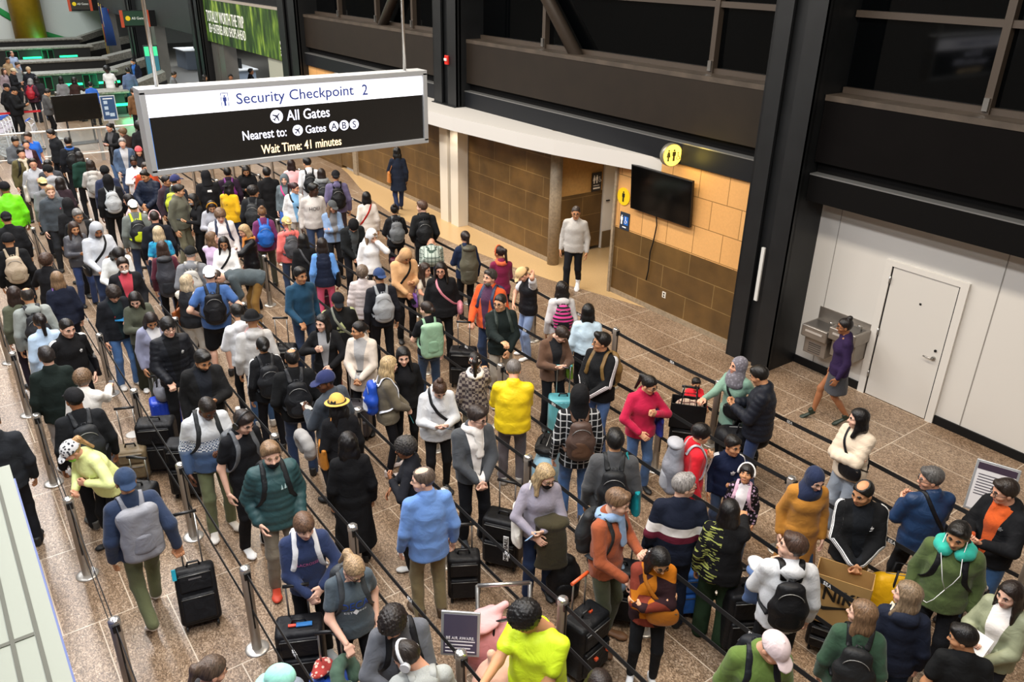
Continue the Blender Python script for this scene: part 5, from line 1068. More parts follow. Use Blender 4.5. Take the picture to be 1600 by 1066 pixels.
PTAB = """
a1|4.64 46.00 1.78|14 0 10|bald:4a4038|w|shirt:a9b9d6|tr:2a2c34|1c1c1c|dd||in light blue shirt; queuing at the far left by the counters
a2|4.17 43.68 1.74|35 0 10|short:4a3a2c|t|jac:a88a68|tr:2a2c34|1c1c1c|pp||in tan jacket at far left; below the light blue shirt
a3|4.29 41.75 1.74|54 0 15|short:4a3a2c|w|hoo:77797c|tr:33363c|1c1c1c|pp|mask=e8e8ea|in grey hoodie and white mask; in the far left check-in crowd
a4|3.87 39.71 1.72|54 10 20|short:2a2018|w|jac:1c1d20|tr:1c1d22|1c1c1c|pf|cap=cdbd9c|in black jacket and beige cap; in the far left check-in crowd
a5|4.50 39.98 1.70|4 0 5|short:2a2018|a|jac:23242a|tr:1c1d22|1c1c1c|pp|bean=b79f7e|in dark jacket and beige knit hat; facing forward near the counters
a6|3.66 40.46 -1.64|35 0 0|lob:4a3022|w|swe:8a7b80|jn:2c3a55|1c1c1c|dd||in mauve sweater at the far left edge; among the check-in crowd
a7|4.10 36.75 -1.64|154 -10 15|bob:8b8a8a|w|puf:3d1c2c|tr:1c1d22|1c1c1c|pp|bp=a31c2c~red|in dark maroon puffer jacket; bent over beside the red backpack
a8|4.38 37.03 -1.66|173 0 5|long:15110f|a|jac:26272b|jn:2c3a55|1c1c1c|dd||in dark jacket with long dark hair; behind the maroon puffer
a9|3.06 34.77 1.76|55 0 15|short:1a1512|t|jac:17181a|tr:1c1d22|1c1c1c|pp|cap=17181a|in black jacket and black cap at the left edge; by the red belt
a10|3.11 33.23 1.84|65 0 20|short:1a1512|t|jac:151618|tr:17181b|1c1c1c|ff|cap=161618,fat=1.25|in broad black jacket and black cap; holding hands before him by carts
a12|4.05 32.98 1.75|88 0 30|short:1c1613|a|jac:4b4b4b|tr:141416|e8e8e8/e8e8e8|df||in grey jacket and black trousers; stepping toward the black display
a13|5.16 36.65 -1.65|172 0 0|long:14100f|a|swe:6b6c6e|tr:1c1d22|1c1c1c|dd||in grey top seen from behind; at the counter beyond the black display
a14|5.53 36.19 -1.66|131 -20 5|lob:17120f|b|jac:3a2824|tr:1c1d22|1c1c1c|do||in dark brown jacket; reaching right across the counter
a15|5.89 35.07 1.60|170 0 0|short:14100f|a|swe:2556a8|tr:1c1d22|1c1c1c|dd||in bright blue sweater; behind the right end of the black display
a16|7.14 37.99 1.80|-31 -10 15|afro:0f0c0a|d|tee:eeeeec|tr:141416|1c1c1c|dd|beard=0f0c0a|in white short-sleeved shirt; working behind the nearest counter
a17|7.76 37.27 1.78|178 0 5|short:17120f|t|jac:4a5876:denim|jn:2c3a55|1c1c1c|dd|fat=1.1|in blue-grey denim jacket; back turned at the nearest counter
a18|8.87 41.06 1.72|-52 -10 15|pony:17120f|a|jac:1d2230|tr:1c1d22|1c1c1c|dd|mask=b9d3e6,in=2c66b4|in navy jacket and pale blue mask; standing at the nearest counter
a19|6.65 31.59 1.76|178 10 20|short:3a2a20|w|jac:6b4a2c|tr:1c1d22|1c1c1c|dp|hd|in brown jacket with grey hood; left of the hanging sign
a20|9.11 35.85 1.72|76 0 20|short:2a2018|t|jac:6b6d70|tr:1c1d22|1c1c1c|kk||in grey jacket behind the hanging sign; beside the left rod
a21|10.04 34.82 -1.65|74 0 10|lob:17120f|a|jac:1b1c20|tr:1c1d22|1c1c1c|dd||in black jacket behind the hanging sign; below the green banner
a22|10.82 33.82 1.74|-18 0 5|short:14100f|b|jac:1b1c20|tr:1c1d22|1c1c1c|dd||in black top above the sign's top edge; facing forward
a23|12.04 35.01 1.76|81 0 0|short:14100f|b|jac:17181c|tr:1c1d22|1c1c1c|dd||in black uniform at the security counter; facing right
b21|2.08 24.54 1.76|15 0 25|short:17120f|a|jac:55585c|tr:1c1d22|1c1c1c|pf||in grey jacket near the left carts; looking down
b22|2.45 24.71 1.80|15 -50 15|short:3a2c22|w|tee:1f66cf|jn:2c3a55|1c1c1c|dd||in bright blue t-shirt; at left below the railing
b23|2.29 24.20 -1.68|5 0 0|pony:2a1c16|w|jac:3a2228|tr:1c1d22|1c1c1c|dd|in=b9a7b8|in dark maroon jacket; in front of the bright blue t-shirt
b24|2.00 22.67 1.78|5 5 5|short:1c1613|w|jac:5a5230|tr:3a3a2c|1c1c1c|dd|beard=1c1613,in=5c5234,scarf=d8ccb4,bp=1d1d1c~black|in olive jacket with cream fleece collar; standing at the left
b25|2.08 21.44 1.76|-6 5 0|short:2a1e18|w|hoo:9a9ba0|tr:2a2c30|1c1c1c|bd|gl,fat=1.15,tote=cfc8b8~cream~r|in grey hoodie and glasses; cream bag at the hip
b26|2.35 21.14 1.76|-6 -10 10|short:14100f|a|jac:3c3e44|tr:1c1d22|1c1c1c|dd|gl|in charcoal jacket and glasses; behind the grey hoodie
b27|2.29 20.53 1.75|-166 30 10|short:14100f|w|hoo:8f9094|tr:2a2c34|1c1c1c|dd|bean=151517|in grey hoodie and black knit hat; turned away at left
b28|3.07 25.00 1.76|-67 -25 15|short:14100f|a|jac:1d1f22|tr:1b1c20|1c1c1c|dd|gl|in black jacket and glasses; facing left below the railing
b29|3.20 23.69 1.74|177 0 10|short:14100f|a|jac:1b1d22|tr:1c1d22|1c1c1c|dd|scarf=1f4f95,bp=191a1c~black|in black jacket with blue collar; seen from behind
b30|3.16 22.11 -1.66|-178 -10 10|wavy:1c1714|t|jac:1c3a30|tr:1b1c20|1c1c1c|dd|hd|in dark green jacket with long hair; seen from behind
b31|4.61 25.56 -1.68|-50 -10 10|pony:17110f|w|coat:17181a|jn:43618a|1c1c1c|ff|ph,in=4a4a4c|in long black coat and blue jeans; holding a phone by the railing
b32|4.84 24.98 -1.62|-161 70 15|curly:7a5a3a|w|jac:3a2c28|tr:1c1d22|1c1c1c|dd||in brown jacket with curly light hair; beside the long black coat
b33|5.22 24.86 1.76|178 0 5|afro:0d0b0a|k|jac:1b1b1d|tr:1c1d22|1c1c1c|dd||in black jacket with a large dark hairstyle; left of the sign
b34|4.30 22.73 1.78|-11 -5 5|short:8f8d8a|p|jac:3f5068:denim|jn:2c3a55|1c1c1c|dp|in=b9b9bc,beard=8f8d8a|in open denim jacket over grey t-shirt; smiling near the sign
b35|4.53 22.13 -1.64|-12 0 5|lob:2a1c16|w|jac:222226|tr:1c1d22|1c1c1c|dd|bean=e0555a|in dark jacket and coral knit hat; beside the sign frame
b36|4.12 20.89 -1.66|-11 0 5|bun:14100f|k|swe:e9e4e2|lo:ddd5d2|e8e4e2|ff|mask=17171a,fat=1.12|in white sweatshirt with red print; black mask and white trousers
b37|3.98 19.00 1.78|-42 -10 20|short:17120f|t|puf:1b2233|tr:1c1d22|1c1c1c|ci||in navy puffer jacket; hands joined under the sign corner
b38|4.14 19.86 1.74|-2 0 10|short:3a2a20|w|coat:c2481f|tr:2a2c34|1c1c1c|dd||in orange-red coat; hidden behind the navy puffer jacket
b39|3.20 21.01 -1.66|171 0 5|wavy:2c1d16|w|hoo:a7a29c|lg:18181b|1c1c1c|ff|bp=a9a7a2~grey|in light grey hoodie with grey backpack; seen from behind
b40|3.26 19.68 1.78|-179 0 0|short:14100f|k|jac:222a44|tr:1b1c20|1c1c1c|dd|bean=18191b,fat=1.1|in navy jacket and black knit hat; facing away
b41|3.16 18.94 1.76|176 0 0|no|k|jac:18191c|tr:141416|b9b2ac|dd|hood=141416,bp=b4b8ba/9ea2a4~pale grey|in black jacket and black hood; pale grey backpack
b42|1.99 19.40 1.74|-176 0 10|short:2a2018|w|hoo:6b6b6e|tr:1c1d22|1c1c1c|dd|bcap=c8b27c|in grey hoodie and tan cap; turned away at left
b43|2.32 19.63 -1.66|163 -10 5|long:1f1512|t|jac:33262c|tr:1c1d22|1c1c1c|dd||in dark plum jacket; behind the fair-haired person in charcoal
b44|1.98 18.48 1.80|4 -5 5|short:c98f5c|p|jac:3f464c|tr:2a2c30|1c1c1c|dd|in=3f464c,hd|in charcoal zip jacket with red badge; fair haired, facing forward
b45|2.12 17.38 1.76|-167 -10 5|no|t|jac:1b1b1d|tr:17181b|1c1c1c|dd|hood=1b1b1d|in black hooded jacket; between charcoal jacket and belt line
b46|2.13 16.70 1.74|13 0 20|short:77736e|t|jac:1b1c1f|tr:1b1c20|1c1c1c|dd|in=6b625c|in black jacket with grey hair; frowning downward
b47|3.28 17.55 -1.64|-121 0 10|bob:1c1512|w|swe:e3b7b4|lg:1c1c1f|1c1c1c|dd||in pale pink sweater; beside the white cap
b48|3.10 16.47 1.78|174 0 5|short:1c1512|a|jac:6f7570|jn:26324a|1c1c1c|dd|bcap=dcdad6,bp=26282a/c4d422~black and yellow|in grey jacket and white cap; seen from behind
b49|1.27 19.14 1.80|-174 0 5|short:17120f|b|jac:74dd1c:nylon|tr:2a2c30|1c1c1c|dd|bean=17171a,fat=1.12|in lime green jacket at the left edge; facing away
b50|1.03 16.95 1.75|-178 0 10|short:14100f|t|jac:1a1b1e|tr:1c1d22|1c1c1c|dd|bcap=141416|in black jacket and black cap; behind the lime green jacket
b51|0.88 15.42 1.78|177 0 0|no|t|jac:141517|tr:1c1d22|1c1c1c|dd|bean=17171a,bp=b3a28c/a09078~beige|in black top with beige backpack; left edge
b52|1.26 14.45 -1.64|145 -20 0|curly:4a2e1e|w|jac:18181b|tr:1c1d22|1c1c1c|bd|fat=1.2|in black jacket with curly brown hair; seen from behind
b53|1.27 13.40 -1.66|-176 0 0|long:8a6440|w|jac:1b2030|tr:161a26|1c1c1c|dd|tote=8f62b5/7a4fa0~purple patterned|in navy jacket with long fair hair; purple bag on shoulder
b54|0.65 13.07 -1.65|-177 0 0|wavy:2e1b14|w|jac:565a48|lg:2a2430|1c1c1c|dd||in olive jacket with long curly hair; left edge
b55|0.78 12.54 1.78|-179 5 5|bald:2a211b|t|hoo:7f8480|tr:3a2228|3a3a3a|dd|bp=2a2b2e~charcoal|in grey hooded top; balding, charcoal backpack
b56|1.96 16.17 -1.64|13 0 15|lob:3a241a|t|jac:4a4a4f:leather|jn:26355a|1c1c1c|cf||in grey leather jacket and jeans; in front of the grey hair
b57|2.19 15.24 1.85|7 0 25|no|b|hoo:a9acb2|jn:1f2c48|1c1c1c|fH|hood=a9acb2,beard=17110e,xbr=1b1b1d~black,fat=1.12|in light grey hoodie with hood up; one hand on a case
b58|2.27 14.33 1.76|6 0 45|braids:17110e|b|swe:dfe6e0|tr:1c1d22|1c1c1c|cH|bend=14|in pale mint sweater; leaning forward with head bowed
b59|2.19 13.28 1.76|-4 0 5|short:2c1f18|p|jac:1b1b1f|jn:4a5050|1c1c1c|pp|gl,mask=f0eeec,in=b53c4a|in black jacket over red shirt; white mask and glasses
b60|1.81 12.39 1.70|12 0 35|curly:2e2019|w|jac:191b20|jn:3f5f8a|d5d0c8/e0dcd4|fd|ph,in=1c2a2e|in black jacket over bright graphic t-shirt; looking at a phone
b61|2.08 12.10 -1.64|5 -25 30|long:17110f|p|jac:474a3c|lo:2e3026|e8e8e8|cf|ph|in olive green jacket; looking down at a phone
b62|0.80 11.76 -1.66|-174 0 10|pony:1a1210|t|jac:a3b8cf:denim|jn:8aa3bf|dddddd|dd||in light blue denim jacket; long dark ponytail, facing away
b63|1.01 11.18 1.78|15 5 15|buzz:17120f|p|jac:151517/f0f0ee:stripes|tr:17181b|1c1c1c|pd|sb=17171a~black|in black track jacket at left; white sleeve stripes, smiling
b64|0.68 10.34 1.76|-179 5 0|short:231c19|p|shirt:17211e|jn:8b8784|d8d8d8|dd|fat=1.15|in very dark green shirt; broad back toward the camera
b65|0.92 9.76 -1.62|155 -10 10|curly:7b5a3a|w|jac:e5e2dc|tr:6b6466|2a2a2a|do|ph|in white jacket; holding out a phone beyond the black cap
b66|0.75 8.94 1.80|-180 15 5|short:17120f|b|swe:131417|tr:17171a|4a4a48/e0e0e0|dd|cap=1a1a1c,fat=1.2,bp=26282b~black|in black sweatshirt and black cap; broad back at left
b67|0.78 8.46 -1.62|-64 -15 20|pony:c08a4a|w|jac:e6eea0:nylon|tr:141416|17171a|bf|cap=d8d8d8/33343a,mask=86c93c,bend=24,fat=1.15|in pale yellow jacket and checked cap; green mask, leaning left
b68|0.83 7.03 1.80|-179 -3 0|short:1c1512|t|jac:26344e|tr:656a4a|e6dfdc/e8e4e0|dh|bcap=1f3350,w,bp=8f9096/84858c~grey~s|in navy jacket and navy cap; olive trousers, pulling a suitcase
b69|-0.05 8.98 1.76|-180 0 0|short:17120f|t|jac:23262b|tr:1c1d22|1c1c1c|ed||in dark jacket cut off by the left edge; elbow bent
c70|2.96 13.97 -1.68|168 0 5|long:3e271d|w|swe:4a1826|lg:18181b|1c1c1c|dd|bp=3a3b42/2b2c30~tall charcoal~t|in maroon top with long brown hair; tall charcoal backpack
c71|3.14 14.94 -1.66|168 -10 0|long:d3b684|p|tee:2fa9cf/1b6f9f:dye|jn:2c3a55|1c1c1c|dd|tote=1c2233~navy|in turquoise tie-dye t-shirt; long blond hair, facing away
c72|3.25 15.54 1.78|168 0 0|buzz:2a201a|w|jac:1b1d24|jn:24304e|1c1c1c|dd|hp=e8b6b4,hd,fat=1.1|in black jacket and pink headphones; seen from behind
c73|4.12 17.31 1.78|47 20 15|short:17120f|a|jac:5a5a4c|tr:77755f|1c1c1c|fd|fat=1.2|in olive grey track suit; facing right with a hand raised
c74|4.41 17.01 -1.62|-84 0 15|lob:14100f|a|swe:141416|lg:161618|1c1c1c|fd|phl,mask=8f8f92|in black sweater and grey mask; talking to the olive track suit
c75|4.25 18.67 -1.66|27 20 5|short:1c1512|t|jac:3a2a34|tr:1c1d22|1c1c1c|dd|gl|in dark purple jacket; half hidden under the sign frame
c76|4.31 18.08 1.78|137 -30 0|short:2a201a|w|jac:23262e|tr:1c1d22|1c1c1c|dd|cap=2a2f5e,bp=c3cf3e/4a4f2c~yellow green|in dark jacket and navy cap; below the sign's left corner
c77|4.53 16.39 -1.64|-16 5 35|long:2a1a15|a|hoo:94959c|tr:1c1d22|1c1c1c|cf|hband=d79a26|in grey hoodie and yellow headband; looking down
c78|4.34 15.22 1.76|-11 0 20|curly:7a5538|p|hoo:e2dedb|tr:1c1d22|1c1c1c|dd|bp=1f2a44~navy|in white hooded sweatshirt lettered across chest; wavy brown hair
c79|3.97 13.90 -1.63|-26 5 15|long:17110f|t|swe:e6e1da|jn:55606e|1c1c1c|kk|gl,xbr=1c1c1e~black|in white sweater and glasses; carrying a small child
c80|3.86 14.24 -1.62|135 -60 -5|lob:7a5434|p|swe:c9b0cc|lg:d57a9e|d87aa8|oo|kidheld|small child in lilac dress; held against the white sweater
c81|5.19 17.32 -1.68|133 -20 10|long:1c1512|w|jac:e8b414|jn:23304e|1c1c1c|fd|bcap=18181a|in golden yellow jacket and black cap; jeans, facing away
c82|5.42 16.49 1.74|152 -75 5|curly:1c1512|t|jac:1e1f22|lg:1c1d22|1c1c1c|dd|bp=2d2f31~dark grey|in black jacket with curly dark hair; dark grey backpack
c83|5.13 15.15 -1.66|166 0 5|bun:8a5c34|w|jac:6b2a5c|tr:3a3a2c|1c1c1c|dd|bp=1f62b8/1f62b8~blue|in purple jacket with a hair bun; blue roll on the back
c84|4.53 14.28 -1.66|-88 10 20|bob:c59a62|w|jac:17171a:leather|tr:17171a|1c1c1c|od|scarf=d98a3c|in black leather jacket and orange scarf; blond, facing left
c85|5.03 18.26 1.76|175 0 10|no|t|jac:17171a|tr:17171a|1c1c1c|dd|hood=17171a,fat=1.15|in black hooded jacket under the sign; white emblem on back
c86|6.11 18.83 -1.66|-18 0 30|long:1f1815|t|jac:141416|lg:17171a|1c1c1c|ff|ph|in black jacket in the sign's shadow; looking at a phone
c87|5.58 18.51 1.70|163 0 0|short:17120f|t|jac:2a1c2c|tr:1c1d22|1c1c1c|dd|bp=6a2070~purple|in dark jacket with purple backpack; under the sign
c88|6.22 17.74 1.78|171 0 0|short:17120f|t|coat:141416|tr:17171a|1c1c1c|dd||in long black coat directly below the sign; facing away
c89|3.19 13.15 1.77|156 -5 10|buzz:a0a0a0|p|hoo:6a6c70|jn:2a3040|1c1c1c|pp|cap=1b1c1c,bp=b3b0aa/a5a29c~light grey|in grey hoodie and black cap; light grey backpack
c90|2.85 12.26 -1.64|137 -30 0|long:cdb083|p|vest:2a2b2e:d6cdbc|lo:d2ccc0|e2e2e2|ub|sb=8a4a22~brown|in dark vest and wide cream trousers; very long blond hair
c91|3.11 11.85 1.84|165 0 5|short:1e1713|p|tee:41659f|sh:141518|17171a|ee|bcap=eef0f2,fat=1.2,bp=18181b/1d1d20~black|in blue t-shirt and white cap; black shorts, back to camera
c92|4.19 13.42 1.80|-102 0 10|buzz:4a3c33|p|swe:3a4347|tr:8f6c34|d5d5d5|gg|bend=80|in dark grey sweater and khaki trousers; bending far over
c93|3.06 10.47 1.72|179 5 10|short:17120f|a|hoo:d5d5d7|lg:17171a|e2dcd6|ff||in white hoodie; hidden behind the black brimmed hat
c94|3.10 10.05 1.76|168 0 5|no|t|hoo:b2b0ae|jn:28405f|b8b4ae|dd|hat=141416,scarf=c9a09c|in grey lettered hoodie and black hat; pink scarf, facing away
c95|2.05 11.23 -1.64|10 -10 35|long:221612|t|jac:8d8fa6|lo:33352a|f0f0f0|cd|in=d6d6da|in lavender fleece jacket; looking down
c96|2.10 10.41 1.80|-1 5 5|bowl:14100f|p|puf:17191f|tr:17181b|1c1c1c|dH|gl,in=101114|in black padded jacket and round glasses; hand on a blue case
c97|2.17 9.28 1.80|-8 20 25|quiff:100d0b|t|coat:1a1a1b|tr:17181b|1c1c1c|fd|phl,beard=14100e,in=1c1f26|in long black coat; bearded, looking at a phone
c98|1.85 8.11 1.82|-3 15 35|buzz:241a15|k|hoo:3c5273/c2c4c6:isle|tr:6c7250|ddd6cc/e6e2da|fd|fat=1.08,bp=26282a~black|in blue and white patterned knit jacket; olive trousers
c99|2.05 7.57 1.82|15 10 25|short:281b15|p|tee:15161a|tr:19191c|f2f2f2/f2f2f2|dd|hp=1a1a1c,bp=5f6266~grey|in black t-shirt and headphones; black trousers, white shoes
c100|2.09 6.77 1.82|-7 0 8|quiff:8b643f|p|puf:2c4a4c|tr:7b7263|c8452c/4c4a4a|pp|mask=131316,bp=1d1f21~black|in dark teal puffer jacket; black mask, hands in pockets
c101|1.98 5.75 1.66|-14 10 15|bowl:6e4a32|p|hoo:1c2848|tr:131417|8d949a/b9bdc0|ic|bp=e8e8ea/e0e0e2~white|in navy hooded sweatshirt; leaning on a black case
c102|2.08 5.04 -1.68|-8 15 35|pony:b08a5c|p|tee:47525a|lg:141417|1c1c1c|pH|gl,fat=1.15,bp=3a3d40~grey|in grey t-shirt with blue college letters; black leggings
c103|2.12 4.24 1.74|-17 -40 35|curly:241a16|w|jac:5e6066|tr:2a2a2e|2a2a2a|ci|bp=17171a~black,in=4a4a4e|in grey zip jacket; curly dark hair, near the bottom edge
c104|2.02 3.74 1.76|162 60 35|buzz:2b1f18|w|hoo:8f918d|tr:2a2a2e|2a2a2a|ff|hp=d9dadb,bp=9a9c98~pale grey|in grey hoodie and white headphones; bottom edge, head bowed
c105|2.95 3.56 1.82|-70 -45 40|curly:141110|t|tee:d6f02c:nylon|tr:23242a|1c1c1c|co|fat=1.35|in fluorescent yellow t-shirt; bending over pink luggage
c106|0.74 4.55 -1.66|91 0 20|pony:5a4230|w|jac:3c3a3a|tr:2a2a2e|1c1c1c|dd||in dark jacket cut off at the bottom; streaked ponytail
c107|1.20 4.16 -1.66|-126 0 10|short:2a201a|w|jac:77808a|tr:2a2a2e|1c1c1c|dd|cap=9fe3cf|in mint green cap; only the cap shows at the bottom edge
c108|2.99 2.95 -1.64|-25 0 20|lob:2a1c16|w|jac:2a2a2e|tr:2a2a2e|1c1c1c|dd|gl|with dark hair and glasses at the bottom edge; beside the black case
d1|7.17 18.71 -1.66|159 0 0|long:2c1714|w|swe:e0a3a6|jn:2c3a55|1c1c1c|dd|fat=1.1|in pink sweater with long dark hair; facing away below the sign
d2|7.38 18.17 1.78|163 30 10|short:14100f|a|shirt:e6e7ea|jn:3a4660|1c1c1c|dd|bp=1b1c1f~black|in white shirt with black backpack; below the sign
d3|6.51 17.47 -1.66|-30 0 5|no|p|hoo:59646a|sh:3f6fc4|1c1c1c|dd|hood=59646a,xb=d83a86~pink|in slate hoodie with hood up; blue shorts and pink strap
d4|6.37 16.65 -1.66|-11 50 10|pony:3a1a1e|w|jac:e6e6e6|jn:9c958c|1c1c1c|dd|in=7fb2dc,xb=1b1b1d~black|in open white jacket over pale blue shirt; dark strap
d5|6.41 15.73 1.84|-12 50 10|short:0e0b0a|d|swe:b5b0ab|jn:26344e|1c1c1c|dd|fat=1.1|in light grey sweatshirt lettered HOU; navy trousers
d6|7.39 17.46 -1.66|162 0 5|bob:2a1c17|w|jac:7a7f80|lg:17171a|1c1c1c|dd|neck=85898a,neckl=grey neck pillow,bp=2b2d30~dark grey|in grey jacket and grey neck pillow; facing away
d7|7.38 16.65 1.78|161 0 0|short:17120f|t|hoo:57506f|tr:3a2e34|1c1c1c|dd|bcap=17171a,fat=1.1,bp=141416~black|in purple hoodie and black cap; big black backpack
d8|6.46 14.93 -1.66|-8 15 15|long:8a6a4a|w|jac:6f87a8:denim|tr:1a1a1d|1c1c1c|xx|cap=4a4d4f,in=77777a|in light denim jacket and grey cap; arms crossed
d9|6.31 13.73 1.76|-5 -15 45|short:14100f|w|jac:1d2022|tr:1c1d22|1c1c1c|cc|bean=131315,bend=15,in=4a5052|in black jacket and black knit hat; bowed over a bag
d10|7.37 15.16 -1.64|159 0 0|long:121010|a|jac:e2d8ce|lo:d8cfc6|d8cfc6|dd|xb=b3241c~red|in cream outfit with long black hair; red strap, facing away
d11|6.26 12.84 -1.68|-6 10 30|long:8b6a48|p|hoo:dedfe2|tr:2a2a2e|1c1c1c|ud|hood=e2e3e6|in white hoodie with hood up; hand at the face
d12|7.40 14.00 -1.64|162 -5 0|bun:15100f|a|hoo:17171a|lg:1c1c22|1c1c1c|HH|bp=6a6d70/55585a~grey|in black hoodie with dark bun; beside suitcase handles
d13|7.77 13.50 1.78|155 55 5|short:5b3a28|p|hoo:151618|tr:17181b|1c1c1c|pp|bp=191a1c~black|in black hoodie with short brown hair; black backpack
d14|9.88 18.42 -1.70|157 0 5|wavy:0f0d0d|k|coat:1b2333:plain:.62|jn:1c2640|77706c/5a5552|fd|w,sb=c07a3c~tan|in long navy coat; walking away along the brown wall
d15|5.27 14.25 -1.66|175 5 5|pony:d2b27a|w|hoo:ee6d68|jn:28364e|1c1c1c|dd|bcap=d9b877,bp=4a4b50~grey|in coral hoodie and tan cap; grey backpack
d16|5.14 13.19 -1.64|164 0 0|lob:120f0e|a|jac:161618|lg:161618|1c1c1c|dd|xbr=4a4a4c~grey|in black jacket right of the coral hoodie; facing away
d17|5.28 12.70 -1.67|157 0 5|lob:241915|w|vest:1a2236:5f93d6|lg:d6577c|e8b0b8|dd|sbr=141416~black|in navy vest and pink trousers; seen from behind
d18|4.27 11.27 1.80|-1 15 5|short:14100e|t|swe:153a52|jn:1f2c42|1c1c1c|dH||in dark teal sweater; hand on a suitcase handle
d19|4.38 10.15 1.74|-13 -5 15|short:14100f|t|jac:161718/b9c08a:stripes|tr:17181b|1c1c1c|dH|cap=15171c,xb=77786a~grey,fat=1.25|in black track jacket and black cap; pale sleeve stripes
d20|3.96 9.70 -1.66|-32 -30 5|long:0f0d0d|p|jac:131315|lg:141417|1c1c1c|ib|in=8b8b8d|in black jacket over grey t-shirt; long black hair, arm out left
d21|4.26 9.17 -1.67|-45 -50 5|lowbun:161110|t|coat:d3c6b8:plain:.7|lg:18181b|1c1c1c|cc|in=a5a3a2|in cream coat over grey top; hands on a case handle
d22|5.29 11.20 -1.62|155 0 0|curly:7a6452|w|puf:cdc2c0|tr:1b1b1f|1c1c1c|dd|fat=1.1|in pale pink puffer jacket; short curly hair, facing away
d23|5.29 10.58 1.76|163 10 5|short:1a1513|a|swe:191a20|tr:141418|2a2a2a|dd|bcap=223a66,bp=a0a3a6/94979a~light grey|in black sweater and blue cap; light grey backpack
d24|6.19 11.47 1.74|-13 10 40|no|t|hoo:bd9368|tr:17171a|1c1c1c|fc|hood=c0966b,ph,xbr=1b1b1d~black|in tan hoodie with hood up; reading a phone
d25|7.48 12.73 1.76|150 0 0|no|w|shirt:a9b5ab/2c4238:plaid:.95|jn:1f3156|1c1c1c|gg|bend=85|in green plaid shirt; bent double beside the belt
d26|7.57 11.67 -1.68|162 5 5|pony:2b1c18|w|jac:1c2740|tr:17181b|1c1c1c|fd|phl,bp=5a5748/4e4b3e~large olive~t|in navy jacket with large olive backpack; holding a phone
d27|7.69 10.74 -1.64|154 40 10|pony:2a1a15|t|swe:6b1136|tr:2a2a2e|1c1c1c|cc|hband=d9653a,scarf=d8643c|in maroon sweater and orange headband; facing away
d28|6.45 11.26 -1.40|-10 40 5|wavy:3a271d|w|tee:ded3c2|lg:8a7a5a|c8c8c8|oo|sbr=8a62b0~purple|in cream t-shirt with long wavy hair; child with purple strap
d29|6.31 10.45 -1.72|-26 -15 5|lob:17110f|w|hoo:121214|lg:121214|1c1c1c|dd|gl,fat=1.35,xb=d88a98~pink|in black hoodie and glasses; small pink bag
d30|6.65 9.56 1.80|-65 -20 -5|short:3a332e|w|jac:d0501c|jn:22304a|5a4630|dH|in=452440,beard=6a625a,bp=2a3450~navy,fat=1.2|in orange jacket over purple shirt; bearded, holding a case handle
d31|6.25 8.72 1.78|-16 -50 5|buzz:1e1814|a|jac:17201f|tr:9c9284|c0b8ac|co|gl,bp=35403b/2d3733~dark green|in dark jacket and khaki trousers; reaching a hand right
d32|5.36 9.26 -1.66|165 35 5|lowbun:2e1f19|p|tee:17171a|jn:1d3048|1c1c1c|fd|bp=8fb294/86aa8c~green~s|in black t-shirt with large pale green backpack; facing away
d33|7.54 9.75 -1.66|-98 -10 50|lowbun:7a5a30|w|vest:17171b:e4e4e6|jn:7b8fb4|e6e6e6|Ui|cap=d8b582,ss|in black vest and tan cap; arm raised behind the head
d34|7.46 8.81 -1.66|150 10 0|braids:1e1613|b|hoo:b4b1b0|lg:151518|1c1c1c|dd|bp=d43f88/1c1a20~pink and black~z|in light grey hoodie with long braids; striped pink backpack
d35|7.22 7.93 -1.65|138 0 5|lob:121010|a|jac:a9bdca:denim:.98|lg:141418|1c1c1c|dd|fat=1.1|in cropped light denim jacket; black trousers, facing away
d36|6.45 7.73 -1.66|-20 40 45|short:33221a|p|jac:5e4434|tr:15161a|1c1c1c|ff|ph,in=202124,sb=7fa33a~green|in brown jacket over black shirt; looking down at a phone
d37|6.54 6.86 1.80|-79 -40 0|quiff:17130f|t|jac:131416/f2eeee:stripes|jn:3c557c|6b5a48|cc|gl,fat=1.1,bp=7d6136/745a32~tan|in black striped track jacket and glasses; tan rucksack
d38|10.08 11.60 1.80|-51 10 10|buzz:3a2c26|t|swe:a09d99|tr:15161a|f4f4f4|dd|gl,w,fat=1.1|in light grey sweater; walking out of the restroom entrance
d39|6.43 5.97 -1.63|-27 40 20|pony:17110f|a|jac:b5123f|jn:3a5478|1c1c1c|bi|gl,sb=27327a~navy,fat=1.05|in crimson zip top and jeans; glasses, facing right
d40|5.33 5.90 1.82|148 -5 0|no|w|shirt:18191b/b4b4b4:plaid|jn:33517a|4a3c30|dd|hood=141416,bp=4d3b33/5a4030~brown,fat=1.08|in black and white plaid shirt; black hood, brown backpack
d41|5.16 6.92 1.74|143 0 30|short:6f6660|w|jac:f0cf1e:nylon|tr:5a5356|a09a92|fc|fat=1.25|in bright yellow jacket; back to the camera, head bowed
d42|5.03 7.56 -1.63|147 0 0|pony:1a1210|t|jac:3b3034/8d8278:check|jn:7f7a68|1c1c1c|do|band=e9e0d4/d96f58,scarf=efeae4|in brown checked jacket and floral scarf hat; arm reaching right
d43|4.33 7.34 -1.66|-21 10 45|bun:4e3020|p|hoo:b4b5b7|lg:141416|2a2a2a|ff|xb=19191b~black,ph,fat=1.2|in light grey hoodie with black cross strap; looking down
d44|4.36 8.20 -1.66|-23 0 10|lob:120f0f|p|jac:141416|lg:141417|1c1c1c|dd|in=17171a|in black wrap top with centre-parted dark hair; facing forward
d45|4.01 8.01 -1.68|73 10 10|long:c6a066|p|jac:6a6150|lg:17171b|d8c8c0|cc|xb=1f1f22~black,bp=1f4ab0/e2e4ea~blue|in olive brown jacket with long blond hair; hands joined
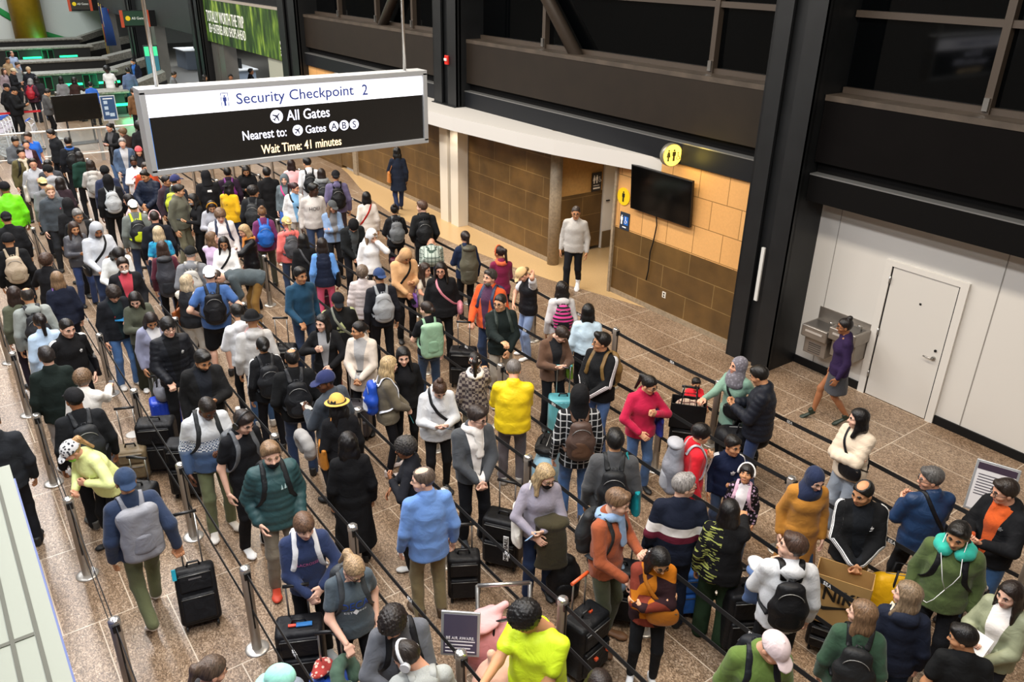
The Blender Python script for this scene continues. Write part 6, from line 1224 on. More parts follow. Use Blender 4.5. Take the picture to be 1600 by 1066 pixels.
d46|3.22 7.87 1.78|-152 60 10|short:17120f|k|jac:3a414a|tr:2a2c34|1c1c1c|fd|cap=232c58,fat=1.2|in slate jacket and navy cap; back turned, facing left
d47|3.08 8.62 1.78|165 5 0|bald:14100f|t|jac:121315|jn:1d2c48|1c1c1c|pp|bp=1b1c1f/2a2b2e~large black,fat=1.1|in black jacket with thinning hair; large black backpack
d48|2.98 9.35 -1.68|172 0 0|lowbun:120f0e|t|jac:18191c/d9d9d9:stripes|lg:15151a|1c1c1c|dd|bp=202124~black|in black sports jacket with dark bun; black backpack
d49|3.14 7.48 -1.64|167 10 10|wavy:100d0d|b|coat:151518|tr:151518|1c1c1c|dd|hat=dcb055,sb=b8762c~tan|in black coat and yellow straw hat; tan shoulder bag
d50|2.86 6.64 -1.68|162 0 0|wavy:110d0d|t|coat:111113:plain:.3|tr:121214|1c1c1c|dd||in long black coat with long black hair; facing away
d51|3.38 6.29 -1.64|-128 10 10|curly:37322f|b|swe:15161b|lo:121214|d8d8d4/3a3a3a|bi|gl,sbr=1e1e21~black|in black sweater with grey curly hair; clutching a bag strap
d52|4.14 6.27 1.80|-14 40 15|short:33251e|p|jac:43464a|tr:15161a|3a3d40|cc|gl,in=ded8d2,scarf=e6e0d8|in dark grey jacket with white collar; holding a case handle
d53|3.12 5.51 1.80|166 70 5|bald:5b4a3e|p|shirt:6a91d0|tr:7d7150|4a3a2a|dd|fat=1.1|in light blue shirt and khaki trousers; facing left
d54|4.20 5.14 -1.68|-29 30 20|lob:b5925e|p|swe:85808c|jn:1d2942|1c1c1c|ki|mask=131316,gl,phl,tote=dcd6ca~cream~r,fat=1.08|in lavender top and black mask; cream bag and phone
d55|5.03 4.99 1.80|140 5 0|short:141110|a|jac:47484a|tr:1c1d20|1c1c1c|dd|bp=1f2022/2a2b2c~black,fat=1.1,sbr=1a8f98~teal|in grey fleece jacket with black backpack; facing away
d56|4.33 4.29 1.82|15 15 15|short:7a5637|p|swe:8a4527|tr:43452f|6b4a30|fH|ph,bp=2c2e30~dark grey,scarf=8ba6c8|in rust sweater and blue collar; looking at a phone
d57|5.03 4.07 1.80|139 -75 0|short:8c8580|p|swe:141a2a/1.06/141a2a/1.14/5c1a2c/1.21/dcd8d4/1.30/141a2a:bands|tr:1b2233|1c1c1c|dd|gl,fat=1.2|in navy sweater with white and maroon band; grey hair
d58|4.31 3.68 -1.63|-40 20 30|long:120e0e|a|jac:3a1f22/7a3426/2c181c/b86c16:blocks|lg:15171a|f0f0f0|xx|gl,xf=b06a20~tan|in brown patchwork jacket; arms folded, glasses
d59|5.23 3.66 -1.66|125 0 0|long:100d0d|t|jac:121214/a9b05c:streaks|lo:20331f|e0d8cc|do|fat=1.1|in black jacket with pale green flame pattern; green trousers
d60|6.10 4.84 1.60|58 -10 10|bowl:120e0d|a|jac:cf1626|lo:c01525|1c1c1c|bd|bp=8b8c94/a4a5ab~grey~t,in=ece8e4|in red jacket and red trousers; large grey backpack
d61|6.50 4.67 1.38|-44 35 5|short:17120f|t|jac:141d38/e6e6e8:stripes|jn:33425a|1c1c1c|fd||in navy track jacket; child beside the red jacket
d62|6.28 4.27 -1.28|-61 -5 -25|bowl:1c1310|t|jac:1a1719/a98fa8:print|lg:33425a|c8c8c8|dd|hband=efeae6,in=e4dee0,bp=d9b0c4~pink|in black flowered jacket and white headband; child looking up
d63|7.77 6.30 1.02|-31 0 10|short:17120f|t|swe:cc1f2a|tr:b01a26|1c1c1c|of||small child in red by the belt post; behind the black tote
d64|7.69 5.58 -1.66|-84 -30 0|no|w|shirt:7b9c8a:plain:.74|tr:17171b|1c1c1c|eo|hij=6f6c74/8a8790,xf=17181a~black|in sage green shirt and grey headscarf; arm stretched left
d65|7.58 5.10 1.76|-151 -10 25|short:17120f|t|puf:1a1d26|jn:1f2e50|4a4a4c/e0e0e0|ff|fat=1.1|in dark puffer jacket and jeans; facing left
d66|9.93 5.52 -1.66|-136 -5 10|bun:1a1311|b|swe:241736|sk:3c3d42|1d2a1e|dd|w,gl,barelegs|in purple sweater and grey skirt; walking past the drinking fountain
d67|7.77 3.94 -1.67|-94 -45 5|lob:120e0e|p|puf:dccbb4:plain:.86|lo:9099a4|d8d8d8|xx|xf=17171a~black|in cream jacket and pale grey trousers; arms crossed
d68|6.42 3.62 -1.64|-41 20 20|no|p|coat:b47a2c:plain:.4|jn:1f3d5e|1c1c1c|dd|hij=1b2746|in mustard coat and navy headscarf; looking down right
d69|6.47 3.08 1.76|-50 -45 15|bald:14110f|t|jac:121315/f2f2f2:stripes|tr:8f764e|8f959c/c2c6ca|cc|in=14171c,fat=1.08|in black track jacket behind the paper bag; white sleeve stripes
d70|7.18 2.79 1.76|146 75 10|short:55524f|w|jac:1e3658:nylon|tr:15171c|1c1c1c|ff|xbr=17171a~black,gl,fat=1.1|in navy jacket with black cross strap; grey hair, facing left
d71|6.57 2.24 1.78|-66 -15 15|short:15110f|t|hoo:44532c|tr:15161a|1c1c1c|dd|neck=2fae9b,neckl=teal neck pillow,bp=17171a~black,fat=1.15|in olive green sweater and teal neck pillow; white earphones
d72|7.54 2.26 1.80|-103 -30 15|short:2a1e18|w|jac:17181b|jn:2c4a6e|1c1c1c|ff|gl,in=c8541c,hd|in black jacket over orange shirt; right edge, glasses
d73|5.15 2.93 1.80|135 75 -5|short:4a2f22|p|hoo:b9babc|tr:15161a|1c1c1c|fd|bp=151517/101012~large black,fat=1.05|in light grey hoodie with large black backpack; facing left
d74|5.08 2.20 -1.66|123 75 0|long:7d5836|p|jac:2f4b37|tr:2a2a2e|1c1c1c|dd|bp=1e1f20~black|in dark green jacket with long fair hair; bottom right
d75|5.57 2.11 -1.66|121 75 0|lob:85694a|p|hoo:161b29|jn:1c2a40|1c1c1c|dd|tote=d6cdb8~canvas,in=5fb0c0|in navy hoodie with canvas bag; fair hair, facing left
d76|5.57 1.61 1.60|126 75 15|short:110e0d|t|tee:141516|tr:2a2a2e|1c1c1c|dd||in black t-shirt at the bottom right; short dark hair
d77|6.34 1.65 -1.64|-95 -10 10|long:231510|p|jac:8f9478:nylon|lg:2a2a2e|1c1c1c|cf|in=ece6e0|in pale olive rain jacket; right edge, papers in hand
d78|4.17 2.45 1.78|-40 35 35|short:8b8078|w|jac:5c7432|tr:2a2a2e|1c1c1c|dd|cap=d6c3c3,bp=1c1e23~black|in moss green jacket and pale pink cap; bottom edge
"""

for ln in PTAB.strip().split('\n'):
    f = ln.split('|'); k = f[0]; x, y, H = map(float, f[1].split()); rz, hy, hp = map(float, f[2].split()); ex = {}
    for t in f[9].split(','):
        if t: a = t.split('='); ex[a[0]] = a[1] if len(a) > 1 else 1
    P = person(k, x, y, abs(H), H < 0, rz, hy, hp, (f[3]+':').split(':')[:2], f[4], f[5].split(':'), f[6].split(':'), f[7], f[8], ex, f[10])
    for t in ('bp', 'xb', 'sb', 'sbr', 'xbr', 'xf', 'tote'):
        if t in ex:
            v = ex[t].split('~')   # colour~colour name~kind
            if t == 'bp': backpack(P, v[0], v[2] if len(v) > 2 else 'd', v[1])
            elif t in ('xb', 'xbr'): crossbag(P, v[0], v[1], 1 if t == 'xb' else -1)
            elif t == 'xf': crossbag(P, v[0], v[1], 1, 'crossbody pouch', 1.15, True)
            elif t == 'tote': shoulderbag(P, v[0], v[1], 1 if len(v) < 3 else -1, 'tote bag', 'print' if '/' in v[0] else 'plain', .19, .36, .98)
            else: shoulderbag(P, v[0], v[1], 1 if t == 'sb' else -1)
    if 'ph' in ex: phone(P, -1)
    if 'phl' in ex: phone(P, 1)


_used = set()
def post_label(x, y):
    best = sorted(PEOPLE.values(), key=lambda p: (p['x']-x)**2+(p['y']-y)**2)
    for w_ in ('standing next to', 'a little behind'):
      for p in best[:14]:
        l = 'steel belt post '+w_+' the '+p['ref']
        if l not in _used and len(l.split()) <= 16: _used.add(l); return l
    return 'steel belt post in the queue'
for i, x in enumerate(XS):
    for j, y in enumerate(YS):
        bl = []
        if j+1 < len(YS) and not (i == 0 and j == len(YS)-2): bl.append((0, YS[j+1]-y))
        post(x, y, post_label(x, y), 'belt posts of the queue lanes', bl)

# ---------------------------------------------------------------- luggage and other things on the floor
R = lambda k: PEOPLE[k]['ref']
def blob(name, x, y, z, rz, prims, m, label, cat, group=None, h=.014, parts=()):
    r = empty(name, (x, y, z), rad(rz), label, cat, group); F = Field()
    for p in prims: getattr(F, p[0])(*p[1], **(p[2] if len(p) > 2 else {}))
    v, q = F.mesh(h, .004, 11); mobj('body', arr_mesh('body', v, q, [m]), r); return r
def duffel(x, y, z, rz, w, d, h, col, label, name='duffel_bag', cat='bag', kind='nylon'):
    r = blob(name, x, y, z, rz, [('tube', ((-w/2+.04, 0, h*.5), (w/2-.04, 0, h*.5), (d/2, h/2), (d/2, h/2)), dict(lat=(0, 1, 0), k=.03)), ('tube', ((0, 0, .005), (0, 0, h*.4), (w*.46, d*.46), (w*.48, d*.48)), dict(k=.05, flat=1))], cloth(col, kind), label, cat)
    for s_ in (-1, 1): MB().tube([(-w*.2, s_*d*.3, h*.8), (-w*.15, s_*d*.2, h+.09), (w*.15, s_*d*.2, h+.09), (w*.2, s_*d*.3, h*.8)], .012, 6).build('handle', cloth('1b1b1d', 'nylon'), r)
    MB().tube([(-w*.35, 0, h+.002), (w*.35, 0, h+.002)], .006, 5).build('zipper', mat('8a8a88', .4, .5), r); return r
def floorpack(x, y, z, rz, col, label, w=.15, h=.46, d=.1):
    r = blob('backpack', x, y, z, rz, [('tube', ((0, 0, .05), (0, 0, h*.55), (w, d), (w, d*.95)), dict(k=.05)), ('tube', ((0, 0, h*.55), (0, .02, h-.07), (w, d*.95), (w*.75, d*.6)), dict(k=.05))], cloth(col, 'nylon'), label, 'backpack')
    F = Field().ell((0, -d*.9, h*.32), (w*.75, .05, .12)); v, q = F.mesh(.014); mobj('front_pocket', arr_mesh('pocket', v, q, [cloth(col, 'nylon')]), r)
    for s_ in (-1, 1): MB().tube([(s_*.06, d*.7, h-.08), (s_*.09, d+.05, h*.7), (s_*.09, d+.03, h*.3), (s_*.11, d*.7, .1)], .028, 8, ry=.007, wide=(1, 0, 0)).build('strap', cloth('161617', 'nylon'), r)
    MB().tube([(-.03, .03, h-.06), (-.02, .03, h+.02), (.02, .03, h+.02), (.03, .03, h-.06)], .008, 6).build('haul_handle', cloth('161617', 'nylon'), r); return r
def pillow(x, y, z, rz, col, label, tilt=0, s_=1.):
    v, q = wear_t('neck', 0); o = mobj('neck_pillow', arr_mesh('neck_pillow', v, q, [cloth(col)])); o.location = (x, y, z); o.rotation_euler = (rad(tilt), 0, rad(rz)); o.scale = (s_,)*3; return tag(o, label, 'neck pillow')
sc_ = suitcase(1.19, 6.7, -12, 'black suitcase with a blue tag pulled by the '+R('b68'), '141416', .38, .24, .56, .52, -24)
MB().box((-.2, -.16, .55), (-.16, -.13, .66), .004).build('luggage_tag', mat('1fa0b8', .5), sc_); MB().box((-.06, -.145, .52), (.06, -.14, .535)).build('badge', CHROME, sc_)
suitcase(1.28, 9.72, -20, 'tan canvas rolling bag with raised handle beside the '+R('b66'), '6f6048', .36, .26, .42, .5)
suitcase(1.62, 9.75, -25, 'large black suitcase on the lane edge, the rear one of two', '141416', .46, .28, .68, 0)
suitcase(1.78, 9.0, -30, 'large black suitcase right behind the '+R('c98'), '121214', .46, .28, .7, 0); floorpack(1.9, 9.45, .0, 60, '17171a', 'black backpack standing between the two large black suitcases', h=.62)
suitcase(1.93, 10.62, -10, 'bright blue suitcase beside the '+R('c96'), '1c3fb0', .38, .25, .5, .3, 0, 'hard'); duffel(1.93, 10.62, .585, 80, .34, .2, .2, '75757c', 'grey bag lying on top of the bright blue suitcase')
suitcase(1.12, 8.62, -40, 'black suitcase hidden behind the '+R('b67'), '17181a', .4, .26, .55, .3)
suitcase(6.1, 9.5, -40, 'black suitcase held by the '+R('d30'), '131315', .42, .27, .58, .4)
suitcase(3.86, 11.2, -30, 'black suitcase held by the '+R('d18'), '161618', .42, .27, .55, .42)
suitcase(4.25, 10.3, -30, 'red bag case between the teal and black sweaters at the belt', 'b01a26', .3, .2, .38, .45)
ms_ = suitcase(4.2, 5.75, -55, 'black suitcase with white name tag before the '+R('d52').replace('person','one'), '131315', .42, .28, .6, .36)
MB().box((.06, -.185, .2), (.12, -.175, .52)).build('name_tag', mat('e8e8e6', .5), ms_); lettering('MICHAEL', ms_, mat('1a1a1a', .5), (.09, -.188, .36), (0, 0, 1), (-1, 0, 0), w=.3, h=.04)
k_ = suitcase(3.95, 4.1, 10, 'black suitcase with orange tags held by the '+R('d56'), '151618', .42, .27, .62, .36, 0, 'soft', 'd8582c')
for a, b, c in ((.05, .0, .685), (-.05, -.18, .3), (.12, -.18, .3)): MB().box((a-.02, b-.02, c-.015), (a+.02, b+.01, c+.015), .006).build('orange_tag', mat('e2552c', .5), k_)
k_ = suitcase(1.76, 5.5, -25, 'black suitcase with blue and red tags leaned on by the '+R('c101'), '1b1b1e', .42, .28, .62, .34); MB().box((-.02, -.06, .685), (.12, -.01, .7), .004).build('luggage_tag', mat('2a6fb0', .5), k_); MB().box((-.09, -.05, .685), (-.02, -.02, .7), .004).build('red_strap', mat('d8452f', .5), k_)
k_ = suitcase(1.78, 4.85, -25, 'blue suitcase held by the '+R('c102'), '2a50a8', .4, .26, .52, .42, 0, 'hard'); pillow(1.88, 4.72, .66, 40, '4b6352', 'dark green neck pillow hung on the blue suitcase', 60)
blob('bandana_cloth', 1.72, 4.93, .62, 20, [('ell', ((0, 0, .02), (.11, .07, .025))), ('ell', ((.05, .03, .04), (.06, .05, .03)))], cloth('a83a34/d8b8a8', 'print'), 'red patterned cloth tied to the top of the blue suitcase', 'cloth')
tc_s = suitcase(6.42, 7.45, -35, 'light teal hard suitcase with raised handle behind the '+R('d41'), '62adb5', .4, .26, .58, .42, 0, 'hard', '6fc0c6')
duffel(5.6, 6.75, 0, 40, .5, .34, .45, '93b9cc', 'light blue round bag beside the '+R('d40')); duffel(5.62, 6.76, .45, 40, .42, .3, .12, '141416', 'black flat bag lying on the light blue round bag')
suitcase(7.42, 6.08, -50, 'black case under the black tote beside the '+R('d39'), '131314', .42, .28, .48, .5)
tb_ = empty('tote_bag', (7.4, 6.06, .55), rad(-50), 'large open black tote standing on the case by the red child', 'bag')
q = MB()
for a, b in (((-.23, -.13, 0), (.23, -.115, .36)), ((-.23, .115, 0), (.23, .13, .36)), ((-.23, -.13, 0), (-.215, .13, .36)), ((.215, -.13, 0), (.23, .13, .36)), ((-.23, -.13, 0), (.23, .13, .015))): q.box(a, b, .004)
q.build('body', cloth('151517', 'leather'), tb_)
for s_ in (-1, 1): MB().tube([(-.1, s_*.12, .34), (-.08, s_*.1, .52), (.08, s_*.1, .52), (.1, s_*.12, .34)], .01, 6).build('handle', cloth('151517', 'leather'), tb_)
blob('folded_clothes', 7.4, 6.06, .82, -50, [('ell', ((-.05, 0, 0), (.13, .08, .11))), ('ell', ((.1, .02, .0), (.09, .08, .1)))], cloth('b8a08c/5a3a34', 'plaid'), 'checked scarf and clothes sticking out of the black tote', 'clothes')
suitcase(7.55, 5.3, -40, 'black suitcase under the duffel beside the '+R('d65'), '131315', .46, .3, .5, .5); duffel(7.55, 5.28, .58, -40, .5, .32, .26, '17171a', 'large black duffel lying on the suitcase of the '+R('d65'))
# paper bag
suitcase(6.1, 2.9, -64, 'low black case under the brown paper bag', '131315', .44, .26, .3, 0)
nb = empty('paper_bag', (6.1, 2.9, .395), rad(-64), 'brown paper shopping bag with large black letters beside the yellow bag', 'shopping bag'); KR = mat('b08a52', .75, var=.15, scale=6); q = MB()
for a, b in (((-.25, -.13, 0), (.25, -.125, .55)), ((-.25, .125, 0), (.25, .13, .55)), ((-.25, -.13, 0), (-.245, .13, .55)), ((.245, -.13, 0), (.25, .13, .55)), ((-.25, -.13, 0), (.25, .13, .006))): q.box(a, b)
q.build('body', KR, nb); lettering('NIKE', nb, mat('17140f', .6), (.03, -.132, .36), (1, 0, 0), (0, 0, 1), w=.36, h=.15, bold=.02); lettering('NIKE', nb, mat('17140f', .6), (-.252, .0, .36), (0, -1, 0), (0, 0, 1), w=.22, h=.13, bold=.02)
MB().prism([(-.2, -.132, .24), (-.13, -.132, .2), (.2, -.132, .3), (-.12, -.132, .16), (-.22, -.132, .19)], (0, -.002, 0)).build('emblem', mat('17140f', .6), nb)
yb = duffel(6.62, 2.62, 0, -50, .42, .32, .86, 'dba60e', 'tall bright yellow bag standing beside the brown paper bag'); MB().tube([(-.25, -.19, .2), (.25, -.19, .2)], .02, 6, ry=.006, wide=(0, 0, 1)).build('orange_strap', mat('d0833c', .6), yb)
suitcase(3.55, 5.55, -30, 'black soft case standing behind the '+R('c53') if 'c53' in PEOPLE and False else 'black soft case standing behind the '+R('d53'), '131315', .34, .22, .52, .3)
floorpack(4.42, 4.98, 0, -20, '141416', 'shiny black backpack on the floor between the lavender top and rust sweater', .18, .5, .14)
suitcase(4.68, 4.42, -50, 'black suitcase beside the '+R('d58'), '131418', .42, .27, .62, .2); pillow(4.55, 4.36, .66, 30, '5a6b7c', 'blue-grey neck pillow lying on the black suitcase', 10, 1.15)
suitcase(5.42, 3.45, -30, 'tall black suitcase right beside the '+R('d59'), '151517', .44, .3, .68, .1); suitcase(5.25, 4.1, -30, 'blue and black suitcase behind the '+R('d57'), '2a5ea8', .36, .24, .5, .3)
suitcase(4.05, 9.05, -40, 'grey suitcase held by the '+R('d21'), '3a3638', .4, .26, .5, .42); suitcase(7.42, 13.95, -30, 'maroon suitcase with raised handles beside the '+R('d12'), '4a1026', .36, .24, .5, .45)
suitcase(2.15, 14.5, -20, 'dark suitcase held by the '+R('b57'), '17181a', .4, .26, .56, .36); suitcase(5.6, 13.6, 10, 'dark maroon bag case in front of the '+R('d9'), '3a1226', .36, .25, .45, .3)
pillow(2.85, 7.75, .98, 90, '9a9896', 'light grey neck pillow hanging left of the '+R('d49'), 80, 1.2)
pl_ = empty('luggage_trolley', (3.2, 4.3, 0), rad(-30), 'silver trolley loaded with pink and peach bags by the '+R('c105'), 'luggage cart'); q = MB()
for s_ in (-.24, .24): q.tube([(s_, -.4, .16), (s_, .3, .16), (s_, .36, .95)], .02, 8)
q.tube([(-.24, .36, .95), (.24, .36, .95)], .02, 8)
for i in range(5): q.tube([(-.24, -.38+.16*i, .16), (.24, -.38+.16*i, .16)], .012, 6)
q.build('frame', CHROME, pl_)
for a, b in ((-.24, -.34), (.24, -.34), (-.24, .28), (.24, .28)): MB().tube([(a-.02, b, .07), (a+.02, b, .07)], .07, 14).build('wheel', BLACKP, pl_)
duffel(3.25, 4.45, .2, -20, .56, .34, .5, 'd58f92', 'pink holdall on the trolley beside the bent yellow t-shirt', 'duffel_bag'); blob('pink_jacket', 3.1, 4.5, .74, 20, [('ell', ((0, 0, .03), (.2, .13, .05))), ('ell', ((-.12, .06, .06), (.1, .07, .05))), ('cone', ((.05, 0, .06), (.2, -.08, .1), .04, .03))], cloth('e0a8a8'), 'crumpled pale pink jacket lying on the pink holdall', 'jacket')
blob('round_bag', 2.92, 3.98, .2, 0, [('ell', ((0, 0, .32), (.27, .25, .3))), ('cone', ((-.03, .05, .6), (-.06, .08, .68), .06, .04))], cloth('d9a890'), 'large round peach-coloured bag in front of the trolley', 'bag')
# coat over an arm, papers
P_ = PEOPLE['d54']; wr = P_['hands'][1][0]; e_ = P_['A'][1][1]; c_ = (wr+e_)/2
blob('draped_coat', *(P_['mw'] @ Vector(c_-V3(0, 0, .0))), P_['rz'], [('tube', ((.0, -.03, -.5), (.0, -.03, .0), (.17, .05), (.13, .06)), dict(k=.05)), ('ell', ((0, 0, .02), (.17, .11, .06))), ('tube', ((-.05, .07, -.34), (-.05, .05, 0), (.12, .04), (.11, .05)))], cloth('3a3420'), 'dark olive coat draped over the arm of the '+P_['ref'], 'coat')
P_ = PEOPLE['b66'] if 0 else PEOPLE['d77']; c_, R_ = handpt(P_, -1); o = MB().box((-.08, -.11, -.001), (.08, .11, .001)).build('paper', mat('e6e2da', .7)); o.matrix_world = P_['mw'] @ m4(Rx(rad(50)), c_); tag(o, 'white paper held by the '+P_['ref'], 'paper')
o = MB().box((-.05, -.07, 0), (.05, .07, .001)).build('paper', mat('d8d4cc', .8)); o.location = (2.95, 7.75, 1.16); o.rotation_euler = (.5, .2, .4); o.location = PEOPLE['d46']['mw'] @ Vector(handpt(PEOPLE['d46'], 1)[0]); tag(o, 'white boarding slip held by the '+R('d46'), 'paper')
blob('tissue', 5.9, 5.86, .0, 0, [('ell', ((0, 0, .012), (.045, .035, .014))), ('ell', ((.03, .01, .02), (.03, .02, .018)))], mat('e8e6e0', .8), 'small crumpled white tissue lying on the floor by the belt', 'tissue', h=.006)
for x, y in ((.39, 10.2), (1.5, 10.85)): struct('floor_socket_cover', MB().lathe([(.1, .0), (.1, .004), (.09, .006)], (x, y, .0), 28), mat('b9b5ae', .4, .3))
P_ = PEOPLE['d73']; c_ = (P_['hands'][1][0]+P_['A'][1][1])/2
blob('draped_jacket', *(P_['mw'] @ Vector(c_)), P_['rz'], [('tube', ((.0, -.05, -.32), (.0, -.03, .0), (.13, .05), (.11, .06)), dict(k=.05)), ('ell', ((0, -.02, .03), (.14, .1, .05)))], cloth('43587e', 'denim'), 'blue denim jacket draped over the arm of the '+P_['ref'].replace(' with large black backpack', ''), 'jacket')
blob('white_cloth', *(P_['mw'] @ Vector(c_+V3(0, -.03, .07))), P_['rz'], [('ell', ((0, 0, .0), (.12, .08, .045))), ('ell', ((.06, -.05, .03), (.07, .05, .04)))], cloth('dcdcda'), 'white cloth bundled on the blue denim jacket beside the large black backpack', 'cloth')
P_ = PEOPLE['d45']; o = MB().box((-.035, -.09, -.003), (.035, .05, .003), .002).build('travel_card', mat('4fb3bd', .5)); o.matrix_world = P_['mw'] @ m4(Rx(rad(70)), handpt(P_, -1)[0]+V3(0, -.02, -.08)); tag(o, 'small turquoise card case dangling from the hands of the '+P_['ref'].replace(' with long blond hair', ''), 'card case')
P_ = PEOPLE['d71']; H_ = P_['HM']; er = empty('earphones', (0, 0, 0), 0, 'white wired earphones on the person with the teal neck pillow', 'earphones'); er.matrix_world = P_['mw']; B_ = P_['B']; dd = P_['ff'](P_['che'], P_['off'], .8)[1]/P_['s']+.02
for s_ in (1, -1): MB().tube([H_ @ Vector((s_*.084, -.01, .1)), H_ @ Vector((s_*.09, -.09, .0)), B_((s_*.07, -dd-.1, 1.38)), B_((s_*.04, -dd-.06, 1.25)), B_((0, -dd-.04, 1.15))], .0035, 6).build('cable', mat('e8e8e8', .4), er)
MB().tube([B_((0, -dd-.04, 1.15)), B_((-.06, -dd-.05, 1.02)), B_((-.1, -dd-.02, .94)), B_((-.17, -dd*.6, .9))], .0035, 6).build('cable', mat('e8e8e8', .4), er)
# easel notices
def easel(x, y, rz, w, h, z, label, face, title, dark, tcol):
    r = empty('notice_stand', (x, y, 0), rad(rz), label, 'sign'); T = Matrix.Translation((0, 0, z)) @ Matrix.Rotation(rad(-14), 4, 'X')
    MB().box((-w/2, -.012, 0), (w/2, .012, h), .006).build('frame', ALU, r, T); MB().box((-w/2+.025, -.016, .025), (w/2-.025, -.012, h-.025)).build('face', mat(face, .5), r, T)
    if dark: MB().box((-w/2+.025, -.018, h-.1), (w/2-.025, -.016, h-.025)).build('header', mat(dark, .5), r, T)
    if title: lettering(title, r, mat(tcol, .5), T @ Vector((0, -.02, h-.065 if dark else h*.42)), T.to_3x3() @ Vector((1, 0, 0)), T.to_3x3() @ Vector((0, 0, 1)), w=w*.72)
    q = MB()
    for i in range(4 if not dark else 8): q.box((-w*.38, -.018, (h*.33 if not dark else h-.16)-i*.032), (w*(.38-.06*(i % 3)), -.016, (h*.33 if not dark else h-.16)-i*.032+.01))
    q.build('small_print', mat(tcol if not dark else '4a4650', .6), r, T); MB().tube([(0, .03, .02), (0, .03, z+.05)], .02, 8).build('post', ALU, r); MB().lathe([(.16, 0), (.16, .015), (.02, .03)], (0, .03, 0), 20).build('base', ALU, r)
easel(2.78, 4.42, -40, .34, .42, .6, 'framed dark notice reading Be air aware at the bottom edge', '4a4458', 'BE AIR AWARE.', None, 'eeeaf0')
easel(8.47, 2.72, -70, .42, .58, .72, 'white framed notice with dark header at the right edge beyond the belt', 'd8d5d6', '', '3a2c3c', 'd8d5d6')
# red belt by the far queue
for i, (x, y) in enumerate(((2.2, 33.6), (3.9, 33.2))):
    r = empty('belt_post', (x, y, 0), 0, ('steel post at the left end of the red belt near the carts', 'steel post with red belt beside the red backpack near the carts')[i], 'belt post', 'posts of the red belt'); mobj('post', st_mesh[0] if st_mesh else MB().lathe([(.05, 0), (.05, 1)]).mesh('post', CHROME), r); MB().lathe([(.12, 0), (.12, .02)], n=20).build('base', CHROME, r)
    MB().box((.05, -.003, .88), (1.68 if i == 0 else 1.3, .003, .95)).build('belt', mat('c01c28', .7), r)
# ---------------------------------------------------------------- lettering and marks on clothes
def poly_me(polys):
    m = MB(); [m.quad(*[(x, y, 0) for x, y in p]) for p in polys]; return m.mesh('mark', WT)
def bars(s_): return poly_me([[(-.5*s_, -.3*s_), (-.25*s_, -.3*s_), (-.42*s_, .0), (-.5*s_, -.05*s_)], [(-.18*s_, -.3*s_), (.08*s_, -.3*s_), (-.22*s_, .25*s_), (-.38*s_, .12*s_)], [(.14*s_, -.3*s_), (.42*s_, -.3*s_), (.0, .48*s_), (-.17*s_, .36*s_)]])
def leafm(s_): return poly_me([[(-.5*s_, .2*s_), (-.3*s_, -.1*s_), (-.08*s_, -.02*s_), (-.22*s_, .35*s_)], [(-.12*s_, .5*s_), (-.12*s_, .0), (.12*s_, .0), (.12*s_, .5*s_)], [(.5*s_, .2*s_), (.22*s_, .35*s_), (.08*s_, -.02*s_), (.3*s_, -.1*s_)], [(-.4*s_, -.22*s_), (.4*s_, -.22*s_), (.34*s_, -.28*s_), (-.34*s_, -.28*s_)], [(-.25*s_, -.36*s_), (.25*s_, -.36*s_), (.2*s_, -.42*s_), (-.2*s_, -.42*s_)]])
def tri2(s_): return poly_me([[(-.5*s_, -.4*s_), (-.1*s_, -.4*s_), (-.3*s_, .5*s_)], [(.05*s_, -.4*s_), (.5*s_, -.4*s_), (.28*s_, .5*s_)]])
def ct(k, *a, **kw): return chest_text(PEOPLE[k], *a, **kw)
ct('d5', 'HOU', .2, .075, 1.27, '2a2a2c'); ct('c78', 'Champion', .21, .05, 1.27, '1f2340'); ct('c78', '', .1, .1, 1.27, 'b02a34', me=poly_me([[(-.03, -.03), (.0, -.03), (.0, .03), (-.03, .03)]]), xo=.13)
ct('c102', 'DECA', .25, .095, 1.24, '2a56b4'); ct('c102', 'EST  1946', .2, .02, 1.165, 'dfe3e8'); ct('c102', '', 0, 0, 1.165, 'e8eaee', me=poly_me([[(0, -.028), (.028, 0), (0, .028), (-.028, 0)]]))
ct('c101', 'LACROSSE', .2, .035, 1.24, 'd070a8'); ct('c101', '', 0, 0, 1.25, 'd8d4c8', me=poly_me([[(-.02, .03), (.02, .03), (.012, -.01), (-.012, -.01)], [(-.008, -.012), (.008, -.012), (.005, -.05), (-.005, -.05)]]), xo=.125)
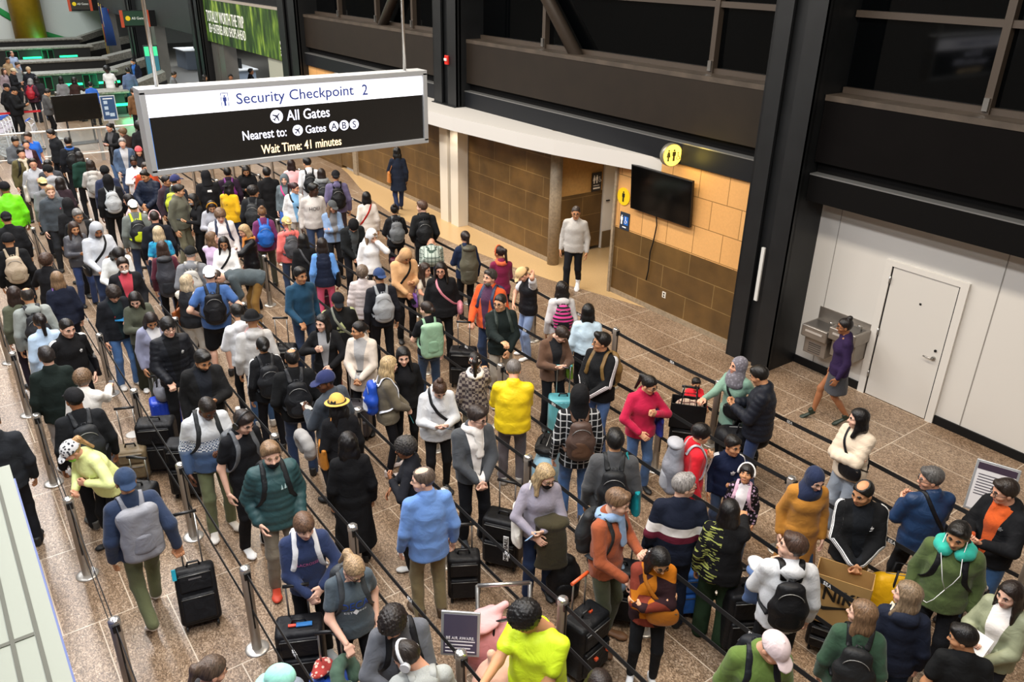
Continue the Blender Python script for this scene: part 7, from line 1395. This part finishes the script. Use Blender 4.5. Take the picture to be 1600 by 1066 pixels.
ct('d19', 'adidas', .13, .035, 1.2, 'b9c08a'); ct('d19', '', 0, 0, 1.28, 'b9c08a', me=bars(.14)); ct('d69', '', 0, 0, 1.3, 'e8e8e8', me=leafm(.055), xo=.085); ct('b63', '', 0, 0, 1.3, 'e8e8e8', me=leafm(.05), xo=.08); ct('d61', '', 0, 0, 1.26, 'e8e8e8', me=leafm(.06), xo=.06)
ct('b36', '', 0, 0, 1.24, 'd8202c', me=poly_me([[(-.11, -.03), (.11, -.03), (.07, .02), (-.08, .02)], [(-.07, .02), (.06, .02), (.02, .07), (-.03, .07)], [(-.02, -.08), (.02, -.08), (.02, -.03), (-.02, -.03)]]))
ct('d43', 'NEW YORK CITY', .2, .022, 1.28, '55565a'); ct('b60', '', 0, 0, 1.22, 'c8342c', me=poly_me([[(-.07, -.01), (.07, .02), (.07, .06), (-.07, .04)]])); ct('b60', '', 0, 0, 1.19, '2a86c0', me=poly_me([[(-.07, -.03), (.07, .0), (.07, .03), (-.07, .01)]]))
ct('d72', 'THE\nNORTH\nFACE', .05, .04, 1.3, 'd8d8d8', xo=.085); ct('c100', '', 0, 0, 1.31, 'a9c4c4', me=tri2(.06), xo=.06); ct('c96', '', 0, 0, 1.3, 'c9c9c9', me=leafm(.05), xo=.1); ct('b44', '', 0, 0, 1.3, 'd8475a', me=poly_me([[(-.02, -.012), (.02, -.012), (.02, .012), (-.02, .012)]]), xo=.08)
ct('d20', 'be b.', .12, .03, 1.22, 'e8e8e8'); ct('d20', '', 0, 0, 1.29, 'd02a3c', me=poly_me([[(0, -.025), (.025, .005), (.0, .018), (-.025, .005)]])); ct('d36', '', 0, 0, 1.2, 'a9a9ab', me=poly_me([[(-.025, -.07), (.025, -.07), (.025, .07), (-.025, .07)]])); ct('c94', 'HOLLISTER', .2, .04, 1.2, 'e8e6e4', back=True) if 0 else None
ct('c85', '', 0, 0, 1.32, 'd8d8d8', back=True, me=poly_me([[(-.05, -.01), (.05, -.02), (.04, .03), (-.04, .03)]])); ct('b25', 'BOSTON', .16, .03, 1.27, '4a4c55') if 0 else None
